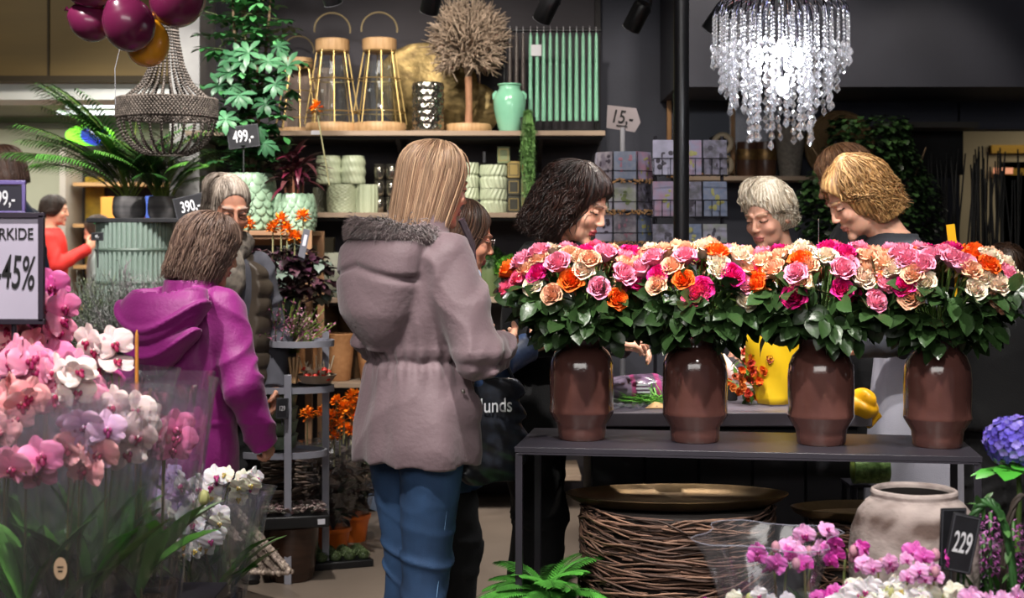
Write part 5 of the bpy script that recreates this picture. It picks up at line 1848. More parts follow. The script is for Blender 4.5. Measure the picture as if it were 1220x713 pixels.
def fy(P):
    cr = np.clip(1 - 2.2 * np.abs(nz(P, 26, 4)), 0, 1) * 0.014
    d = s_ell(P, (0, 0, 0.075), (0.066, 0.055, 0.052))
    d = su(d, s_ell(P, (0.03, 0, 0.035), (0.035, 0.035, 0.04)), 0.03)
    return d + cr + 0.006 * np.sin(60 * P[:, 0] + 45 * P[:, 2] + 3 * nz(P, 22, 2)) + 0.004 * nz(P, 50, 1)


sdf_obj('bag_body', fy, (-0.1, -0.09, -0.02), (0.1, 0.09, 0.15), 0.004, mat('saffron_plastic', '#e0a010', 0.4, color2='#eaae20', scale=10), t)
b = MB()
b.tube([(-0.03, 0, 0.11), (-0.05, 0.01, 0.135), (-0.075, 0.02, 0.125)], [0.012, 0.009, 0.015], 8)
b.build('knot', MATS['saffron_plastic'], t)

# card terminal, knife-like metal spike and small things among the roses' background
t = thing('card_terminal', 'dark card terminal on the counter behind the roses', 'device', on(866, 5.16), 0.3)
MB().box((0, 0, 0.012), (0.06, 0.10, 0.02)).build('foot', UND, t, bevel=0.003)
MB().box((0, 0.01, 0.05), (0.012, 0.012, 0.09)).build('stand', UND, t)
MB().box((0, 0, 0.50 * 0 + 0.11), (0.10, 0.10, 0.022), R=Matrix.Rotation(0.3, 3, 'X')).build('keypad_body', mat('terminal_plastic', '#2b2e34', 0.4), t, bevel=0.004)
t = thing('green_rolls', 'roll of green moss netting on the low shelf under the black table', 'roll', (1.13, 4.5, 0.640), 0)
MB().tube([(-0.055, 0, 0.045), (0.055, 0, 0.045)], [0.043, 0.043], 28).build('roll_body', mat('moss_roll', '#4f6e34', 0.35, color2='#86a860', scale=70, bump=0.5), t)
for sx in (-1, 1):
    MB().tube([(sx * 0.055, 0, 0.045), (sx * 0.058, 0, 0.045)], [0.030, 0.026], 24).build('end_cap', mat('roll_end', '#8aa04a', 0.5), t)

# ------------------------------------------------------------------ black metal display table
TFL, TANG = np.array([0.007, 4.08]), math.radians(-8.5)
TX, TYv = np.array([math.cos(TANG), math.sin(TANG)]), np.array([-math.sin(TANG), math.cos(TANG)])
TB = mat('black_steel', '#232127', 0.38, color2='#2d2a31', scale=3, bump=0.05, bscale=80, spec=0.5)
dt = thing('display_table', 'slim black metal table carrying the four rose vases', 'table', (TFL[0], TFL[1], 0), TANG)
LT, DT = 1.29, 0.43
MB().box((LT / 2, DT / 2, 0.809), (LT, DT, 0.016)).build('table_top', TB, dt, bevel=0.0015)
for y in (0.009, DT - 0.009):
    MB().box((LT / 2, y, 0.7985), (LT - 0.02, 0.018, 0.005)).build('frame_rail', TB, dt)
for x in (0.012, LT - 0.012):
    for y in (0.012, DT - 0.012):
        MB().box((x, y, 0.4), (0.02, 0.02, 0.80)).build('leg', TB, dt, bevel=0.0015)
ZT = 0.817

BRONZE = mat('bronze_glaze', '#472c28', 0.14, color2='#573832', scale=5, coat=0.6, bump=0.12, bscale=120, stretch=(1, 1, 1))
VASES = [(693, 'leftmost'), (828, 'second-from-left'), (978, 'third-from-left'), (1117, 'rightmost')]
PX = 0.00247
vprof = [(0, 0), (27, 0), (28.5, 2), (29, 10), (30, 18), (38.6, 32), (39, 34), (38.4, 37), (38.0, 46), (38.6, 60), (38.6, 78), (37.5, 93), (33, 104), (27, 110), (25.5, 112), (25, 121), (27, 124), (25, 125), (22, 122), (22, 100), (0, 90)]
VC = []
v0 = None
for px, w_ in VASES:
    Yv = 4.22
    for _ in range(4):
        X = (px - 610) / FPX * Yv
        Yv = TFL[1] + math.tan(TANG) * (X - TFL[0]) + 0.20 / math.cos(TANG)
    v = thing('bronze_vase', '%s of the four bronze-brown glazed vases on the black table' % w_, 'vase', (X, Yv, ZT), random.uniform(0, 6), 'bronze vases of roses')
    b = MB().lathe([(r * PX, z * PX) for r, z in vprof], n=64, fn=lambda a, z, i: 0.0006 * np.sin(a * 3 + z * 60))
    if v0 is None:
        v0 = b.build('vase_body', BRONZE, v, sharp=50)
    else:
        r = v0.copy()
        COL.objects.link(r)
        r.parent = v
    VC.append((X, Yv, w_))

# ------------------------------------------------------------------ roses
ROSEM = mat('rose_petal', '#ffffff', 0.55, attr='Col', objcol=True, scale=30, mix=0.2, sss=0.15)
STEMM = mat('rose_stem', '#4d6a2e', 0.5, color2='#5c7a38')
LEAFM = mat('rose_leaf', '#294a24', 0.32, attr='Col', scale=40, mix=0.4, bump=0.3, bscale=90, spec=0.5)


def rose_mesh(seed, opened):
    rg = np.random.default_rng(seed)
    b = MB()
    n = 34
    for i in range(n):
        t_ = i / (n - 1)
        a = i * 2.39996 + rg.normal(0, 0.15)
        out = np.array([math.cos(a), math.sin(a), 0.0])
        r0 = 0.003 + 0.007 * t_
        lean = (0.15 + 1.15 * opened * t_ ** 1.2)
        d = out * math.sin(lean) + np.array([0, 0, math.cos(lean)])
        L = 0.040 - 0.004 * t_
        w = 0.016 + 0.030 * t_
        # inner petals wrap tightly, outer petals roll back at the lip
        s = np.cross([0, 0, 1.0], out)
        T = np.linspace(0, 1, 6)
        U = np.linspace(-1, 1, 7)
        P = np.zeros((6, 7, 3))
        C = np.zeros((6, 7, 3))
        R = 0.004 + 0.024 * t_ ** 0.85
        for ii, q in enumerate(T):
            prof = R * (0.45 + 0.62 * math.sin(q * PI * 0.62)) + (0.010 * opened * t_) * max(0, q - 0.6) / 0.4
            z = L * (q ** 0.85) - 0.006 * t_ * max(0, q - 0.75) / 0.25 - 0.016 * t_ * opened
            span = 0.95 + 0.5 * (1 - t_)
            for jj, uu in enumerate(U):
                w_e = 1 - 0.55 * (uu * uu) * (q > 0.5) * (q - 0.5) * 2 * 0.5
                aa = a + uu * span * (0.55 + 0.45 * math.sin(PI * min(1, q * 0.9 + 0.1)))
                rr = prof * (1 + 0.10 * uu * uu)
                P[ii, jj] = (rr * math.cos(aa), rr * math.sin(aa), z * w_e + 0.0015 * math.sin(uu * 5 + i))
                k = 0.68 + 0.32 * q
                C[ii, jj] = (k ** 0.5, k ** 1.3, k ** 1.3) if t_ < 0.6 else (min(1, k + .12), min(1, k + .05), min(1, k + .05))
        b.grid(P, C)
    b.ell((0, 0, -0.004), (0.009, 0.009, 0.010), col=(0.3, 0.5, 0.15))
    for k in range(5):
        a = k * 1.257
        b.leaf((0.004 * math.cos(a), 0.004 * math.sin(a), -0.008), (math.cos(a), math.sin(a), -0.3), 0.024, 0.007, n=3, col=(0.25, 0.45, 0.12))
    return b


def mesh_of(b, name, m):
    o = b.build(name, m, sharp=0)
    me = o.data
    bpy.data.objects.remove(o)
    return me


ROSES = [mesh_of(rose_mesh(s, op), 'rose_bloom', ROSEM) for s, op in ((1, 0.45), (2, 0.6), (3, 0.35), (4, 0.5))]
RC = {'hot pink': '#e01880', 'orange': '#ff6a14', 'pale peach': '#ffc4a0', 'cream': '#ffe6cc', 'light pink': '#ff9ab8', 'deep coral pink': '#f86088'}
RW = ['hot pink', 'pale peach', 'pale peach', 'orange', 'cream', 'light pink', 'pale peach', 'light pink', 'deep coral pink', 'cream', 'hot pink', 'orange', 'light pink', 'pale peach', 'cream', 'pale peach', 'hot pink', 'light pink', 'pale peach']


def leaf_cluster(b, base, d, rg, sc=1.0, n=3):
    """compound rose leaf: terminal leaflet and side pairs"""
    d = np.array(d, float)
    d /= np.linalg.norm(d)
    tip = base + d * 0.05 * sc
    c = np.array(hx('#2c4422')) * rg.uniform(0.6, 1.35)
    b.tube([base, tip], 0.0013, 4, False, c)
    up = rg.normal(size=3) * 0.4 + np.array([0, -0.5, 0.8])
    _, s, _u = basis(d, up)
    b.leaf(tip, d, 0.062 * sc, 0.042 * sc, 0.5, 0.25, up, 5, col=c * rg.uniform(0.9, 1.1), wav=0.03)
    for k in (-1, 1):
        b.leaf(base + d * 0.035 * sc, d * 0.5 + s * k, 0.052 * sc, 0.036 * sc, 0.5, 0.25, up, 5, col=c * rg.uniform(0.8, 1.2), wav=0.03)


USED = {}


def unique(lab):
    n = USED[lab] = USED.get(lab, 0) + 1
    return lab if n == 1 else lab.replace(',', [', second', ', third', ', fourth', ', fifth'][n - 2] + ' one', 1)


def where(c):
    a = 'far left edge' if c[0] < -0.14 else 'left side' if c[0] < -0.05 else 'middle' if c[0] < 0.05 else 'right side' if c[0] < 0.14 else 'far right edge'
    b = 'low' if c[2] < 0.46 else 'mid' if c[2] < 0.53 else 'top'
    return '%s, %s%s' % (a, b, ' front' if c[1] < -0.04 else ' back' if c[1] > 0.04 else '')


def bouquet(vi):
    X, Yv, w_ = VC[vi]
    rg = np.random.default_rng(40 + vi)
    n = 66
    golden = 2.39996
    mouth = np.array([0, 0, 0.30])
    for i in range(n):
        q = (i + 0.5) / n
        th = math.acos(1 - q * 1.04)               # down a little past the equator
        ph = i * golden + rg.normal(0, 0.12)
        rad = np.array([0.212, 0.165, 0.135]) * rg.uniform(0.93, 1.05)
        c = np.array([0, 0, 0.420]) + rad * np.array([math.sin(th) ** 0.8 * math.cos(ph), math.sin(th) ** 0.8 * math.sin(ph), max(0, math.cos(th)) ** 0.65 + min(0, math.cos(th))])
        c[2] += 0.0
        cn = RW[int(rg.integers(len(RW)))]
        dirv = np.array([math.sin(th) * math.cos(ph), math.sin(th) * math.sin(ph), math.cos(th) * 0.9 + 0.45])
        dirv /= np.linalg.norm(dirv)
        t = thing('rose', unique('%s rose, %s, bouquet of the %s vase' % (cn, where(c), w_)), 'rose', (X, Yv, ZT), 0, '%s roses in the %s vase' % (cn, w_))
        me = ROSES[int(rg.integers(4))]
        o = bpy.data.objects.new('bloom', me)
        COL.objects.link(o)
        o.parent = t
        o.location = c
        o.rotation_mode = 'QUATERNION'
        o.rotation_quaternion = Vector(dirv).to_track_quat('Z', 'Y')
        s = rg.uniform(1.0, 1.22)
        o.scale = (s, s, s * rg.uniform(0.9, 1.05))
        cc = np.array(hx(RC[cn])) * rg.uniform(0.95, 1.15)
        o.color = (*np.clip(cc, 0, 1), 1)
        st = MB()
        m0 = mouth + np.array([math.cos(ph), math.sin(ph), 0]) * 0.03 * min(1, th)
        e = c - dirv * 0.008
        mid = (m0 + e) / 2 + np.array([0, 0, 0.02]) * math.sin(th)
        st.tube([m0 - np.array([0, 0, 0.12]) * 0.9 + np.array([-m0[0], -m0[1], 0]) * 0.5, m0, mid, e], [0.0026, 0.0026, 0.0024, 0.0028], 6)
        so = st.build('stem', STEMM, t)
        lf = MB()
        for k in range(2 if th > 0.9 else 0):
            tt = rg.uniform(0.35, 0.85)
            b0 = m0 + (e - m0) * tt
            d = np.array([math.cos(ph), math.sin(ph), 0]) + rg.normal(0, 0.55, 3) + np.array([0, 0, -0.35])
            leaf_cluster(lf, b0, d, rg, rg.uniform(0.9, 1.25))
        lf.build('leaves', LEAFM, t, sharp=0)
    # loose greenery among the stems
    g = thing('greenery', 'dark green leaf sprays filling the %s bronze vase below its roses' % w_, 'greenery', (X, Yv, ZT), 0, None)
    b = MB()
    for i in range(90):
        ph = rg.uniform(0, 2 * PI)
        z = rg.uniform(0.325, 0.46)
        r = (0.03 + 0.135 * ((z - 0.31) / 0.14) ** 0.7) * rg.uniform(0.5, 1.0)
        d = np.array([math.cos(ph), math.sin(ph), rg.normal(-0.25, 0.45)])
        leaf_cluster(b, np.array([r * math.cos(ph), r * math.sin(ph), z]), d, rg, rg.uniform(0.9, 1.2))
    b.build('leaf_sprays', LEAFM, g, sharp=0)
    b = MB()
    for k in range(12):
        a = k * 0.52
        b.tube([(0.01 * math.cos(a), 0.01 * math.sin(a), 0.16), (0.035 * math.cos(a), 0.035 * math.sin(a), 0.30), (0.10 * math.cos(a), 0.09 * math.sin(a), 0.40)], 0.0026, 5)
    b.build('stems', STEMM, g)


for i in range(4):
    bouquet(i)
t = thing('price_marker', 'yellow plastic price stake standing in the rightmost roses', 'marker', (VC[3][0] + 0.05, VC[3][1] + 0.02, 1.25), 0.15)
MB().box((0, 0, 0.14), (0.026, 0.002, 0.13), R=Matrix.Rotation(-0.12, 3, 'Y')).build('stake_plate', mat('marker_yellow', '#d8a818', 0.5), t)
MB().box((0.01, 0, 0.03), (0.008, 0.002, 0.14)).build('spike', MATS['marker_yellow'], t)
text('8', 0.022, MATS['ink'], t, (0.002, -0.0015, 0.13), (PI / 2, -0.12, 0), 0.8)
t = thing('steel_pick', 'thin steel pick rising from the third bouquet', 'pick', (VC[2][0] + 0.0, VC[2][1] + 0.03, 1.2), 0)
MB().tube([(0, 0, 0), (0, 0, 0.27)], [0.0022, 0.0012], 8).build('shaft', mat('steel', '#c8c8cc', 0.25, metal=1), t)
MB().ell((0, 0, 0.27), 0.0025).build('tip', MATS['steel'], t)

# ------------------------------------------------------------------ twig drums with brass trays, fern
BRASS = mat('dark_brass_tray', '#4a3c2c', 0.42, metal=0.85, color2='#6b573c', scale=5, bump=0.3, bscale=40)  # brass coloured darker to stand for the dark reflection in the trays


def drum(X, Y, r, h, label, seed, n=520):
    t = thing('twig_drum', label, 'basket', (X, Y, 0))
    b = MB()
    rg = np.random.default_rng(seed)
    cs = [np.array(hx(c)) for c in ('#4a342a', '#5e4336', '#3a2820', '#6c5040')]
    for i in range(n):
        z = rg.uniform(0.02, h)
        a0 = rg.uniform(0, 2 * PI)
        sp = rg.uniform(0.5, 1.4)
        rr = r * rg.uniform(0.94, 1.03)
        aa = a0 + np.linspace(0, sp, 10)
        dz = rg.normal(0, 0.02)
        w = rg.uniform(0, 6)
        pts = np.stack([(rr + 0.003 * np.sin(aa * 9 + w)) * np.cos(aa), (rr + 0.003 * np.sin(aa * 9 + w)) * np.sin(aa), z + dz * np.linspace(-1, 1, 10) + 0.0025 * np.sin(aa * 12 + w)], 1)
        pts[:, 2] = np.clip(pts[:, 2], 0.006, h)
        b.tube(pts, [0.0033] * 9 + [0.0015], 5, True, cs[int(rg.integers(4))] * rg.uniform(0.7, 1.3))
    b.build('woven_twigs', mat('dark_twig', '#4a342a', 0.75, attr='Col', scale=60, bump=0.3), t, sharp=0)
    MB().lathe([(r * 0.93, 0.0), (r * 0.93, h - 0.01)], n=40, cap=True).build('core', mat('drum_core', '#1a1310', 0.9), t)
    return t


def tray(X, Y, z, r, label, oval_=0.50):
    t = thing('brass_tray', label, 'tray', (X, Y, z))
    b = MB().lathe([(0, 0.004), (r * 0.3, 0.004), (r * 0.86, 0.006), (r * 0.93, 0.020), (r * 0.99, 0.030), (r, 0.028), (r * 0.94, 0.012), (r * 0.86, 0.0), (0, 0)], n=72, fn=lambda a, z_, i: 0.003 * np.sin(a * 7) * (i > 2))
    b.V = [v * [1, oval_, 1] for v in b.V]
    b.build('tray_plate', BRASS, t, sharp=50)


drum(0.495, 4.28, 0.285, 0.62, 'wide drum of woven dark twigs under the black table', 50, 1500)
tray(0.495, 4.28, 0.621, 0.335, 'large oval brass tray lying on the twig drum')
drum(1.075, 4.30, 0.17, 0.575, 'narrower twig drum half hidden behind the orchids', 51, 700)
tray(1.075, 4.30, 0.576, 0.235, 'smaller oval brass tray on the narrower twig drum')
t = thing('tray_stand', 'low black steel stand under the moss roll', 'stand', (1.13, 4.56, 0))
MB().box((0, 0, 0.634), (0.13, 0.14, 0.008)).build('stand_top', TB, t)
for sx in (-1, 1):
    for sy in (-1, 1):
        MB().box((sx * 0.055, sy * 0.06, 0.315), (0.012, 0.012, 0.630)).build('leg', TB, t)


def fern(X, Y, z, R_, label, seed, n=34):
    t = thing('fern', label, 'plant', (X, Y, z))
    MB().lathe([(0, 0), (0.07, 0), (0.09, 0.13), (0.085, 0.13), (0, 0.115)], n=28).build('pot', MATS['dark_pot'], t)
    b = MB()
    rg = np.random.default_rng(seed)
    for i in range(n):
        ph = i * 2.4 + rg.normal(0, 0.3)
        L = R_ * rg.uniform(0.7, 1.1)
        el = rg.uniform(0.35, 1.25)
        pts = []
        p_ = np.array([0, 0, 0.12])
        ang = el
        for k in range(16):
            pts.append(p_.copy())
            p_ = p_ + np.array([math.cos(ph) * math.cos(ang), math.sin(ph) * math.cos(ang), math.sin(ang)]) * L / 15
            ang -= 0.085 * rg.uniform(0.8, 1.2)
        c = np.array(hx('#40802c')) * rg.uniform(0.45, 1.2)
        b.tube(pts, 0.0014, 4, False, c * 0.7)
        side = np.array([-math.sin(ph), math.cos(ph), 0])
        for k in range(2, 16):
            w = 0.055 * math.sin(PI * (k + 1) / 18) ** 0.7
            fw = (np.array(pts[k]) - np.array(pts[k - 1]))
            fw /= np.linalg.norm(fw)
            for sgn in (-1, 1):
                for h_ in (0, 0.5):
                    q = np.array(pts[k]) - fw * h_ * L / 15
                    b.leaf(q, side * sgn + fw * 0.5, w, 0.012, 0.4, 0.1, n=2, col=c * rg.uniform(0.85, 1.15))
    b.build('fronds', mat('fern_leaf', '#4f9a30', 0.5, attr='Col'), t, sharp=0)


fern(0.10, 4.16, 0.24, 0.22, 'bright green fern in front of the black table leg', 60)
t = thing('plant_stool', 'low dark stool carrying the bright green fern', 'stool', (0.10, 4.16, 0))
MB().lathe([(0, 0.222), (0.10, 0.222), (0.10, 0.24), (0, 0.24)], n=28).build('seat', UND, t)
for k in range(3):
    a = k * 2.094
    MB().cyl((0.08 * math.cos(a), 0.08 * math.sin(a), 0), (0.06 * math.cos(a), 0.06 * math.sin(a), 0.225), 0.008, n=8).build('leg', UND, t)
# ------------------------------------------------------------------ plants and stands on the left
def foliage_leaf_mat(name, col, rough=0.4):
    return mat(name, col, rough, attr='Col', scale=40, mix=0.3, spec=0.5)


SCALEG = mat('celadon_glaze', '#84a287', 0.28, color2='#9db79c', scale=7, coat=0.4)


def scale_pot(name, label, loc, r, h, group='scaled celadon pots'):
    """pot covered in rows of overlapping artichoke scales"""
    t = thing(name, label, 'pot', loc, 0.3, group)
    prof = lambda q: r * (0.72 + 0.30 * math.sin(PI * (0.12 + 0.62 * q)) ** 1.2)
    b = MB().lathe([(0, 0)] + [(prof(q) * 0.95, h * q) for q in np.linspace(0, 1, 14)] + [(prof(1) * 0.85, h * 0.98), (prof(1) * 0.82, h * 0.86), (0, h * 0.85)], n=40)
    b.build('pot_body', SCALEG, t)
    b = MB()
    rows = 7
    for i in range(rows):
        q = 0.95 - i * 0.88 / rows
        R = prof(q)
        n = int(2 * PI * R / (r * 0.40))
        for k in range(n):
            a = (k + 0.5 * (i % 2)) * 2 * PI / n
            s = r * 0.27
            c = np.array([R * 0.97 * math.cos(a), R * 0.97 * math.sin(a), h * q - s * 0.5])
            Rm = np.array(Matrix.Rotation(a, 3, 'Z') @ Matrix.Rotation(-0.28, 3, 'Y'))
            b.ell(c, (s * 0.22, s * 0.80, s * 1.05), R=Rm, nu=6, nv=10)
    b.build('scales', SCALEG, t)
    MB().lathe([(0, h * 0.88), (prof(1) * 0.82, h * 0.88)], n=24, cap=False).build('soil', mat('soil', '#4a2c20', 0.95, color2='#6a4028', scale=60, bump=0.8), t)
    return t


def big_stand():
    t = thing('display_shelf', 'natural wood display shelf under the two scaled celadon pots', 'shelf', at(320, 6.9, 0))
    m = mat('raw_pine', '#9a7656', 0.6, color2='#87654a', scale=6, stretch=(1, 1, 0.2))
    MB().box((-0.02, 0, 1.448), (0.50, 0.46, 0.022)).build('shelf_board', m, t, bevel=0.002)
    MB().box((-0.02, 0, 0.93), (0.50, 0.46, 0.022)).build('shelf_board', m, t, bevel=0.002)
    for x in (-0.26, 0.225):
        for y in (-0.21, 0.21):
            MB().box((x, y, 0.73), (0.032, 0.032, 1.46)).build('post', m, t, bevel=0.002)
    MB().box((-0.02, 0.20, 1.415), (0.47, 0.02, 0.05)).build('rail', m, t)
    MB().box((-0.02, -0.21, 1.43), (0.47, 0.012, 0.02)).build('rail', m, t)


big_stand()
scale_pot('tree_pot', 'large scaled celadon pot holding the tall leafy tree', at(297, 6.88, 1.46), 0.128, 0.275)
scale_pot('plant_pot', 'smaller scaled celadon pot holding the dark red cordyline', at(352, 6.84, 1.46), 0.098, 0.175)


def tree():
    t = thing('leafy_tree', 'tall schefflera-like tree with glossy green whorls in the large scaled pot', 'tree', at(297, 6.88, 1.70))
    rg = np.random.default_rng(70)
    b = MB()
    m = mat('tree_bark', '#5c4a36', 0.8, scale=60, bump=0.4)
    tips = []
    for k in range(5):
        x0 = rg.normal(0, 0.02)
        xt = [-0.09, -0.02, 0.05, 0.12, -0.05][k]
        pts = [(x0, rg.normal(0, 0.01), 0), (x0 + xt * 0.3, 0.0, 0.3), (xt * 0.7, 0.02 * k - 0.04, 0.7), (xt, 0.02 * k - 0.04, 1.15)]
        b.tube(pts, [0.009, 0.008, 0.007, 0.004], 7)
        for q in np.linspace(0.12, 1.0, 13):
            i = min(2, int(q * 3))
            u = q * 3 - i
            tips.append((np.array(pts[i]) * (1 - u) + np.array(pts[i + 1]) * u))
    b.build('trunk', m, t)
    b = MB()
    for i, p in enumerate(tips * 4):
        ph = rg.uniform(0, 2 * PI)
        p = p + rg.normal(0, 0.03, 3)
        reach = rg.uniform(0.04, 0.17) * (1.0 if p[2] > 0.25 else 0.8)
        d = np.array([math.cos(ph), math.sin(ph) * 0.8, rg.uniform(0.0, 0.5)])
        e = p + d * reach
        b.tube([p, (p + e) / 2 + np.array([0, 0, 0.01]), e], 0.0018, 4, False, np.array(hx('#4a5a2c')))
        c = np.array(hx(['#2f6232', '#3c7540', '#4d8a52', '#27522a'][int(rg.integers(4))])) * rg.uniform(0.7, 1.3)
        nl = int(rg.integers(6, 9))
        tilt = rg.normal(0, 0.3, 3)
        for k in range(nl):
            a = k * 2 * PI / nl + ph
            dd = np.array([math.cos(a), math.sin(a), rg.uniform(-0.1, 0.35)]) + tilt
            b.leaf(e, dd, rg.uniform(0.055, 0.085), 0.034, 0.5, 0.2, n=4, col=c * rg.uniform(0.85, 1.15), wide=0.6)
    # larger pale whorls over the front of the foliage
    for i in range(16):
        e = np.array([rg.uniform(-0.14, 0.22), rg.uniform(-0.20, -0.10), rg.uniform(0.10, 0.75)])
        c = np.array(hx(['#3f6e4c', '#2f5a3a', '#4c7e58'][int(rg.integers(3))])) * rg.uniform(0.7, 1.1)
        w_ = rg.normal(0, 0.5, 3)
        b.tube([e + np.array([0, 0.14, -0.02]), e], 0.0018, 4, False, np.array(hx('#4a5a2c')))
        for k in range(7):
            a = k * 0.9 + i
            b.leaf(e, np.array([math.cos(a), -0.2 + 0.4 * math.sin(a), 0.8 * math.sin(a)]) + w_ * 0.5, rg.uniform(0.06, 0.09), 0.032, 0.7, 0.25, up=(0, -0.7, 0.7), n=4, col=c * rg.uniform(0.85, 1.15), wide=0.6)
    # low bush at the foot
    for i in range(46):
        ph = rg.uniform(0, 2 * PI)
        e = np.array([0.10 * math.cos(ph), 0.09 * math.sin(ph), rg.uniform(0.02, 0.16)]) * rg.uniform(0.4, 1.2)
        c = np.array(hx('#3a6a38')) * rg.uniform(0.6, 1.4)
        for k in range(5):
            a = k * 1.257 + ph
            b.leaf(e, (math.cos(a), math.sin(a), rg.uniform(0, 0.5)), 0.05, 0.026, 0.4, n=3, col=c)
    b.build('foliage', foliage_leaf_mat('tree_leaf', '#3c7540'), t, sharp=0)


tree()


def cordyline():
    t = thing('cordyline', 'dark burgundy strap-leaved cordyline in the smaller scaled pot', 'plant', at(352, 6.84, 1.615))
    rg = np.random.default_rng(72)
    b = MB()
    for k in range(9):
        x, y = rg.normal(0, 0.028), rg.normal(0, 0.02)
        b.tube([(x, y, 0), (x * 1.2, y, 0.08), (x * 1.4, y, 0.14)], [0.007, 0.006, 0.005], 6)
    b.build('stems', mat('cane', '#94604a', 0.6), t)
    b = MB()
    for i in range(75):
        ph = rg.uniform(0, 2 * PI)
        z = rg.uniform(0.06, 0.20)
        el = rg.uniform(-0.1, 1.1)
        d = (math.cos(ph) * math.cos(el), math.sin(ph) * math.cos(el), math.sin(el))
        c = np.array(hx(['#3a1420', '#551a2c', '#2a1018', '#4a2a2c'][int(rg.integers(4))])) * rg.uniform(0.7, 1.5)
        b.leaf((rg.normal(0, 0.025), rg.normal(0, 0.02), z), d, rg.uniform(0.12, 0.20), 0.030, rg.uniform(0.5, 1.5), 0.3, n=6, col=c)
    b.build('leaves', foliage_leaf_mat('burgundy_leaf', '#551a2c', 0.3), t, sharp=0)


cordyline()
BLOOM = mat('marigold_petal', '#ff8a10', 0.5, attr='Col', scale=40)


def marigold(loc, r, label, group, stem=0.12, lean=0.0):
    t = thing('orange_flower', label, 'flower', loc, random.uniform(0, 6), group)
    b = MB()
    rg = np.random.default_rng(int(abs(loc[0] * 1000 + loc[2] * 777)))
    for i in range(40):
        th = math.acos(1 - (i + .5) / 40 * 1.75)
        ph = i * 2.4
        d = np.array([math.sin(th) * math.cos(ph), math.sin(th) * math.sin(ph), math.cos(th)])
        c = np.array(hx('#ff8c12')) * rg.uniform(0.75, 1.2)
        b.leaf(d * r * 0.3 + rg.normal(0, r * 0.12, 3), d, r * 0.95, r * 0.7, -0.4, 0.5, n=2, col=c, wide=0.65)
    b.build('petals', BLOOM, t, sharp=0)
    MB().tube([(0, 0, -r * 0.2), (lean * 0.5, 0, -stem / 2), (lean, 0, -stem)], 0.0035, 5).build('stem', mat('pale_stem', '#8a8660', 0.6), t)


marigold(at(377, 6.62, 0.94 + 1.09), 0.030, 'single orange flower standing high above the dark red cordyline', 'orange flowers', 0.36, -0.06)

# wrapped orange flowers and dark coral bells in the shelf
t = thing('dark_leaf_plant', 'wide coral-bells plant with ruffled near-black leaves left of the faceted vase', 'plant', at(334, 6.42, 1.02))
rg = np.random.default_rng(75)
MB().lathe([(0, -0.02), (0.075, -0.02), (0.095, 0.14), (0.09, 0.14), (0, 0.12)], n=28).build('pot', mat('dark_green_pot', '#37463c', 0.5), t)
b = MB()
for i in range(170):
    ph = rg.uniform(0, 2 * PI)
    el = rg.uniform(-0.5, 1.25)
    R_ = rg.uniform(0.12, 0.235)
    e = np.array([R_ * math.cos(ph) * math.cos(el), R_ * 0.8 * math.sin(ph) * math.cos(el), 0.20 + R_ * 0.75 * math.sin(el)])
    b.tube([(0, 0, 0.13), e * [0.6, 0.6, 0.8], e], 0.0018, 4, False, np.array(hx('#3a1a20')))
    c = np.array(hx(['#2a141c', '#3c2030', '#1e1214', '#52343e', '#5e6a60'][int(rg.integers(5)) if rg.random() < 0.9 else 4])) * rg.uniform(0.6, 1.5)
    for k in range(3):
        d = np.array([math.cos(ph + k - 1), math.sin(ph + k - 1), rg.uniform(-0.5, 0.5)])
        b.leaf(e, d, rg.uniform(0.05, 0.08), 0.05, 0.6, 0.35, n=4, col=c, wav=0.12, wide=0.6)
b.build('leaves', foliage_leaf_mat('coral_bell_leaf', '#3c2030', 0.35), t, sharp=0)
pl = thing('ornamental_cabbage', 'pale green ornamental cabbage head among the near-black leaves', 'plant', at(314, 6.36, 1.26))
b = MB()
for i in range(30):
    th, ph = 0.25 + 1.2 * (i / 30), i * 2.4
    d = np.array([math.sin(th) * math.cos(ph), math.sin(th) * math.sin(ph) - 0.3, math.cos(th)])
    b.leaf(d * 0.01, d, 0.045 + 0.03 * i / 30, 0.05, -0.5, 0.6, n=4, col=np.array(hx('#8fa68c')) * rg.uniform(0.7, 1.1), wav=0.10, wide=0.6)
b.build('leaf_rosette', foliage_leaf_mat('cabbage_leaf', '#8fa68c'), pl, sharp=0)
MB().tube([(0, 0, 0.0), (0.02, 0.03, -0.14)], 0.012, 8).build('stem', MATS['pale_stem'], pl)
for px, py, lab in ((296, 268, 'single orange flower right of the grey-haired head'), (325, 272, 'orange flower, left of the cluster over the near-black leaves'), (335, 263, 'orange flower, top of the cluster over the near-black leaves'), (342, 273, 'orange flower, right of the cluster over the near-black leaves'),
                    (351, 283, 'orange flower, lowest of the cluster over the near-black leaves'), (361, 258, 'orange flower in front of the smaller scaled pot')):
    marigold(W(px, py, 6.32), 0.031, lab, 'orange flowers', 0.14)
t = thing('plant_label', 'slim grey plant label stuck among the near-black leaves', 'label', W(362, 300, 6.30))
MB().box((0, 0, 0.03), (0.03, 0.002, 0.14), R=Matrix.Rotation(0.2, 3, 'Y')).build('label_strip', mat('label_grey', '#5a5a62', 0.5), t)
MB().box((0.005, -0.002, 0.05), (0.014, 0.001, 0.05), R=Matrix.Rotation(0.2, 3, 'Y')).build('label_print', MATS['label_white'], t)

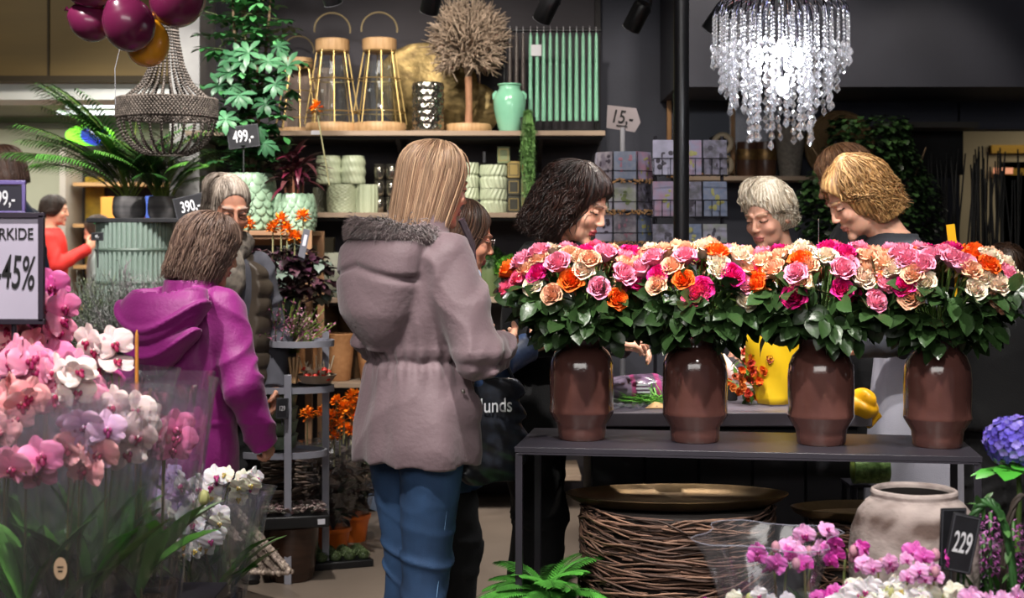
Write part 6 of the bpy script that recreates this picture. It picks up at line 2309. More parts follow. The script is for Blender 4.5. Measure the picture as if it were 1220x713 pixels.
# heather in front
t = thing('heather', 'purple-tipped heather in a black pot on the grey steel stand', 'plant', at(335, 6.05, 0.815))
MB().lathe([(0, 0), (0.050, 0), (0.066, 0.12), (0.062, 0.12), (0, 0.11)], n=28).build('pot', MATS['dark_pot'], t)
b = MB()
for i in range(130):
    ph = rg.uniform(0, 2 * PI)
    el = rg.uniform(0.5, 1.5)
    L = rg.uniform(0.15, 0.26)
    d = np.array([math.cos(ph) * math.cos(el), math.sin(ph) * math.cos(el), math.sin(el)])
    p0 = np.array([rg.normal(0, 0.02), rg.normal(0, 0.02), 0.11])
    e = p0 + d * L
    g_ = np.array(hx('#7a9a3a')) * rg.uniform(0.5, 1.2)
    b.tube([p0, (p0 + e) / 2, e], 0.002, 4, False, g_)
    pc = np.array(hx(['#8a4a64', '#a8788c', '#6e3550'][int(rg.integers(3))])) * rg.uniform(0.7, 1.2)
    for k in range(26):
        q = k / 26
        pp = p0 + d * L * q
        b.leaf(pp, d * 0.5 + rg.normal(0, 0.6, 3), 0.020, 0.010, n=2, col=g_ if q < 0.35 else pc * 1.3)
b.build('sprigs', mat('heather_sprig', '#a8788c', 0.6, attr='Col'), t, sharp=0)


def steel_stand():
    t = thing('plant_stand', 'grey steel tiered plant stand with curved trays beside the magenta shopper', 'stand', at(350, 6.0, 0))
    m = mat('grey_steel', '#8c8c98', 0.4, metal=0.1, color2='#96969f', scale=5)
    for (px, Y, z1) in ((343, 5.85, 0.86), (388, 6.15, 1.02), (304, 6.1, 0.86)):
        x = (px - 610) / FPX * Y - t.location[0]
        MB().box((x, Y - 6.0, z1 / 2), (0.030, 0.012, z1)).build('post', m, t, bevel=0.002)
    for z, sx, w in ((0.79, 0.0, 0.20), (0.52, -0.03, 0.20), (0.98, 0.06, 0.14)):
        a = np.arange(36) * 2 * PI / 36
        P = []
        b = MB()
        cx = -0.03 + sx
        rx, ry = w, 0.13
        b.add(np.concatenate([np.stack([cx + rx * np.cos(a), ry * np.sin(a), np.full(36, z - 0.012)], 1), np.stack([cx + rx * np.cos(a), ry * np.sin(a), np.full(36, z + 0.014)], 1), np.stack([cx + (rx - .01) * np.cos(a), (ry - .01) * np.sin(a), np.full(36, z + 0.014)], 1), np.stack([cx + (rx - .01) * np.cos(a), (ry - .01) * np.sin(a), np.full(36, z)], 1)]),
              [tuple(range(35, -1, -1))] + [(i, (i + 1) % 36, 36 + (i + 1) % 36, 36 + i) for i in range(36)] + [(36 + i, 36 + (i + 1) % 36, 72 + (i + 1) % 36, 72 + i) for i in range(36)] + [(72 + i, 72 + (i + 1) % 36, 108 + (i + 1) % 36, 108 + i) for i in range(36)] + [tuple(range(108, 144))])
        b.build('tray', m, t)


steel_stand()
t = thing('bowl_of_picks', 'shallow bowl of red and white mushrooms on sticks on the steel stand', 'bowl', at(377, 5.98, 0.815))
MB().lathe([(0, 0), (0.06, 0), (0.085, 0.035), (0.08, 0.035), (0.055, 0.008), (0, 0.008)], n=32).build('bowl_body', mat('woven_bowl', '#8a7866', 0.7, scale=40, bump=0.5), t)
for i in range(26):
    q = np.array([rg.uniform(-0.06, 0.06), rg.uniform(-0.05, 0.05), rg.uniform(0.015, 0.06)])
    s = MB()
    a = rg.normal(0, 0.35, 2)
    s.tube([q - [0, 0, 0.008], q + np.array([a[0] * 0.02, a[1] * 0.02, 0.035])], 0.002, 5)
    o = s.build('stick', mat('pale_stick', '#c8bba0', 0.6), t)
    c = '#c03020' if rg.random() < 0.5 else '#d8c8b0'
    MB().lathe([(0, 0.012), (0.008, 0.010), (0.014, 0.0), (0.010, -0.003), (0, -0.002)], q, 12).build('mushroom_cap', mat('cap' + c, c, 0.5), o)
for k in range(3):
    s = MB().tube([(-0.05 + 0.05 * k, 0.0, 0.03), (-0.075 + 0.075 * k, -0.01, 0.115)], 0.003, 5).build('stick', MATS['pale_stick'], t)
t = thing('bread_pick', 'bundle of light wooden slices standing at the left of the mushroom bowl', 'ornament', at(350, 5.95, 0.815))
for k in range(3):
    MB().box((0.012 * k - 0.01, 0.0, 0.055), (0.010, 0.04, 0.11), R=Matrix.Rotation(0.12 * (k - 1), 3, 'Y')).build('slice', OAK, t, bevel=0.003)

# stack of sage-coloured planters on the middle tray, small price tag
for k in range(4):
    t = thing('sage_planter', 'sage green ribbed planter, %s of the stack behind the steel post' % ['bottom', 'second from bottom', 'third from bottom', 'top'][k], 'planter', at(325, 6.05, 0.535 + 0.058 * k), 0.05 * (k % 2), 'stacked sage planters')
    MB().lathe([(0, 0), (0.095, 0), (0.105, 0.05), (0.108, 0.055), (0.10, 0.055), (0.09, 0.01), (0, 0.01)], n=60, fn=lambda a, z, i: 0.002 * np.sin(a * 30) * (0 < i < 4)).build('planter_body', mat('sage_glaze', '#6e7d62', 0.5, color2='#7b8a6e'), t, sharp=0)


def price_sign(label, s, loc, rz, w, h, tilt=0.0, sx=0.62, size=None, stick=0.15, blur=None, lean=0.0, frame=False):
    t = thing('price_sign', label, 'sign', loc, rz)
    R = Matrix.Rotation(tilt, 3, 'Y') @ Matrix.Rotation(lean, 3, 'X')
    MB().box((0, 0, 0), (w, 0.004, h), R=R).build('board', mat('chalk_black', '#17171b', 0.5, color2='#1d1d22', scale=30), t, bevel=0.0015)
    e = (Matrix.Rotation(tilt, 4, 'Y') @ Matrix.Rotation(lean, 4, 'X') @ Matrix.Rotation(PI / 2, 4, 'X')).to_euler()
    off = R @ Vector((0, -0.0035, 0))
    text(s, size or h * 0.72, mat('chalk_white', '#d4d4d8', 0.6), t, tuple(off), e, sx)
    b = MB()
    for (x, z, ww, hh) in ((0, h / 2 - 0.004, w - 0.006, 0.0018), (0, -h / 2 + 0.004, w - 0.006, 0.0018), (-w / 2 + 0.004, 0, 0.0018, h - 0.008), (w / 2 - 0.004, 0, 0.0018, h - 0.008)):
        b.box(np.array(R @ Vector((x, -0.0026, z))), (ww, 0.001, hh), R=R)
    b.build('border_line', mat('border_grey', '#4a4a50', 0.6), t)
    if stick:
        MB().cyl((0, 0.006, -h / 2 + 0.02), (0, 0.006, -h / 2 - stick), 0.003, n=8).build('stake', mat('sign_stake', '#3a3a3c', 0.5), t)
    return t


price_sign('black price sign reading 499,- in the large scaled pot', '499,-', W(290, 163, 6.70), 0.0, 0.150, 0.108, -0.12, stick=0.12)
price_sign('black price sign reading 390,- above the grey-haired head', '390,-', W(227, 246, 6.35), 0.0, 0.145, 0.100, -0.22, size=0.07, stick=0.20)
price_sign('small dark price tag hanging on the middle of the steel stand', '129', W(336, 487, 5.82), 0.2, 0.05, 0.085, 0.05, size=0.028, stick=0.03)
price_sign('tiny black price tag in front of the silvery shrub', '49,-', W(116, 282, 6.3), 0.0, 0.055, 0.036, 0.0, size=0.02, stick=0.12)

# left plinth with the palms, ribbed glass and shrub
t = thing('glass_plinth', 'round plinth of pale ribbed glass rods carrying the palm tray', 'plinth', at(160, 7.05, 0))
MB().lathe([(0, 0), (0.17, 0), (0.17, 1.50), (0, 1.50)], n=40).build('core', mat('plinth_core', '#7d9488', 0.6, color2='#90a598', scale=4), t)
b = MB()
for k in range(44):
    a = k * 2 * PI / 44
    b.cyl((0.176 * math.cos(a), 0.176 * math.sin(a), 0.0), (0.176 * math.cos(a), 0.176 * math.sin(a), 1.50), 0.0095, n=8)
b.build('glass_rods', mat('rod_glass', '#b8ccc2', 0.12, trans=0.5, spec=0.7), t)
b = MB()
for z in (1.05, 1.20, 1.36):
    b.lathe([(0.186, z), (0.189, z + 0.008), (0.186, z + 0.016)], n=40, cap=False)
b.build('hoop', mat('hoop_grey', '#5c6c62', 0.4), t)
t = thing('slate_tray', 'black slate tray lying on the glass plinth', 'tray', at(165, 7.05, 1.50), 0.0)
MB().box((0.03, 0, 0.011), (0.48, 0.34, 0.022)).build('tray_slab', mat('slate', '#1c1c20', 0.6, color2='#26262a', scale=12, bump=0.3), t, bevel=0.003)
GREYP = mat('banded_concrete', '#5c5a5c', 0.8, color2='#7d7a7a', scale=1.0, tex='noise', stretch=(2, 2, 26), bump=0.2)
for px, r, lab in ((154, 0.082, 'grey banded round pot of the left palm'), (194, 0.074, 'grey banded round pot of the right palm')):
    t = thing('concrete_pot', lab, 'pot', at(px, 7.03, 1.522), 0, 'grey banded palm pots')
    MB().lathe([(0, 0), (r * 0.82, 0), (r * 0.97, 0.02), (r, 0.055), (r * 0.95, 0.095), (r * 0.88, 0.108), (r * 0.8, 0.105), (0, 0.09)], n=40).build('pot_body', GREYP, t)


def palm(px, label, seed, n, R_, spread=1.0):
    t = thing('potted_palm', label, 'palm', at(px, 7.03, 1.60), 0, None)
    rg = np.random.default_rng(seed)
    b = MB()
    st = MB()
    for i in range(n):
        ph = rg.uniform(0, 2 * PI) if i % 3 else PI + rg.normal(0, 0.5)
        el = rg.uniform(0.9, 1.5)
        L = R_ * rg.uniform(0.65, 1.1)
        ang = el
        p_ = np.array([rg.normal(0, 0.015), rg.normal(0, 0.015), 0.0])
        pts = []
        for k in range(18):
            pts.append(p_.copy())
            p_ = p_ + np.array([math.cos(ph) * math.cos(ang) * spread, math.sin(ph) * math.cos(ang), math.sin(ang)]) * L / 17
            ang -= 0.062 * rg.uniform(0.6, 1.2)
        c = np.array(hx(['#3d6e2c', '#548a38', '#2c5524'][int(rg.integers(3))])) * rg.uniform(0.6, 1.4)
        st.tube(pts, np.linspace(0.0035, 0.001, 18), 4, False)
        side = np.array([-math.sin(ph), math.cos(ph), 0])
        for k in range(5, 18):
            fw = pts[k] - pts[k - 1]
            fw = fw / np.linalg.norm(fw)
            w = 0.17 * math.sin(PI * (k - 3) / 17) ** 0.7 * R_ / 0.6
            for sgn in (-1, 1):
                for h_ in (0, 0.5):
                    b.leaf(pts[k] - fw * h_ * L / 17, side * sgn + fw * 0.9 + np.array([0, 0, 0.15]), w, 0.011, 0.9, 0.2, n=4, col=c * rg.uniform(0.85, 1.15))
    b.build('fronds', foliage_leaf_mat('palm_leaf', '#548a38'), t, sharp=0)
    st.build('stalks', mat('palm_stalk', '#6a7a34', 0.6), t)


palm(154, 'feathery palm in the left grey banded pot, arching to the left', 80, 36, 0.64, 1.1)
palm(194, 'denser short palm in the right grey banded pot', 81, 34, 0.42)

# wooden table hidden under the silvery shrub
t = thing('plant_table', 'dark table carrying the silvery shrub', 'table', at(135, 6.45, 0))
MB().box((0, 0, 0.80), (0.75, 0.45, 0.03)).build('table_top', UND, t)
for sx in (-1, 1):
    for sy in (-1, 1):
        MB().box((sx * 0.34, sy * 0.2, 0.392), (0.03, 0.03, 0.785)).build('leg', UND, t)


def shrub(px, Y, label, seed, cols, n, R_, zc):
    t = thing('silvery_shrub', label, 'shrub', at(px, Y, 0.815), 0, 'silvery shrubs')
    MB().lathe([(0, 0), (0.06, 0), (0.075, 0.12), (0.07, 0.12), (0, 0.11)], n=24).build('pot', MATS['dark_pot'], t)
    rg = np.random.default_rng(seed)
    b = MB()
    for i in range(n):
        ph = rg.uniform(0, 2 * PI)
        el = rg.uniform(0.15, 1.5)
        L = R_ * rg.uniform(0.7, 1.1)
        p0 = np.array([0, 0, 0.11])
        d = np.array([math.cos(ph) * math.cos(el), math.sin(ph) * math.cos(el), math.sin(el) * 1.3])
        c = np.array(hx(cols[int(rg.integers(len(cols)))])) * rg.uniform(0.7, 1.25)
        m_ = p0 + d * L * 0.5 + rg.normal(0, 0.02, 3)
        e = p0 + d * L
        b.tube([p0, m_, e], [0.0022, 0.0018, 0.001], 4, False, c * 0.7)
        for k in range(7):
            q = m_ + (e - m_) * rg.uniform(-0.3, 1)
            dd = d + rg.normal(0, 0.7, 3)
            dd /= np.linalg.norm(dd)
            e2 = q + dd * 0.035
            b.tube([q, e2], [0.0012, 0.0008], 3, False, c)
            for k2 in range(3):
                b.leaf(q + (e2 - q) * k2 / 2, dd + rg.normal(0, 0.8, 3), 0.014, 0.004, n=2, col=c * rg.uniform(0.8, 1.3))
    b.build('branches', mat('silver_foliage', '#8a8c84', 0.7, attr='Col'), t, sharp=0)


SV = ['#7d7f7c', '#8f8f8c', '#6a6e66', '#8a7d84']
shrub(112, 6.40, 'silvery shrub, left one beside the dark jacket', 90, ['#6f7a66', '#7d8a6a', '#7a7d78'], 150, 0.25, 1)
shrub(152, 6.35, 'silvery shrub, middle one in front of the glass plinth', 91, SV, 150, 0.27, 1)
shrub(190, 6.45, 'silvery shrub, right one beside the magenta hood', 92, SV, 120, 0.24, 1)

# arcade shop front seen through the palms
t = thing('shop_window', 'bright arcade display case with coloured stock behind the palms', 'display case', at(155, 12.2, 0))
MB().box((0.30, 0.25, 1.15), (1.55, 0.04, 2.3)).build('back_board', mat('dark_case', '#2a2422', 0.6), t)
MB().box((-0.50, -0.0, 1.1), (0.05, 0.5, 2.2)).box((1.08, 0.0, 1.1), (0.05, 0.5, 2.2)).build('side_frame', mat('case_frame', '#9a958c', 0.4), t)
MB().box((-0.36, 0.20, 1.55), (0.16, 0.02, 0.85)).build('yellow_panel', mat('yellow_print', '#c0a024', 0.5, color2='#7a6414', scale=8), t)
for k, z in enumerate((0.5, 0.85, 1.2, 1.55, 1.9)):
    MB().box((0.30, 0.05, z), (1.5, 0.36, 0.03)).build('case_shelf', mat('case_board', '#b08a5c', 0.5), t)
COLS = ['#d87838', '#c84a28', '#e0b070', '#d8d0c0', '#3a58b0', '#b83048', '#e09a40', '#6a4a38']
rr = random.Random(3)
n = 0
for zi, z in enumerate((0.515, 0.865, 1.215, 1.565)):
    x = -0.22
    k_ = -1
    while x < 1.0:
        k_ += 1
        w_ = rr.uniform(0.08, 0.15)
        h_ = rr.uniform(0.12, 0.24)
        c = COLS[rr.randrange(8)]
        cn = {'#d87838': 'orange', '#c84a28': 'brick red', '#e0b070': 'sand', '#d8d0c0': 'white', '#3a58b0': 'blue', '#b83048': 'crimson', '#e09a40': 'amber', '#6a4a38': 'brown'}[c]
        bb = thing('carton', '%s carton, %s from the left on the %s shelf of the arcade display case' % (cn, ['first', 'second', 'third', 'fourth', 'fifth', 'sixth', 'seventh', 'eighth', 'ninth', 'tenth', 'eleventh', 'twelfth', 'thirteenth', 'fourteenth', 'fifteenth', 'sixteenth'][k_], ['lowest', 'second', 'third', 'top'][zi]), 'box', (t.location[0] + x + w_ / 2, 12.15, z), 0, 'cartons in the arcade display case')
        MB().box((0, 0, h_ / 2), (w_ * 0.92, 0.16, h_)).build('box_body', mat('carton' + c, c, 0.6), bb, bevel=0.004)
        x += w_
for zi in range(1):
    pass
# logo sign: green oval with a blue ring
t = thing('oval_sign', 'lit green oval sign with a blue disc behind the palm fronds', 'sign', W(106, 161, 12.0), 0.0)
b = MB()
a = np.arange(48) * 2 * PI / 48
R = Matrix.Rotation(-0.25, 3, 'Y')


def oval(rx, rz_, y0, y1, cx=0.0, cz=0.0, tilt=0.0):
    v = []
    c, s = math.cos(tilt), math.sin(tilt)
    for y in (y0, y1):
        for k in a:
            x, z = rx * math.cos(k), rz_ * math.sin(k)
            v.append((cx + x * c - z * s, y, cz + x * s + z * c))
    return v, [tuple(range(48)), tuple(range(95, 47, -1))] + [(i, 48 + i, 48 + (i + 1) % 48, (i + 1) % 48) for i in range(48)]


b.add(*oval(0.20, 0.088, 0.0, 0.06, 0, 0, 0.0))
b.build('sign_body', mat('lit_green', '#6ad420', 0.4, emit='#66e010', estr=1.0), t)
MB().add(*oval(0.125, 0.078, -0.012, 0.0, 0.055, -0.008, -0.15)).build('blue_disc', mat('lit_blue', '#1430b0', 0.4, emit='#1030c8', estr=0.7), t)
MB().add(*oval(0.075, 0.017, -0.016, -0.012, 0.06, 0.012, -0.6)).build('white_stroke', mat('lit_white', '#d8e0ff', 0.4, emit='#c8d4ff', estr=0.9), t)
MB().box((0.0, 0.5, 0.0), (0.03, 1.0, 0.03)).build('bracket', mat('case_frame', '#9a958c', 0.4), t)
for px, py, wpx, lab in ((110, 126, 80, 'upper strip light'), (105, 134, 95, 'lower strip light')):
    t = thing('strip_light', lab + ' on the arcade ceiling behind the palm', 'lamp', W(px + 10, py, 11.9 if py == 126 else 12.4), 0)
    L_ = wpx / FPX * 12
    MB().box((0, 0, 0), (L_, 0.06, 0.035)).build('tube_cover', mat('strip_glow', '#ffffff', 0.4, emit='#f4f6ff', estr=2.2), t)
    MB().box((0, 0, 0.055), (L_ * 0.9, 0.04, 0.07)).build('housing', mat('case_frame', '#9a958c', 0.4), t)

# ------------------------------------------------------------------ low left: baskets, sedum, orange pots
WICK = mat('dark_wicker', '#4a3c34', 0.8, attr='Col', scale=50)


def wicker(px, Y, r, h, label, z0=0.0, seed=1, cols=('#5a4a40', '#3c302a', '#6a584c'), flare=1.0):
    t = thing('wicker_basket', label, 'basket', at(px, Y, z0), 0, 'dark wicker baskets')
    b = MB()
    rg = np.random.default_rng(seed)
    rows = int(h / 0.012)
    for i in range(rows):
        z = 0.006 + i * 0.012
        rr = r * (0.85 + 0.15 * math.sin(PI * min(1, z / h * 0.9 + 0.05)))
        a = np.arange(40) * 2 * PI / 40
        w = rr + 0.005 * np.sin(a * 10 + (i % 2) * PI)
        b.tube(np.stack([w * np.cos(a), w * np.sin(a), z + 0.003 * np.sin(a * 3 + i)], 1), 0.0066, 5, col=np.array(hx(cols[i % 3])) * rg.uniform(0.7, 1.3), closed=True)
    b.build('weave', WICK, t, sharp=0)
    MB().lathe([(0, 0.004), (r * 0.8, 0.004)], n=24, cap=False).build('bottom', UND, t)
    a = np.arange(40) * 2 * PI / 40
    MB().tube(np.stack([r * 0.92 * np.cos(a), r * 0.92 * np.sin(a), np.full(40, h)], 1), 0.011, 7, closed=True).build('rim', mat('wicker_rim', '#55463c', 0.8), t)


wicker(322, 6.40, 0.15, 0.30, 'dark wicker basket low behind the steel stand, left one', seed=2)
wicker(372, 6.75, 0.17, 0.42, 'tall dark wicker basket behind the orange flowers', seed=3)
wicker(318, 6.42, 0.12, 0.14, 'small dark wicker basket stacked on the left wicker basket', 0.315, seed=4)


def orange_pot(px, Y, nfl, label, seed, top=0.62):
    t = thing('orange_pot', label, 'pot', at(px, Y, 0), 0, 'bright orange flower pots')
    MB().lathe([(0, 0), (0.058, 0), (0.075, 0.105), (0.082, 0.107), (0.084, 0.125), (0.076, 0.125), (0.07, 0.10), (0, 0.10)], n=36).build('pot_body', mat('orange_plastic', '#d8651a', 0.4, color2='#e07020', scale=4), t)
    rg = np.random.default_rng(seed)
    p = thing('dark_leaf_plant', 'wrapped dark-leaved plant with orange flowers in %s' % label, 'plant', at(px, Y, 0.11))
    b = MB()
    for i in range(140):
        ph = rg.uniform(0, 2 * PI)
        z = rg.uniform(0.05, 0.36)
        rr = (0.05 + 0.10 * z / 0.4) * rg.uniform(0.5, 1.1)
        e = np.array([rr * math.cos(ph), rr * math.sin(ph), z])
        b.tube([(0, 0, 0.0), e * [0.4, 0.4, 0.6], e], 0.0016, 3, False, np.array(hx('#3a2a20')))
        c = np.array(hx(['#241c1c', '#3a2c28', '#2c3424', '#453a30'][int(rg.integers(4))])) * rg.uniform(0.6, 1.4)
        b.leaf(e, (math.cos(ph), math.sin(ph), rg.uniform(-0.3, 0.8)), rg.uniform(0.05, 0.09), 0.035, 0.6, 0.3, n=4, col=c)
    b.build('leaves', foliage_leaf_mat('dark_brown_leaf', '#3a2c28'), p, sharp=0)  # dark brown leaf colours, varied at random per leaf
    s = MB().lathe([(0.07, 0.0), (0.10, 0.15), (0.145, 0.36), (0.150, 0.40)], n=28, cap=False, fn=lambda a, z, i: 0.006 * np.sin(a * 5 + z * 12) * i)
    s.build('sleeve', film('clear_sleeve', '#fdfdff', 0.16, 0.025, 0.10), p, sharp=0)


orange_pot(397, 6.42, 8, 'the front orange pot on the floor', 101)
orange_pot(421, 6.72, 8, 'the rear orange pot beside the parka', 102)
MB().box((0, 0, 0), (0, 0, 0)) if False else None
for i, (px, py) in enumerate(((401, 478), (420, 472), (409, 492), (395, 497), (405, 505), (418, 484), (391, 508), (413, 512), (398, 520), (424, 497), (384, 492), (410, 486), (421, 514), (366, 494))):
    marigold(W(px, py, 6.38 if px < 412 else 6.55), 0.027 + 0.005 * (i % 2), 'orange flower of the low cluster, %s' % ['upper left', 'at the top right', 'in the middle', 'left of the middle', 'centre of the lower half', 'right of the middle', 'low on the left', 'low right of the centre', 'lowest one', 'at the right edge', 'at the left edge', 'just above the middle', 'at the lower right edge', 'apart at the left by the post'][i], 'orange flowers in the low cluster', 0.14)

# sedum tray on its brown pot, succulent tray
t = thing('brown_pot', 'large brown glazed pot carrying the grey sedum tray', 'pot', at(347, 5.95, 0))
MB().lathe([(0, 0), (0.085, 0), (0.095, 0.02), (0.112, 0.15), (0.114, 0.225), (0.108, 0.23), (0.10, 0.22), (0, 0.2)], n=48, fn=lambda a, z, i: 0.001 * np.sin(z * 200)).build('pot_body', mat('brown_glaze', '#2e1e16', 0.25, color2='#3c281e', scale=5, stretch=(1, 1, 8)), t)
t = thing('sedum_tray', 'square black tray of pinkish grey sedum on the brown pot', 'tray', at(350, 5.95, 0.232), 0.25)
MB().box((0, 0, 0.025), (0.27, 0.25, 0.05)).build('tray_body', mat('black_plastic', '#121214', 0.45), t, bevel=0.006)
MB().box((0.10, -0.127, 0.025), (0.03, 0.001, 0.022)).build('tray_label', MATS['paper_white'], t)
b = MB()
for i in range(230):
    q = np.array([rg.uniform(-0.13, 0.13), rg.uniform(-0.12, 0.12), 0.055 + rg.uniform(0, 0.018)])
    c = np.array(hx(['#9a8a84', '#b09a94', '#7d7a70', '#a88a8c'][int(rg.integers(4))])) * rg.uniform(0.7, 1.2)
    for k in range(7):
        a_ = k * 0.9 + i
        b.leaf(q, (math.cos(a_), math.sin(a_), 0.5 + 0.4 * (k % 2)), 0.016, 0.011, -0.3, 0.4, n=2, col=c * (0.85 + 0.05 * k))
tag(b.build('sedum', mat('sedum_leaf', '#9a8a84', 0.6, attr='Col'), t, sharp=0), kind='stuff')
t = thing('succulent_tray', 'low black tray of round grey-green succulents on the floor', 'tray', at(404, 6.22, 0), 0.35)
MB().box((0, 0, 0.016), (0.26, 0.20, 0.032)).build('tray_body', MATS['black_plastic'], t, bevel=0.005)
for ix in range(4):
    for iy in range(3):
        s = thing('succulent', 'round grey-green succulent, %s row and %s place in the low black tray' % (['front', 'middle', 'back'][iy], ['first', 'second', 'third', 'fourth'][ix]), 'succulent', (t.location[0] + (ix - 1.5) * 0.062 * math.cos(.35) - (iy - 1) * 0.064 * math.sin(.35), 6.22 + (ix - 1.5) * 0.062 * math.sin(.35) + (iy - 1) * 0.064 * math.cos(.35), 0.032), ix + iy, 'succulents in the low black tray')
        if ix + iy == 0:
            b = MB()
            b.ell((0, 0, 0.014), (0.026, 0.026, 0.020), col=np.array(hx('#4e5e3c')))
            for i in range(60):
                th, ph = math.acos(1 - (i + .5) / 60), i * 2.4
                d = np.array([math.sin(th) * math.cos(ph), math.sin(th) * math.sin(ph), math.cos(th)])
                b.leaf(np.array([0, 0, 0.012]) + d * [0.024, 0.024, 0.018], d + [0, 0, 0.4], 0.012, 0.009, -0.3, 0.4, n=2, col=np.array(hx('#74855a')) * (0.7 + 0.6 * random.random()))
            sm = b.build('rosette', mat('succulent_leaf', '#74855a', 0.5, attr='Col'), s, sharp=0)
        else:
            q = sm.copy()
            COL.objects.link(q)
            q.parent = s


def bead_star():
    t = thing('beaded_frame', 'leaning triangular frame of strung wooden beads on the floor', 'ornament', at(300, 5.60, 0))
    m = mat('bead_wood', '#8a7868', 0.7, attr='Col', scale=40)
    rg = np.random.default_rng(9)
    Q = lambda px, py, Y: np.array(W(px, py, Y)) - np.array(t.location)
    segs = [(Q(282, 612, 5.62), Q(345, 686, 5.52)), (Q(262, 622, 5.75), Q(318, 684, 5.60)), (Q(345, 686, 5.52), Q(250, 684, 5.70)), (Q(290, 640, 5.66), Q(335, 688, 5.54))]
    for a_, c_ in segs:
        b = MB()
        L = np.linalg.norm(c_ - a_)
        n = int(L / 0.0095)
        s1 = np.cross(c_ - a_, [0, 0, 1.0])
        s1 /= np.linalg.norm(s1)
        for k in range(n + 1):
            p_ = a_ + (c_ - a_) * k / n
            for w_ in (-1, 0, 1):
                b.ell(p_ + s1 * 0.013 * w_ + rg.normal(0, 0.001, 3) + np.array([0, 0, 0.012 + 0.006 * (w_ == 0)]), 0.0095, nu=4, nv=6, col=np.array(hx(['#a8968a', '#c0ae9e', '#8a7a6c'][int(rg.integers(3))])) * rg.uniform(0.7, 1.2))
        b.build('bead_bar', m, t, sharp=0)


bead_star()
# ------------------------------------------------------------------ hanging things
def spotlight(px, py, Y, label, tiltx, tiltz, k=1.0, L=0.13, r=0.042):
    """black cylinder head under the ceiling; px, py is where its open mouth sits"""
    x, y, z = W(px, py, Y)
    t = thing('ceiling_spotlight', label, 'spotlight', (x, y, 3.40), 0, 'black ceiling spotlights')
    m = mat('spot_black', '#101012', 0.35, spec=0.5)
    zz = z - 3.40
    d = np.array([math.sin(tiltz), math.sin(tiltx), -math.cos(tiltx)])
    d /= np.linalg.norm(d)
    mouth = np.array([0, 0, zz])
    back = mouth - d * L
    R = np.array(Vector(d).to_track_quat('Z', 'Y').to_matrix())
    b = MB().lathe([(0, 0), (r * 0.8, 0), (r, 0.012), (r, L), (r * 0.92, L), (r * 0.9, L - 0.02), (0, L - 0.022)], n=32)
    b.V = [v @ R.T + back for v in b.V]
    h = b.build('lamp_head', m, t)
    b = MB().lathe([(r * 0.92, L - 0.001), (r * 1.005, L - 0.001), (r * 1.005, L + 0.002), (r * 0.92, L + 0.002)], n=32, cap=False)
    b.V = [v @ R.T + back for v in b.V]
    b.build('bezel', mat('bezel_grey', '#8a8a90', 0.3, metal=0.6), h)
    b = MB().lathe([(0, L - 0.020), (r * 0.85, L - 0.020)], n=24, cap=False)
    b.V = [v @ R.T + back for v in b.V]
    b.build('lens', mat('lens_glow', '#fff4e0', 0.3, emit='#ffe8c8', estr=3.0), h)
    MB().tube([back + d * L * 0.4 + np.array([r * 1.05, 0, 0]), back + np.array([r * 1.0, 0, 0.10]), back + np.array([0, 0, 0.12]), (0, 0, 0)], 0.008, 6).build('bracket', m, t)
    MB().box((0, 0, -0.012), (0.10, 0.10, 0.024)).build('ceiling_plate', m, t)


spotlight(397, 4, 6.2, 'black ceiling spotlight above the lanterns, its mouth just in view', 0.5, 0.2)
spotlight(511, 14, 6.3, 'black ceiling spotlight above the twig tree', 0.55, -0.25)
spotlight(645, 24, 6.3, 'black ceiling spotlight above the mint candles', 0.55, -0.45)
spotlight(752, 34, 6.3, 'black ceiling spotlight left of the column', 0.55, -0.45)
spotlight(846, 36, 6.4, 'black ceiling spotlight right of the column, behind the chandelier', 0.55, -0.6)


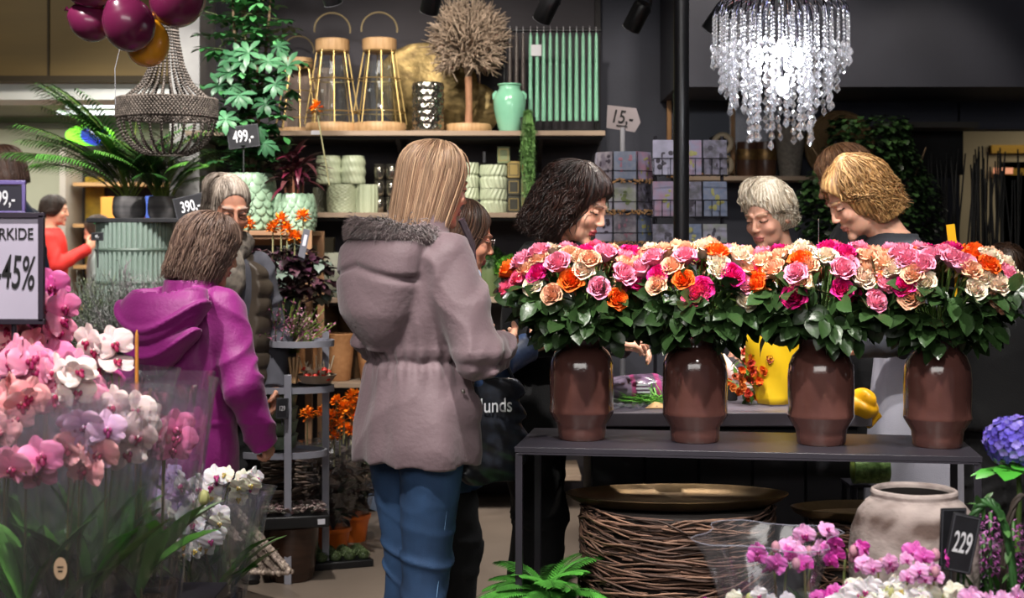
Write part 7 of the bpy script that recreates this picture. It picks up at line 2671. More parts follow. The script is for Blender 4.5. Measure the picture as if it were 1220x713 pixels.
def chandelier():
    X, Y, Z = W(930, 20, 4.75)
    t = thing('crystal_chandelier', 'lit chandelier of hanging clear crystal strands above the roses', 'chandelier', (X, Y, 3.4))
    z0 = Z - 3.4
    CH = mat('chrome', '#d8d8e8', 0.08, metal=1.0)
    b = MB()
    K = 40
    strands = []
    for k in range(K):
        a = k * 2 * PI / K
        for ring, (R, zt, zd) in enumerate(((0.222, 0.055, 0.0), (0.165, 0.062, -0.012), (0.10, 0.07, -0.02))):
            if ring and k % (2 if ring == 1 else 3):
                continue
            s_ = np.linspace(0, 1, 9)
            rr = 0.02 + (R - 0.02) * np.sin(s_ * PI / 2) ** 0.9
            zz = z0 + 0.0 + zt * np.cos(s_ * PI / 2) ** 0.7 * 1.2 - 0.01 * s_
            zz = z0 + zd + (zt + 0.03) * (1 - s_ ** 2.6)
            b.tube(np.stack([rr * np.cos(a), rr * np.sin(a), zz], 1), 0.0026, 6)
            strands.append((R, a, z0 + zd))
    b.build('arched_arms', CH, t)
    MB().lathe([(0, 0.11), (0.02, 0.11), (0.05, 0.085), (0.045, 0.07), (0.02, 0.06), (0, 0.055)], (0, 0, z0), 32).build('hub', CH, t)
    MB().cyl((0, 0, z0 + 0.10), (0, 0, -0.02), 0.006, n=10).build('rod', CH, t)
    MB().lathe([(0, -0.03), (0.05, -0.025), (0.06, 0.0), (0, 0.0)], n=28).build('ceiling_rose', CH, t)
    m = bpy.data.materials.new('crystal')
    m.use_nodes = True
    N, L = m.node_tree.nodes, m.node_tree.links
    N.clear()
    out = N.new('ShaderNodeOutputMaterial')
    gl = N.new('ShaderNodeBsdfGlass')
    gl.inputs['IOR'].default_value = 1.52
    gl.inputs['Roughness'].default_value = 0.02
    tl = N.new('ShaderNodeBsdfTranslucent')
    tl.inputs[0].default_value = (0.9, 0.92, 1, 1)
    tr = N.new('ShaderNodeBsdfTransparent')
    m1 = N.new('ShaderNodeMixShader')
    m1.inputs[0].default_value = 0.10
    m2 = N.new('ShaderNodeMixShader')
    m2.inputs[0].default_value = 0.25
    L.new(gl.outputs[0], m1.inputs[1])
    L.new(tl.outputs[0], m1.inputs[2])
    L.new(m1.outputs[0], m2.inputs[1])
    L.new(tr.outputs[0], m2.inputs[2])
    L.new(m2.outputs[0], out.inputs[0])
    rg = np.random.default_rng(30)

    def crystal(b, c, r, h, n=6):
        """faceted drop"""
        a = np.arange(n) * 2 * PI / n + rg.uniform(0, 1)
        v = [(c[0], c[1], c[2] + h * 0.5)] + [(c[0] + r * 0.6 * math.cos(k), c[1] + r * 0.6 * math.sin(k), c[2] + h * 0.28) for k in a] + \
            [(c[0] + r * math.cos(k + .5), c[1] + r * math.sin(k + .5), c[2] - h * 0.12) for k in a] + [(c[0], c[1], c[2] - h * 0.5)]
        f = [(0, 1 + i, 1 + (i + 1) % n) for i in range(n)]
        f += [(1 + i, 1 + n + i, 1 + (i + 1) % n) for i in range(n)] + [(1 + (i + 1) % n, 1 + n + i, 1 + n + (i + 1) % n) for i in range(n)]
        f += [(1 + n + i, 1 + 2 * n, 1 + n + (i + 1) % n) for i in range(n)]
        b.add(v, f)
    # outer strands are short; length grows to the middle
    allst = list(strands)
    for ring, (R, n) in enumerate(((0.195, 30), (0.14, 24), (0.085, 14), (0.035, 6))):
        for k in range(n):
            allst.append((R, (k + 0.5) * 2 * PI / n, z0 - 0.005))
    allst = allst[:98] if len(allst) > 98 else allst
    for (R, a, zt) in sorted(allst, key=lambda q: -q[0]):
        full = 0.395 * (1 - (R / 0.245) ** 2.2) ** 0.8 + 0.055
        L_ = full * rg.uniform(0.86, 1.04)
        bb = MB()
        x, y = R * math.cos(a), R * math.sin(a)
        z = zt
        nb = max(3, int((L_ - 0.035) / 0.0135))
        nsm = int(nb * (0.42 if R < 0.2 else 0.8))
        while z > zt - L_ * (0.40 if R < 0.2 else 0.62):
            crystal(bb, (x, y, z), 0.0052, 0.0125, 6)
            z -= 0.0125
        while z > zt - L_:
            r_ = rg.uniform(0.010, 0.0135)
            crystal(bb, (x + rg.normal(0, 0.003), y + rg.normal(0, 0.003), z - 0.012), r_, 0.034, 6)
            z -= 0.030
        bb.tube([(x, y, zt + 0.004), (x, y, z)], 0.0006, 3)
        bb.build('crystal_strand', m, t, sharp=1)
    em = mat('bulb_glow', '#ffffff', 0.4, emit='#eef2ff', estr=26)
    for (x, y, dz) in ((0.0, -0.02, -0.11), (0.07, 0.045, -0.13), (-0.07, 0.045, -0.13), (0.0, -0.03, -0.235)):
        q = MB().ell((x, y, z0 + dz), (0.021, 0.021, 0.032)).build('bulb', em, t)
        MB().cyl((x, y, z0 + dz + 0.028), (x * 0.6, y * 0.6, z0 + 0.06), 0.007, n=8).build('socket', CH, q)


chandelier()
cl = lamp('POINT', 'chandelier_light', (W(930, 60, 4.75)[0], 4.75, W(930, 75, 4.75)[2]), None, 22, (0.92, 0.94, 1.0), 0.05)


def bead_basket():
    X, Y, Z = W(199, 128, 5.6)
    t = thing('bead_chandelier', 'basket-shaped hanging chandelier of dark strung beads behind the balloons', 'chandelier', (X, Y, 3.4))
    z0 = Z - 3.4
    m = mat('bead_grey', '#6a6058', 0.75, attr='Col', scale=50, bump=0.3)
    c = np.array(hx('#5e554e'))
    R = 0.19
    rg = np.random.default_rng(2)

    def strand(b, pts, r=0.006, step=0.0125):
        pts = np.array(pts)
        seg = np.linalg.norm(np.diff(pts, axis=0), axis=1)
        s = np.concatenate([[0], np.cumsum(seg)])
        for q in np.arange(0, s[-1], step):
            p_ = np.array([np.interp(q, s, pts[:, i]) for i in range(3)])
            b.ell(p_, r, nu=4, nv=6, col=c * rg.uniform(0.6, 1.3))
    for k in range(26):
        a = k * 2 * PI / 26
        b = MB()
        rr = [0.035, 0.045, 0.065, 0.10, 0.15, R]
        zz = [0.36, 0.26, 0.16, 0.09, 0.045, 0.02]
        s_ = np.linspace(0, 5, 24)
        strand(b, [(np.interp(q, range(6), rr) * math.cos(a), np.interp(q, range(6), rr) * math.sin(a), z0 + np.interp(q, range(6), zz)) for q in s_])
        b.build('bead_strand', m, t, sharp=0)
        b = MB()
        th = np.linspace(0, 1.25, 16)
        strand(b, [(R * math.cos(q) ** 0.8 * math.cos(a), R * math.cos(q) ** 0.8 * math.sin(a), z0 - 0.03 - 0.165 * math.sin(q)) for q in th])
        b.build('bead_strand', m, t, sharp=0)
    b = MB()
    for j in range(9):
        for k in range(86):
            a = (k + 0.5 * (j % 2)) * 2 * PI / 86
            b.ell((R * 1.01 * math.cos(a), R * 1.01 * math.sin(a), z0 + 0.028 - j * 0.0085), 0.0078, nu=3, nv=5, col=c * 1.25 * rg.uniform(0.7, 1.3))
    tag(b.build('beaded_band', mat('bead_band', '#8a8076', 0.75, attr='Col', scale=50), t, sharp=0), kind='stuff')
    a = np.arange(40) * 2 * PI / 40
    for r_, z in ((R, 0.03), (R, -0.045), (0.035, 0.36), (0.075, -0.185)):
        MB().tube(np.stack([r_ * np.cos(a), r_ * np.sin(a), np.full(40, z0 + z)], 1), 0.0035, 5, closed=True).build('hoop', mat('hoop_dark', '#3a342e', 0.6), t)
    MB().cyl((0, 0, z0 + 0.36), (0, 0, 0), 0.004, n=8).build('chain', MATS['hoop_dark'], t)
    MB().lathe([(0, 0.36), (0.036, 0.355), (0.036, 0.37), (0, 0.375)], (0, 0, z0), 20).build('crown_plate', MATS['hoop_dark'], t)


bead_basket()


def balloon(px, py, Y, rpx, col, label, seed, tilt=(0.3, 0.0)):
    X, Yw, Z = W(px, py, Y)
    r = rpx / FPX * Y
    t = thing('balloon', label, 'balloon', (X, Yw, Z), 0, 'balloon cluster')
    b = MB()
    th = np.linspace(0, PI, 22)
    prof = []
    for k in th:
        z = math.cos(k)
        rr = math.sin(k) * (1 - 0.10 * (1 - z) / 2)
        prof.append((max(rr, 0.0) * r, z * r * 1.08 - (0.06 * r if z < -0.9 else 0)))
    prof = prof[::-1]
    b.lathe(prof, n=40)
    R = np.array(Matrix.Rotation(tilt[0], 3, 'X') @ Matrix.Rotation(tilt[1], 3, 'Y'))
    b.V = [v @ R.T for v in b.V]
    b.build('balloon_skin', mat('latex' + col, col, 0.25, spec=0.6, coat=0.25, color2=col), t, sharp=0)
    q = np.array([0, 0, -r * 1.14])
    k = MB().lathe([(0.0, 0.012), (0.005, 0.006), (0.004, 0), (0.011, -0.012), (0.009, -0.012), (0, -0.004)], tuple(q), 14)
    k.V = [v @ R.T for v in k.V]
    k.build('knot', MATS['latex' + col], t)
    return t


VINO, OCH = '#5e1a3c', '#d08c1e'
balloon(153, 28, 4.9, 32, VINO, 'wine red balloon in the middle of the cluster, the nearest one', 1, (-2.6, 0.3))
balloon(212, -2, 5.0, 34, VINO, 'wine red balloon at the right of the cluster, cut by the top edge', 2, (-2.4, -0.6))
balloon(107, 26, 5.05, 24, VINO, 'small wine red balloon at the left of the cluster', 3, (-2.6, 1.0))
balloon(108, -18, 5.0, 30, VINO, 'wine red balloon at the upper left of the cluster, mostly out of frame', 4, (-1.5, 1.2))
balloon(176, 51, 5.02, 27, OCH, 'ochre yellow balloon hanging below the wine red ones', 5, (-2.8, -0.2))
t = thing('balloon_ties', 'dark ribbon holding the balloon cluster under the ceiling', 'ribbon', W(153, 2, 4.93))
MB().tube([(-0.06, 0, 0.06), (0.0, 0, 0.02), (0.005, 0.0, 1.12 * 0 + (3.4 - t.location[2]))], 0.0025, 5).build('ribbon_cord', MATS['black_plastic'], t)
MB().box((-0.0, -0.055, 0.0), (0.065, 0.006, 0.03), R=Matrix.Rotation(0.12, 3, 'Y')).build('name_tag', MATS['black_plastic'], t)
for px, py, Y in ((212, -2, 5.0), (107, 26, 5.05), (176, 51, 5.02), (108, -18, 5.0)):
    p1 = np.array(W(px, py, Y)) - np.array(t.location)
    MB().tube([(0, 0, 0.04), p1 + [0, 0.09, 0.02]], 0.0015, 4).build('ribbon_cord', MATS['black_plastic'], t)
t = thing('balloon_string', 'thin pale string hanging below the ochre balloon', 'string', W(137, 95, 5.05))
MB().tube([(0.02, 0, 0.12), (0, 0, 0.04), (0.002, 0, -0.09)], 0.0012, 4).build('string', MATS['paper_white'], t)

# ------------------------------------------------------------------ right background: ivy, black reeds, brass rail
def ivy():
    t = thing('ivy_wall', 'dense dark green ivy bush behind the two fair-haired florists', 'bush', at(1035, 7.45, 0))
    rg = np.random.default_rng(95)
    MB().lathe([(0, 0), (0.16, 0), (0.20, 0.42), (0.19, 0.42), (0, 0.4)], n=32).build('pot', MATS['dark_pot'], t)
    b = MB()
    for i in range(16):
        b.tube([(rg.normal(0, 0.05), rg.normal(0, 0.05), 0.38), (rg.normal(0, 0.15), rg.normal(0, 0.05), 1.1), (rg.uniform(-0.32, 0.32), rg.normal(0, 0.05), 1.9)], [0.012, 0.008, 0.004], 6)
    b.build('stems', MATS['tree_bark'], t)
    b = MB()
    for i in range(5200):
        z = rg.uniform(0.75, 2.05)
        hw = 0.36 * (1 - 0.35 * max(0, (z - 1.75) / 0.3)) * (0.85 + 0.15 * math.sin(z * 9))
        ph = rg.uniform(0, 2 * PI)
        rr = rg.uniform(0.72, 1.05)
        q = np.array([hw * rr * math.cos(ph), 0.20 * rr * math.sin(ph), z])
        if q[1] > 0.08:
            continue
        c = np.array(hx(['#1c3018', '#2a4522', '#15240f', '#38552c'][int(rg.integers(4))])) * rg.uniform(0.7, 1.3)
        b.leaf(q, np.array([math.cos(ph), math.sin(ph) - 0.5, rg.uniform(-0.9, 0.3)]) + rg.normal(0, 0.4, 3), 0.042, 0.038, 0.4, 0.2, n=3, col=c)
    b.build('foliage', foliage_leaf_mat('ivy_leaf', '#2a4522'), t, sharp=0)
    t = thing('stone_urn', 'pale stone urn peeping out of the ivy', 'urn', at(1032, 7.15, 1.62))
    MB().lathe([(0, 0), (0.03, 0), (0.035, 0.02), (0.028, 0.05), (0.052, 0.12), (0.062, 0.16), (0.06, 0.17), (0, 0.16)], n=28).build('urn_body', MATS['mottled_stone'], t)


ivy()
t = thing('high_shelf', 'dark high wall shelf over a black panel standing for shade above the ivy', 'shelf', at(1100, 7.8, 0))
MB().box((0, 0, 2.165 - 0.13), (0.50, 0.32, 0.03)).build('shelf_board', mat('greyed_board', '#3a3632', 0.7), t)
MB().box((0, 0.12, 1.9), (0.50, 0.04, 0.24)).build('shadow_panel', mat('near_black', '#0d0d0f', 0.8), t)  # near-black sheet stands in for the shade under the shelf
rg = np.random.default_rng(99)
t = thing('reed_screen', 'screen of black upright reeds at the right of the florists', 'screen', at(1160, 7.6, 0))
MB().box((0, 0, 0.02), (0.50, 0.20, 0.04)).build('foot', UND, t)
b = MB()
for i in range(70):
    x = rg.uniform(-0.24, 0.16) if i < 58 else rg.uniform(0.0, 0.24)
    h = rg.uniform(1.72, 1.92)
    b.tube([(x, rg.normal(0, 0.03), 0.03), (x + rg.normal(0, 0.012), rg.normal(0, 0.03), h * 0.55), (x + rg.normal(0, 0.03), rg.normal(0, 0.03), h)], [0.007, 0.006, 0.004], 6)
b.build('reeds', mat('black_reed', '#0f0f10', 0.6), t)
t = thing('brass_rail', 'brass-coloured rail with a lit strip on the beige wall far right', 'rail', at(1196, 10.5, 0))
MB().box((0.08, 0, 1.4 + 112 / FPX * 10.5), (0.36, 0.06, 0.06)).build('rail_bar', mat('brass_bar', '#8a6a20', 0.35, metal=0.6), t)
MB().box((0.10, -0.02, 1.4 + 85 / FPX * 10.5), (0.30, 0.03, 0.05)).build('lower_bar', MATS['brass_bar'], t)
q = MB().box((-0.02, -0.04, 1.4 + 86 / FPX * 10.5), (0.14, 0.02, 0.045)).build('lit_strip', mat('peach_glow', '#e0a080', 0.5, emit='#e0906a', estr=0.6), t)
MB().box((0.12, 0.03, 1.65), (0.26, 0.02, 0.70)).build('wall_panel', mat('pale_panel', '#a09880', 0.7), t)
t = thing('notice_card', 'small white notice on the dark cabinet at the right edge', 'notice', W(1214, 408, 5.9))
MB().box((0, 0, 0), (0.045, 0.003, 0.075)).build('card_sheet', MATS['paper_white'], t)
MB().box((0, -0.003, 0.005), (0.024, 0.001, 0.010)).build('printed_mark', MATS['ink'], t)
t = thing('dark_cabinet', 'dark ribbed cabinet at the right frame edge behind the roses', 'cabinet', at(1235, 6.1, 0))
MB().box((0.02, 0.05, 0.62), (0.34, 0.36, 1.24)).build('carcass', UND, t)
for k in range(8):
    MB().box((-0.13 + 0.043 * k, -0.136, 0.62), (0.030, 0.012, 1.2)).build('slat', mat('slat_dark', '#1a181a', 0.6), t)
# ------------------------------------------------------------------ foreground: orchids, pot, signs
ORM = mat('orchid_petal', '#ffffff', 0.5, attr='Col', scale=60, mix=0.15, sss=0.2)
ORS = mat('orchid_stem', '#5a6a34', 0.5, color2='#6e5a40', scale=30)
ORL = foliage_leaf_mat('orchid_leaf', '#3a5a2c', 0.3)
SLV = film('clear_sleeve', '#fdfdff', 0.16, 0.025, 0.10)


def orchid_flower(base, edge, lip, veins, seed, r=0.044):
    rg = np.random.default_rng(seed)
    b = MB()
    cb_, ce, cl_ = np.array(hx(base)), np.array(hx(edge)), np.array(hx(lip))

    def pet(ang, L, w, cup, z=0.0):
        d = np.array([math.cos(ang), math.sin(ang), 0])
        s = np.array([-math.sin(ang), math.cos(ang), 0])
        T, U = np.linspace(0, 1, 7), np.linspace(-1, 1, 9)
        P, C = np.zeros((7, 9, 3)), np.zeros((7, 9, 3))
        for i, t in enumerate(T):
            ww = w * (0.12 + 0.88 * math.sin(PI * min(1, 0.06 + t ** 0.8 * 0.80)) ** 0.7) * (1 if t < 0.99 else 0.75)
            for j, u in enumerate(U):
                P[i, j] = d * (t * L * (1 - 0.08 * u * u)) + s * u * ww * 0.5 + np.array([0, 0, z + cup * L * (t - 0.5) ** 2 - 0.10 * w * u * u + 0.001 * math.sin(u * 7 + t * 5)])
                k = min(1, t * 0.9 + 0.25 * abs(u))
                c = cb_ * (1 - k) + ce * k
                if veins:
                    c = c * (1 - 0.35 * veins * max(0, math.sin(u * 11)) * (1 - t * 0.5)) + cl_ * 0.35 * veins * max(0, math.sin(u * 11)) * (1 - t * 0.5)
                C[i, j] = c
        b.grid(P, C)
    for a in (PI / 2, PI * 1.18, -PI * 0.18):
        pet(a, r * 1.0, r * 0.72, 0.12, -0.002)
    for a in (0.18, PI - 0.18):
        pet(a, r * 1.02, r * 1.22, 0.16, 0.001)
    # lip and column
    for sx in (-1, 1):
        b.ell((sx * r * 0.13, -r * 0.12, r * 0.16), (r * 0.10, r * 0.16, r * 0.14), nu=5, nv=8, col=cl_)
    b.ell((0, -r * 0.30, r * 0.16), (r * 0.13, r * 0.24, r * 0.07), nu=5, nv=8, col=cl_ * 0.9)
    b.ell((0, r * 0.02, r * 0.14), (r * 0.07, r * 0.09, r * 0.14), nu=5, nv=8, col=ce)
    b.ell((0, -r * 0.05, r * 0.16), (r * 0.05, r * 0.04, r * 0.05), nu=4, nv=6, col=hx('#e8c040'))
    return mesh_of(b, 'orchid_flower', ORM)


OF = {
    'pink': [orchid_flower('#e87aa4', '#f4a0bc', '#a01858', 0.25, 1), orchid_flower('#e0609a', '#f08ab8', '#901050', 0.3, 2)],
    'magenta': [orchid_flower('#c83088', '#e85aa8', '#800848', 0.2, 3), orchid_flower('#d84898', '#ee78b8', '#8a0c50', 0.2, 4)],
    'salmon pink': [orchid_flower('#f08a9c', '#f8b4b4', '#a82050', 0.2, 5)],
    'blush white': [orchid_flower('#f0c8cc', '#f4dcd8', '#b02858', 0.35, 6), orchid_flower('#f4d4d0', '#f8e4dc', '#a82458', 0.2, 7)],
    'lilac pink': [orchid_flower('#d49ccc', '#ecc4e0', '#98206c', 0.35, 8)],
    'white': [orchid_flower('#ece8e0', '#f4f2ec', '#d0b060', 0.0, 9)],
    'mini magenta': [orchid_flower('#b81888', '#e24cba', '#8c0c60', 0.35, 10, 0.018), orchid_flower('#cc3ca4', '#ee7cd0', '#98086c', 0.3, 11, 0.018)],
    'mini lilac': [orchid_flower('#e08ac8', '#f4b8e4', '#a8207c', 0.2, 12, 0.018)],
    'mini white': [orchid_flower('#e8e4d0', '#f2eedc', '#c8b060', 0.0, 13, 0.018), orchid_flower('#ece6e8', '#f6f0f4', '#c04888', 0.2, 14, 0.020)],
    'mini lavender': [orchid_flower('#c49ad8', '#dcc0ec', '#7030a0', 0.2, 15, 0.020)],
}
OF0 = {}


def orchid(kind, label, X, Y, Z, seed, H=0.62, nst=2, nfl=8, lean=(0, -0.15), potr=0.058, leaves=6, sleeve=True, fs=1.0, tagp=False, slh=0.52, cat_pot='clear', group=None, spread=0.10, bud=2, stake=False, droop=0.42):
    rg = np.random.default_rng(seed)
    t = thing('potted_orchid', label, 'orchid', (X, Y, Z), 0, group)
    ph = potr * 1.9
    MB().lathe([(0, 0), (potr * 0.78, 0), (potr, ph), (potr * 1.04, ph), (potr * 0.96, ph), (potr * 0.75, 0.01), (0, 0.01)], n=28).build('pot', mat('nursery_pot', '#2a2628', 0.3, color2='#3c3234', scale=12), t)
    b = MB()
    b.lathe([(0, ph * 0.9), (potr * 0.93, ph * 0.88)], n=18, cap=False)
    for i in range(26):
        a = rg.uniform(0, 6.28)
        r = potr * 0.85 * math.sqrt(rg.random())
        b.ell((r * math.cos(a), r * math.sin(a), ph * 0.92), (0.009, 0.006, 0.006), nu=3, nv=5)
    b.build('bark', mat('orchid_bark', '#4a3424', 0.9), t)
    b = MB()
    for k in range(leaves):
        a = k * PI + rg.normal(0, 0.5)
        el = rg.uniform(0.85, 1.45)
        c = np.array(hx('#558a3c')) * rg.uniform(0.6, 1.3)
        s_ = min(1, H / 0.5)
        b.leaf((0, 0, ph * 0.9 + 0.008 * k), (math.cos(a) * math.cos(el), math.sin(a) * math.cos(el), math.sin(el)), rg.uniform(0.18, 0.30) * s_, 0.070 * s_, rg.uniform(0.2, 0.8), 0.3, n=7, col=c, wide=0.6)
    b.build('leaves', ORL, t, sharp=0)
    for s in range(nst):
        az = rg.uniform(0, 6.28) if nst > 1 else 0
        top = np.array([lean[0] + rg.normal(0, spread * 0.5), lean[1] + rg.normal(0, spread * 0.4), H * rg.uniform(0.86, 1.05)])
        base = np.array([rg.normal(0, 0.012), rg.normal(0, 0.012), ph * 0.9])
        # climbs straight, then arches forward
        n = 22
        q = np.linspace(0, 1, n)
        up = base + np.array([top[0] * 0.25, top[1] * 0.1, top[2] * 0.86])
        pts = (1 - q[:, None]) ** 2 * base + 2 * q[:, None] * (1 - q[:, None]) * (up + np.array([0, 0, H * 0.12])) + q[:, None] ** 2 * (top)
        b = MB().tube(pts, np.linspace(0.0030, 0.0018, n) * (1 if fs > 0.8 else 0.8), 6, col=(1, 1, 1))
        st = b.build('flower_stem', ORS, t)
        if stake:
            MB().tube([base, base + np.array([top[0] * 0.1, 0, H * 0.7])], 0.0022, 5).build('stake', mat('bamboo', '#8a7a44', 0.6), t)
        for k in range(nfl):
            u = 1 - droop * (k / max(1, nfl - 1))
            i = min(n - 2, int(u * (n - 1)))
            p_ = pts[i]
            side = (-1) ** k
            sd = np.array([side * 0.9, -0.4, 0.15]) + rg.normal(0, 0.3, 3)
            sd /= np.linalg.norm(sd)
            e = p_ + sd * 0.030 * fs
            me = OF[kind][int(rg.integers(len(OF[kind])))]
            if k < bud and bud:
                bq = MB().ell(p_ + sd * 0.012 * fs + [0, 0, 0.004], (0.008 * fs, 0.008 * fs, 0.011 * fs), nu=5, nv=8).build('bud', mat('bud_' + kind, {'pink': '#c87888', 'magenta': '#c04a88', 'white': '#c8c89a', 'mini white': '#b8b878'}.get(kind, '#c890a0'), 0.5), st)
                continue
            o = bpy.data.objects.new('flower', me)
            COL.objects.link(o)
            o.parent = t
            o.location = e
            f = np.array([side * 0.45, -1.0, 0.10]) + rg.normal(0, 0.38, 3)
            f /= np.linalg.norm(f)
            zq = Vector(f)
            xq = Vector((0, 0, 1)).cross(zq).normalized()
            yq = zq.cross(xq)
            M3 = Matrix((xq, yq, zq)).transposed() @ Matrix.Rotation(rg.normal(0, 0.2), 3, 'Z')
            o.rotation_mode = 'QUATERNION'
            o.rotation_quaternion = M3.to_quaternion()
            s1 = fs * rg.uniform(0.88, 1.1)
            o.scale = (s1, s1, s1)
    if sleeve:
        sh = slh
        w0 = potr * 1.06
        b = MB().lathe([(w0, ph * 0.3), (w0 * 1.25, ph + 0.04), (w0 * 1.9, ph + sh * 0.45), (w0 * 2.35, ph + sh * 0.85), (w0 * 2.45, ph + sh)], n=36, cap=False, fn=lambda a, z, i: 0.004 * i * np.sin(a * 4 + seed) + 0.002 * i * np.sin(a * 11 + z * 9) + (0.0 if i < 4 else 0.010 * np.sin(a * 6 + seed)))
        b.build('sleeve', SLV, t, sharp=0)
    if tagp:
        b = MB().add(*oval(0.013, 0.022, -0.0006, 0.0006))
        b.V = [v + np.array([-0.01, -potr * 2.1, ph + 0.12]) for v in b.V]
        q = b.build('care_tag', mat('kraft_tag', '#c8a888', 0.7), t)
        MB().box((-0.01, -potr * 2.1 - 0.0012, ph + 0.123), (0.012, 0.0005, 0.003)).box((-0.01, -potr * 2.1 - 0.0012, ph + 0.115), (0.009, 0.0005, 0.003)).build('tag_print', MATS['ink'], q)
    return t


# display benches under the flowers
def bench(label, x0, x1, y0, y1, z):
    t = thing('display_bench', label, 'table', ((x0 + x1) / 2, (y0 + y1) / 2, 0))
    w_, d_ = x1 - x0, y1 - y0
    MB().box((0, 0, z - 0.015), (w_, d_, 0.03)).build('bench_top', TB, t, bevel=0.003)
    for sx in (-1, 1):
        for sy in (-1, 1):
            MB().box((sx * (w_ / 2 - 0.03), sy * (d_ / 2 - 0.03), (z - 0.03) / 2), (0.04, 0.04, z - 0.03)).build('leg', TB, t)


bench('black display bench carrying the tall pink orchids', -1.55, -0.72, 2.75, 3.62, 0.54)
bench('black display bench carrying the small orchids and the pale stone pot', 0.40, 1.75, 2.62, 3.36, 0.50)
bench('low black display bench carrying the white orchids in front of the magenta shopper', -0.98, -0.70 + 0.05, 3.64, 4.0, 0.40)

Zb = 0.54
LEFT = [
    ('salmon pink', 10, 2.92, 0.56, 2, 9, 'salmon pink orchid at the left frame edge, the nearest one', (0.02, -0.05)),
    ('pink', 44, 3.02, 0.60, 2, 9, 'pink orchid right below the price board, second in the front row', (0.00, -0.06)),
    ('magenta', 40, 3.42, 0.76, 1, 6, 'deep pink orchid whose top flowers stand beside the price board', (0.02, -0.02)),
    ('magenta', 70, 3.45, 0.66, 1, 7, 'deep pink orchid with flowers under the black jacket', (0.03, -0.05)),
    ('pink', 84, 3.20, 0.60, 2, 8, 'mid pink orchid in the middle of the tall group', (0.00, -0.05)),
    ('blush white', 96, 3.02, 0.66, 1, 7, 'blush white orchid with rosy throats in the front of the tall group', (0.03, -0.06)),
    ('lilac pink', 104, 2.90, 0.48, 1, 7, 'lilac pink veined orchid at the front right of the tall group', (0.02, -0.04)),
    ('salmon pink', 70, 2.90, 0.45, 1, 7, 'salmon pink orchid lowest in the front of the tall group', (0.02, -0.04)),
    ('magenta', 126, 3.35, 0.60, 1, 7, 'deep pink orchid behind the blush white ones', (0.0, -0.05)),
    ('blush white', 140, 3.28, 0.66, 1, 6, 'blush white orchid reaching highest beside the magenta jacket', (-0.02, -0.05)),
    ('blush white', 165, 3.05, 0.52, 1, 8, 'blush white orchid at the right end of the tall group', (0.00, -0.05)),
    ('pink', 184, 3.18, 0.46, 1, 7, 'pink orchid low at the right end of the tall group', (0.01, -0.05)),
    ('salmon pink', 5, 3.25, 0.68, 2, 9, 'salmon pink orchid behind the nearest one at the left edge', (0.01, -0.05)),
    ('pink', 28, 2.84, 0.46, 1, 7, 'pink orchid lowest at the left frame edge', (0.01, -0.03)),
    ('pink', 58, 3.30, 0.68, 2, 8, 'pink orchid in the second row behind the front pink ones', (0.01, -0.04)),
    ('pink', 112, 3.12, 0.56, 2, 7, 'pink orchid between the blush white ones', (0.0, -0.04)),
    ('blush white', 122, 2.98, 0.52, 1, 7, 'blush white orchid in the front middle of the tall group', (0.02, -0.05)),
]
for i, (kind, px, Y, H, nst, nfl, lab, ln) in enumerate(LEFT):
    x, y, z = at(px, Y, Zb)
    orchid(kind, lab, x - ln[0] * 0.4, y, z, 200 + i, H=H, nst=nst, nfl=nfl, lean=ln, tagp=(i in (6, 1)), slh=0.42 + 0.02 * (i % 3), spread=0.07, bud=1, stake=True, potr=0.055)
t = thing('wood_stake', 'thin orange wooden stake rising from the blush white orchids', 'stake', at(163, 3.1, 0.60))
MB().tube([(0, 0, 0), (0, 0, 0.60)], [0.0045, 0.004], 8).build('stake_rod', mat('amber_wood', '#d0883a', 0.6), t)
MB().cyl((0, 0, 0.60), (0, 0, 0.612), 0.004, 0.001, n=8).build('tip', MATS['amber_wood'], t)

WHITE = [
    ('mini lavender', 200, 3.80, 0.34, 2, 9, 'pale lavender small orchid beside the clear sleeves', 1.5),
    ('mini white', 222, 3.72, 0.30, 3, 10, 'white small orchid at the left of the low group', 1.5),
    ('white', 238, 3.78, 0.26, 2, 8, 'white orchid in the middle of the low group', 0.62),
    ('mini lavender', 215, 3.90, 0.38, 2, 9, 'lavender small orchid at the back of the low group', 1.4),
    ('mini white', 262, 3.75, 0.36, 2, 8, 'white and magenta-lipped small orchid at the right of the low group', 1.6),
    ('white', 258, 3.72, 0.22, 2, 7, 'white orchid lowest at the right of the low group', 0.60),
]
for i, (kind, px, Y, H, nst, nfl, lab, fs) in enumerate(WHITE):
    x, y, z = at(px, Y, 0.40)
    orchid(kind, lab, x, y, z, 240 + i, H=H, nst=nst, nfl=nfl, lean=(0.01, -0.04), potr=0.040, leaves=4, fs=fs, slh=0.26, spread=0.09, bud=0)
orchid('mini white', 'white orchid spray with magenta lips leaning right by the beaded frame', at(272, 3.80, 0.40)[0], 3.80, 0.40, 260, H=0.38, nst=1, nfl=6, lean=(0.03, -0.05), potr=0.04, fs=1.9, slh=0.28, bud=1)

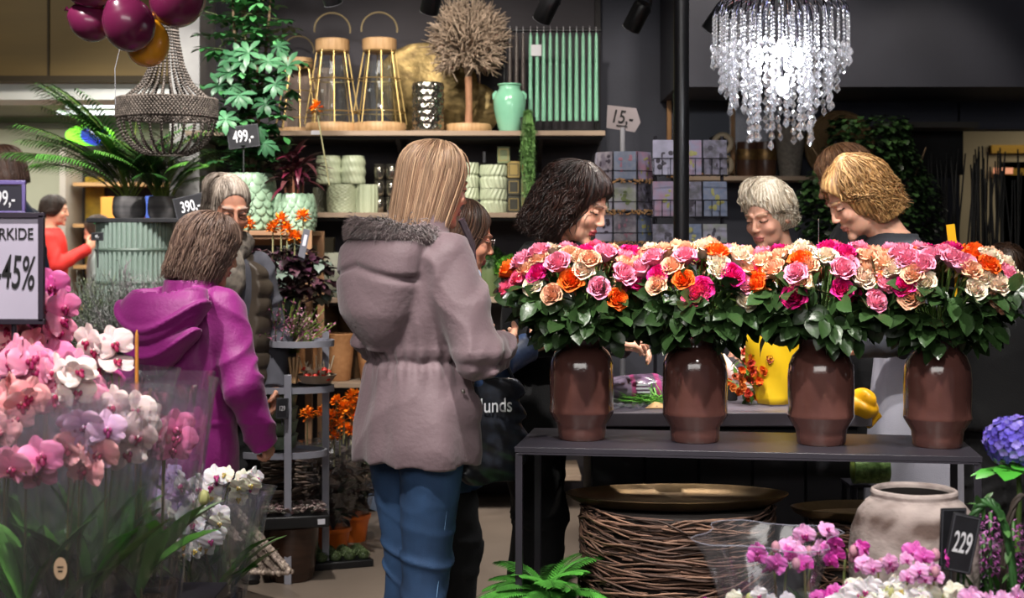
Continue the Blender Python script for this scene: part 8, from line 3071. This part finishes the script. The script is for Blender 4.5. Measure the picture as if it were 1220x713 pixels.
# price boards over the left orchids
def board_sign():
    x, y, z = W(15, 320, 3.15)
    t = thing('offer_board', 'white framed board lettered ORKIDE -45% over the pink orchids', 'sign', (x, y, z), 0.0)
    w_, h_ = 0.128, 0.235
    MB().box((0, 0.004, 0), (w_, 0.006, h_), rz=0).build('board', mat('board_lilac', '#aaa2b4', 0.5, color2='#b4acbe', scale=4), t)
    b = MB()
    for (xx, zz, ww, hh) in ((0, h_ / 2, w_ + 0.016, 0.012), (0, -h_ / 2, w_ + 0.016, 0.012), (-w_ / 2, 0, 0.012, h_), (w_ / 2, 0, 0.012, h_)):
        b.box((xx, 0, zz), (ww, 0.014, hh))
    b.build('frame', mat('board_frame', '#2c2430', 0.4), t, bevel=0.001)
    text('ORKIDE', 0.036, MATS['ink'], t, (-0.004, -0.0005, 0.075), (PI / 2, 0, 0), 0.78)
    text('-45%', 0.105, MATS['ink'], t, (0.006, -0.0005, -0.012), (PI / 2, 0.08, 0), 0.42)
    MB().cyl((0, 0.01, -h_ / 2), (0, 0.01, 0.50 - z), 0.006, n=10).build('pole', MATS['board_frame'], t)
    t2 = thing('price_sign', 'small lilac-rimmed price plate reading 99,- above the offer board', 'sign', W(7, 236, 3.15), 0.0)
    MB().box((0, 0, 0), (0.070, 0.004, 0.056)).build('plate', mat('plate_dark', '#2c2a34', 0.4), t2)
    b = MB()
    for (xx, zz, ww, hh) in ((0, 0.034, 0.088, 0.010), (0, -0.034, 0.088, 0.010), (-0.040, 0, 0.008, 0.06), (0.040, 0, 0.008, 0.06)):
        b.box((xx, 0, zz), (ww, 0.010, hh))
    b.build('rim', mat('lilac_rim', '#6a5c94', 0.4), t2, bevel=0.002)
    text('99,-', 0.046, MATS['chalk_white'], t2, (0.0, -0.003, -0.002), (PI / 2, 0, 0), 0.62)
    MB().cyl((0.0, 0.008, -0.03), (0.0, 0.008, -0.07), 0.004, n=8).build('clip', MATS['board_frame'], t2)


board_sign()

# ------------------------------------------------------------------ right foreground
t = thing('stone_pot', 'large pale weathered stone pot with a dark mouth at the right foreground', 'pot', at(1089, 3.12, 0.50))
r = 0.139
prof = [(0, 0), (0.085, 0), (0.10, 0.01), (0.125, 0.08), (0.137, 0.16), (0.140, 0.22), (0.136, 0.27), (0.122, 0.312), (0.104, 0.335), (0.094, 0.342), (0.091, 0.348), (0.093, 0.356), (0.091, 0.362), (0.086, 0.364), (0.083, 0.358), (0.083, 0.345)]
m = mat('weathered_stone', '#c2b4ac', 0.85, color2='#75645c', scale=13, bump=0.7, bscale=55, detail=9, stretch=(1, 1, 1.6), attr='Col')
zf = np.interp(np.linspace(0, len(prof) - 1, len(prof) * 5), range(len(prof)), [q[1] for q in prof])
rf = np.interp(np.linspace(0, len(prof) - 1, len(prof) * 5), range(len(prof)), [q[0] for q in prof])
b = MB().lathe(list(zip(rf, zf)), n=96, fn=lambda a, z, i: 0.0012 * np.sin(a * 5 + z * 30), cap=False)
P = b.V[0].astype(np.float32)
k = np.exp(-((P[:, 2] - 0.292 + 0.012 * nz(P, 22, 1)) / 0.024) ** 2) * (0.85 + 0.45 * nz(P, 60, 3)) + 0.45 * np.clip(nz(P, 90, 2), 0, 1)
k = np.clip(k, 0, 0.9)[:, None]
b.C = [np.array(hx('#c4b4ae')) * (1 - k) + np.array(hx('#4e382f')) * k]
b.build('pot_body', m, t, sharp=60)
MB().lathe([(0.0805, 0.352), (0.082, 0.33), (0.11, 0.28), (0.11, 0.10), (0, 0.09)], n=48, cap=False).build('pot_inside', mat('dark_inside', '#1c1614', 0.9), t)

RIGHT = [
    ('mini magenta', 862, 2.85, 0.150, 2, 4, 1.0, 'tiny magenta orchid at the lower left of the right group'),
    ('mini magenta', 934, 2.90, 0.28, 2, 6, 1.15, 'magenta mini orchid, first one in the fan-shaped clear sleeve'),
    ('mini white', 905, 2.84, 0.18, 2, 6, 0.95, 'cream mini orchid with green buds in the fan-shaped clear sleeve'),
    ('mini lilac', 968, 2.98, 0.285, 2, 6, 1.15, 'lilac mini orchid beside the fan-shaped sleeve'),
    ('mini magenta', 988, 2.84, 0.18, 3, 6, 0.9, 'deep magenta mini orchid left of the stone pot'),
    ('mini magenta', 1004, 2.94, 0.26, 2, 5, 1.15, 'magenta mini orchid leaning on the stone pot'),
    ('mini white', 1020, 2.80, 0.17, 3, 9, 1.3, 'white mini orchid in front of the stone pot, left one'),
    ('mini lilac', 1058, 2.84, 0.25, 2, 7, 1.0, 'lilac mini orchid in front of the middle of the stone pot'),
    ('mini magenta', 1072, 2.74, 0.15, 2, 5, 0.9, 'deep magenta mini orchid low in front of the stone pot'),
    ('mini white', 1042, 2.84, 0.20, 3, 8, 1.3, 'white mini orchid below the middle of the stone pot'),
    ('mini white', 1104, 2.80, 0.18, 3, 9, 1.3, 'white mini orchid in front of the stone pot, right one'),
    ('mini magenta', 1122, 2.86, 0.255, 1, 4, 1.3, 'magenta mini orchid against the black price sign'),
    ('mini white', 1138, 2.76, 0.15, 3, 9, 1.0, 'cream mini orchid under the black price sign'),
    ('mini lilac', 1178, 2.78, 0.205, 3, 7, 1.35, 'lilac pink orchid in front of the braided arch'),
    ('mini lilac', 1212, 2.76, 0.16, 3, 7, 1.35, 'lilac pink orchid at the lower right corner'),
]
for i, (kind, px, Y, H, nst, nfl, fs, lab) in enumerate(RIGHT):
    x, y, z = at(px, Y, 0.50)
    orchid(kind, lab, x, y, z, 300 + i, H=H, nst=nst, nfl=nfl, lean=(0.01, -0.01), potr=0.026, leaves=4, fs=fs, slh=0.13, spread=0.06, bud=1, droop=0.30, sleeve=i in (1, 5, 7, 10))
t = thing('clear_sleeve', 'fan-shaped clear plastic sleeve standing open at the left of the right group', 'wrapping', at(915, 2.93, 0.50))
b = MB().lathe([(0.05, 0.02), (0.08, 0.12), (0.13, 0.27), (0.145, 0.30)], n=20, cap=False, fn=lambda a, z, i: 0.008 * i * np.sign(np.sin(a * 4)) * np.abs(np.sin(a * 4)) ** 0.4)
b.build('sleeve_film', film('stiff_sleeve', '#f4f4fa', 0.16, 0.03, 0.15), t, sharp=0)
a = np.linspace(0, 2 * PI, 40, endpoint=False)
rr_ = 0.145 + 0.024 * np.sign(np.sin(a * 4)) * np.abs(np.sin(a * 4)) ** 0.4
MB().tube(np.stack([rr_ * np.cos(a), rr_ * np.sin(a), np.full(40, 0.30)], 1), 0.0009, 4, closed=True).build('film_edge', mat('film_edge', '#b8b8c8', 0.2, trans=0.3), t)

price_sign('black chalk price sign reading 229 in front of the stone pot', '229', W(1146, 648, 2.86), 0.0, 0.058, 0.118, 0.20, sx=0.42, size=0.060, stick=0.09)
price_sign('blank-backed black sign leaning behind the 229 sign', '', W(1135, 640, 2.97), 0.3, 0.062, 0.120, 0.04, stick=0.10)


def braided_arch():
    t = thing('braided_arch', 'arch of braided dark green vine stems standing at the right', 'plant', at(1176, 2.92, 0.50))
    b = MB()
    rg = np.random.default_rng(12)
    q = np.linspace(0, 1, 46)
    for k in range(4):
        ang = PI * q
        x = -0.058 * np.cos(ang) + 0.006 * np.cos(q * 22 + k * PI / 2)
        z = 0.07 + 0.30 * np.sin(ang) ** 0.75 * (1 - 0.0 * q) + 0.006 * np.sin(q * 22 + k * PI / 2)
        y = 0.006 * np.sin(q * 22 + k * PI / 2 + 1)
        b.tube(np.stack([x, y, z], 1), 0.0048, 7, col=np.array(hx('#3d6a38')) * (0.7 + 0.15 * k))
    for i in range(26):
        u = rg.random()
        an = PI * u
        p_ = np.array([-0.058 * math.cos(an), 0, 0.07 + 0.30 * math.sin(an) ** 0.75])
        b.leaf(p_, rg.normal(size=3) + [0, -0.3, 0.3], 0.035, 0.014, 0.5, 0.2, n=3, col=np.array(hx('#5a8a4a')) * rg.uniform(0.6, 1.3))
    b.build('braided_vine', mat('vine_green', '#3d6a38', 0.4, attr='Col'), t, sharp=0)
    MB().lathe([(0, 0), (0.055, 0), (0.07, 0.10), (0.065, 0.10), (0, 0.09)], n=24).build('pot', MATS['nursery_pot'], t)
    t2 = thing('willow_hoop', 'arched hoop of dark willow twigs at the right frame edge', 'ornament', at(1219, 3.0, 0.50))
    b = MB()
    for k in range(3):
        ang = PI * q
        b.tube(np.stack([-0.045 * np.cos(ang) + 0.004 * np.cos(q * 18 + k * 2.1), 0.004 * np.sin(q * 18 + k * 2), 0.0 + 0.37 * np.sin(ang) ** 0.6], 1), 0.004, 6)
    b.build('twigs', mat('willow', '#3a302a', 0.7), t2)
    MB().box((0, 0, 0.006), (0.11, 0.05, 0.012)).build('foot', MATS['willow'], t2)


braided_arch()


def spike_flowers(px, Y, label, seed, col=('#a8509a', '#c87cc0'), H=0.33):
    t = thing('hyacinth', label, 'flower', at(px, Y, 0.50))
    rg = np.random.default_rng(seed)
    MB().lathe([(0, 0), (0.035, 0), (0.045, 0.07), (0.04, 0.07), (0, 0.06)], n=20).build('pot', MATS['nursery_pot'], t)
    b = MB().tube([(0, 0, 0.06), (0, 0, H)], 0.004, 6, col=np.array(hx('#4a7a3a')))
    for k in range(5):
        b.leaf((0, 0, 0.06), (math.cos(k * 1.3), math.sin(k * 1.3), 2.0), 0.2, 0.02, 0.3, 0.5, n=5, col=np.array(hx('#4a7a3a')) * rg.uniform(0.7, 1.2))
    b.build('stem_leaves', mat('bulb_leaf', '#4a7a3a', 0.4, attr='Col'), t, sharp=0)
    b = MB()
    for i in range(46):
        z = H - 0.13 + 0.13 * i / 46
        a_ = i * 2.4
        c = np.array(hx(col[i % 2])) * rg.uniform(0.8, 1.2)
        o_ = np.array([0.012 * math.cos(a_), 0.012 * math.sin(a_), z])
        for k in range(5):
            d = np.array([math.cos(a_) + 0.6 * math.cos(k * 1.26), math.sin(a_) + 0.6 * math.sin(k * 1.26), 0.5 * math.sin(k * 2)])
            b.leaf(o_, d, 0.014, 0.006, 0.6, 0.2, n=2, col=c)
    b.build('florets', mat('hyacinth_petal', '#c87cc0', 0.5, attr='Col'), t, sharp=0)


spike_flowers(1180, 3.02, 'lilac hyacinth spike seen through the braided arch', 41)
spike_flowers(1207, 3.08, 'lilac hyacinth spike right of the braided arch', 42, H=0.30)
spike_flowers(1172, 3.10, 'pale lilac hyacinth spike at the foot of the braided arch', 43, ('#a86aa8', '#b890c0'), 0.27)


def hydrangea():
    t = thing('hydrangea', 'violet-blue hydrangea ball with broad green leaves at the right edge', 'plant', at(1212, 3.20, 0.50))
    rg = np.random.default_rng(44)
    MB().lathe([(0, 0), (0.055, 0), (0.075, 0.22), (0.07, 0.22), (0, 0.2)], n=28).build('pot', MATS['nursery_pot'], t)
    MB().tube([(0, 0, 0.2), (0.005, 0, 0.34), (0.0, 0, 0.44)], [0.007, 0.006, 0.005], 8).build('stem', STEMM, t)
    b = MB()
    cen = np.array([-0.005, 0, 0.455])
    for i in range(150):
        th, ph = math.acos(1 - (i + .5) / 150 * 1.75), i * 2.4
        d = np.array([math.sin(th) * math.cos(ph), math.sin(th) * math.sin(ph), math.cos(th)])
        c = np.array(hx(['#6a5ad0', '#8a78e0', '#a090e8', '#5a48b8'][int(rg.integers(4))])) * rg.uniform(0.8, 1.15)
        p_ = cen + d * np.array([0.062, 0.062, 0.054]) * rg.uniform(0.93, 1.07)
        _, s, u = basis(d + rg.normal(0, 0.15, 3))
        for k in range(4):
            a_ = k * PI / 2 + i
            b.leaf(p_, s * math.cos(a_) + u * math.sin(a_) + d * 0.25, 0.0125, 0.0125, -0.2, 0.15, up=d, n=3, col=c, wide=0.6)
    b.ell(cen, (0.05, 0.05, 0.044), col=np.array(hx('#4a3a90')))
    b.build('flower_head', mat('hydrangea_petal', '#8a78e0', 0.5, attr='Col', sss=0.1), t, sharp=0)
    b = MB()
    for k in range(9):
        a_ = k * 0.75 + 2.6
        c = np.array(hx('#4fae38')) * rg.uniform(0.6, 1.2)
        b.leaf((0, 0, 0.38 + 0.006 * (k % 4)), (math.cos(a_), math.sin(a_), 0.25), 0.105, 0.075, 0.7, 0.15, n=7, col=c, wide=0.5, wav=0.05)
    b.build('leaves', foliage_leaf_mat('hydrangea_leaf', '#4fae38'), t, sharp=0)


hydrangea()
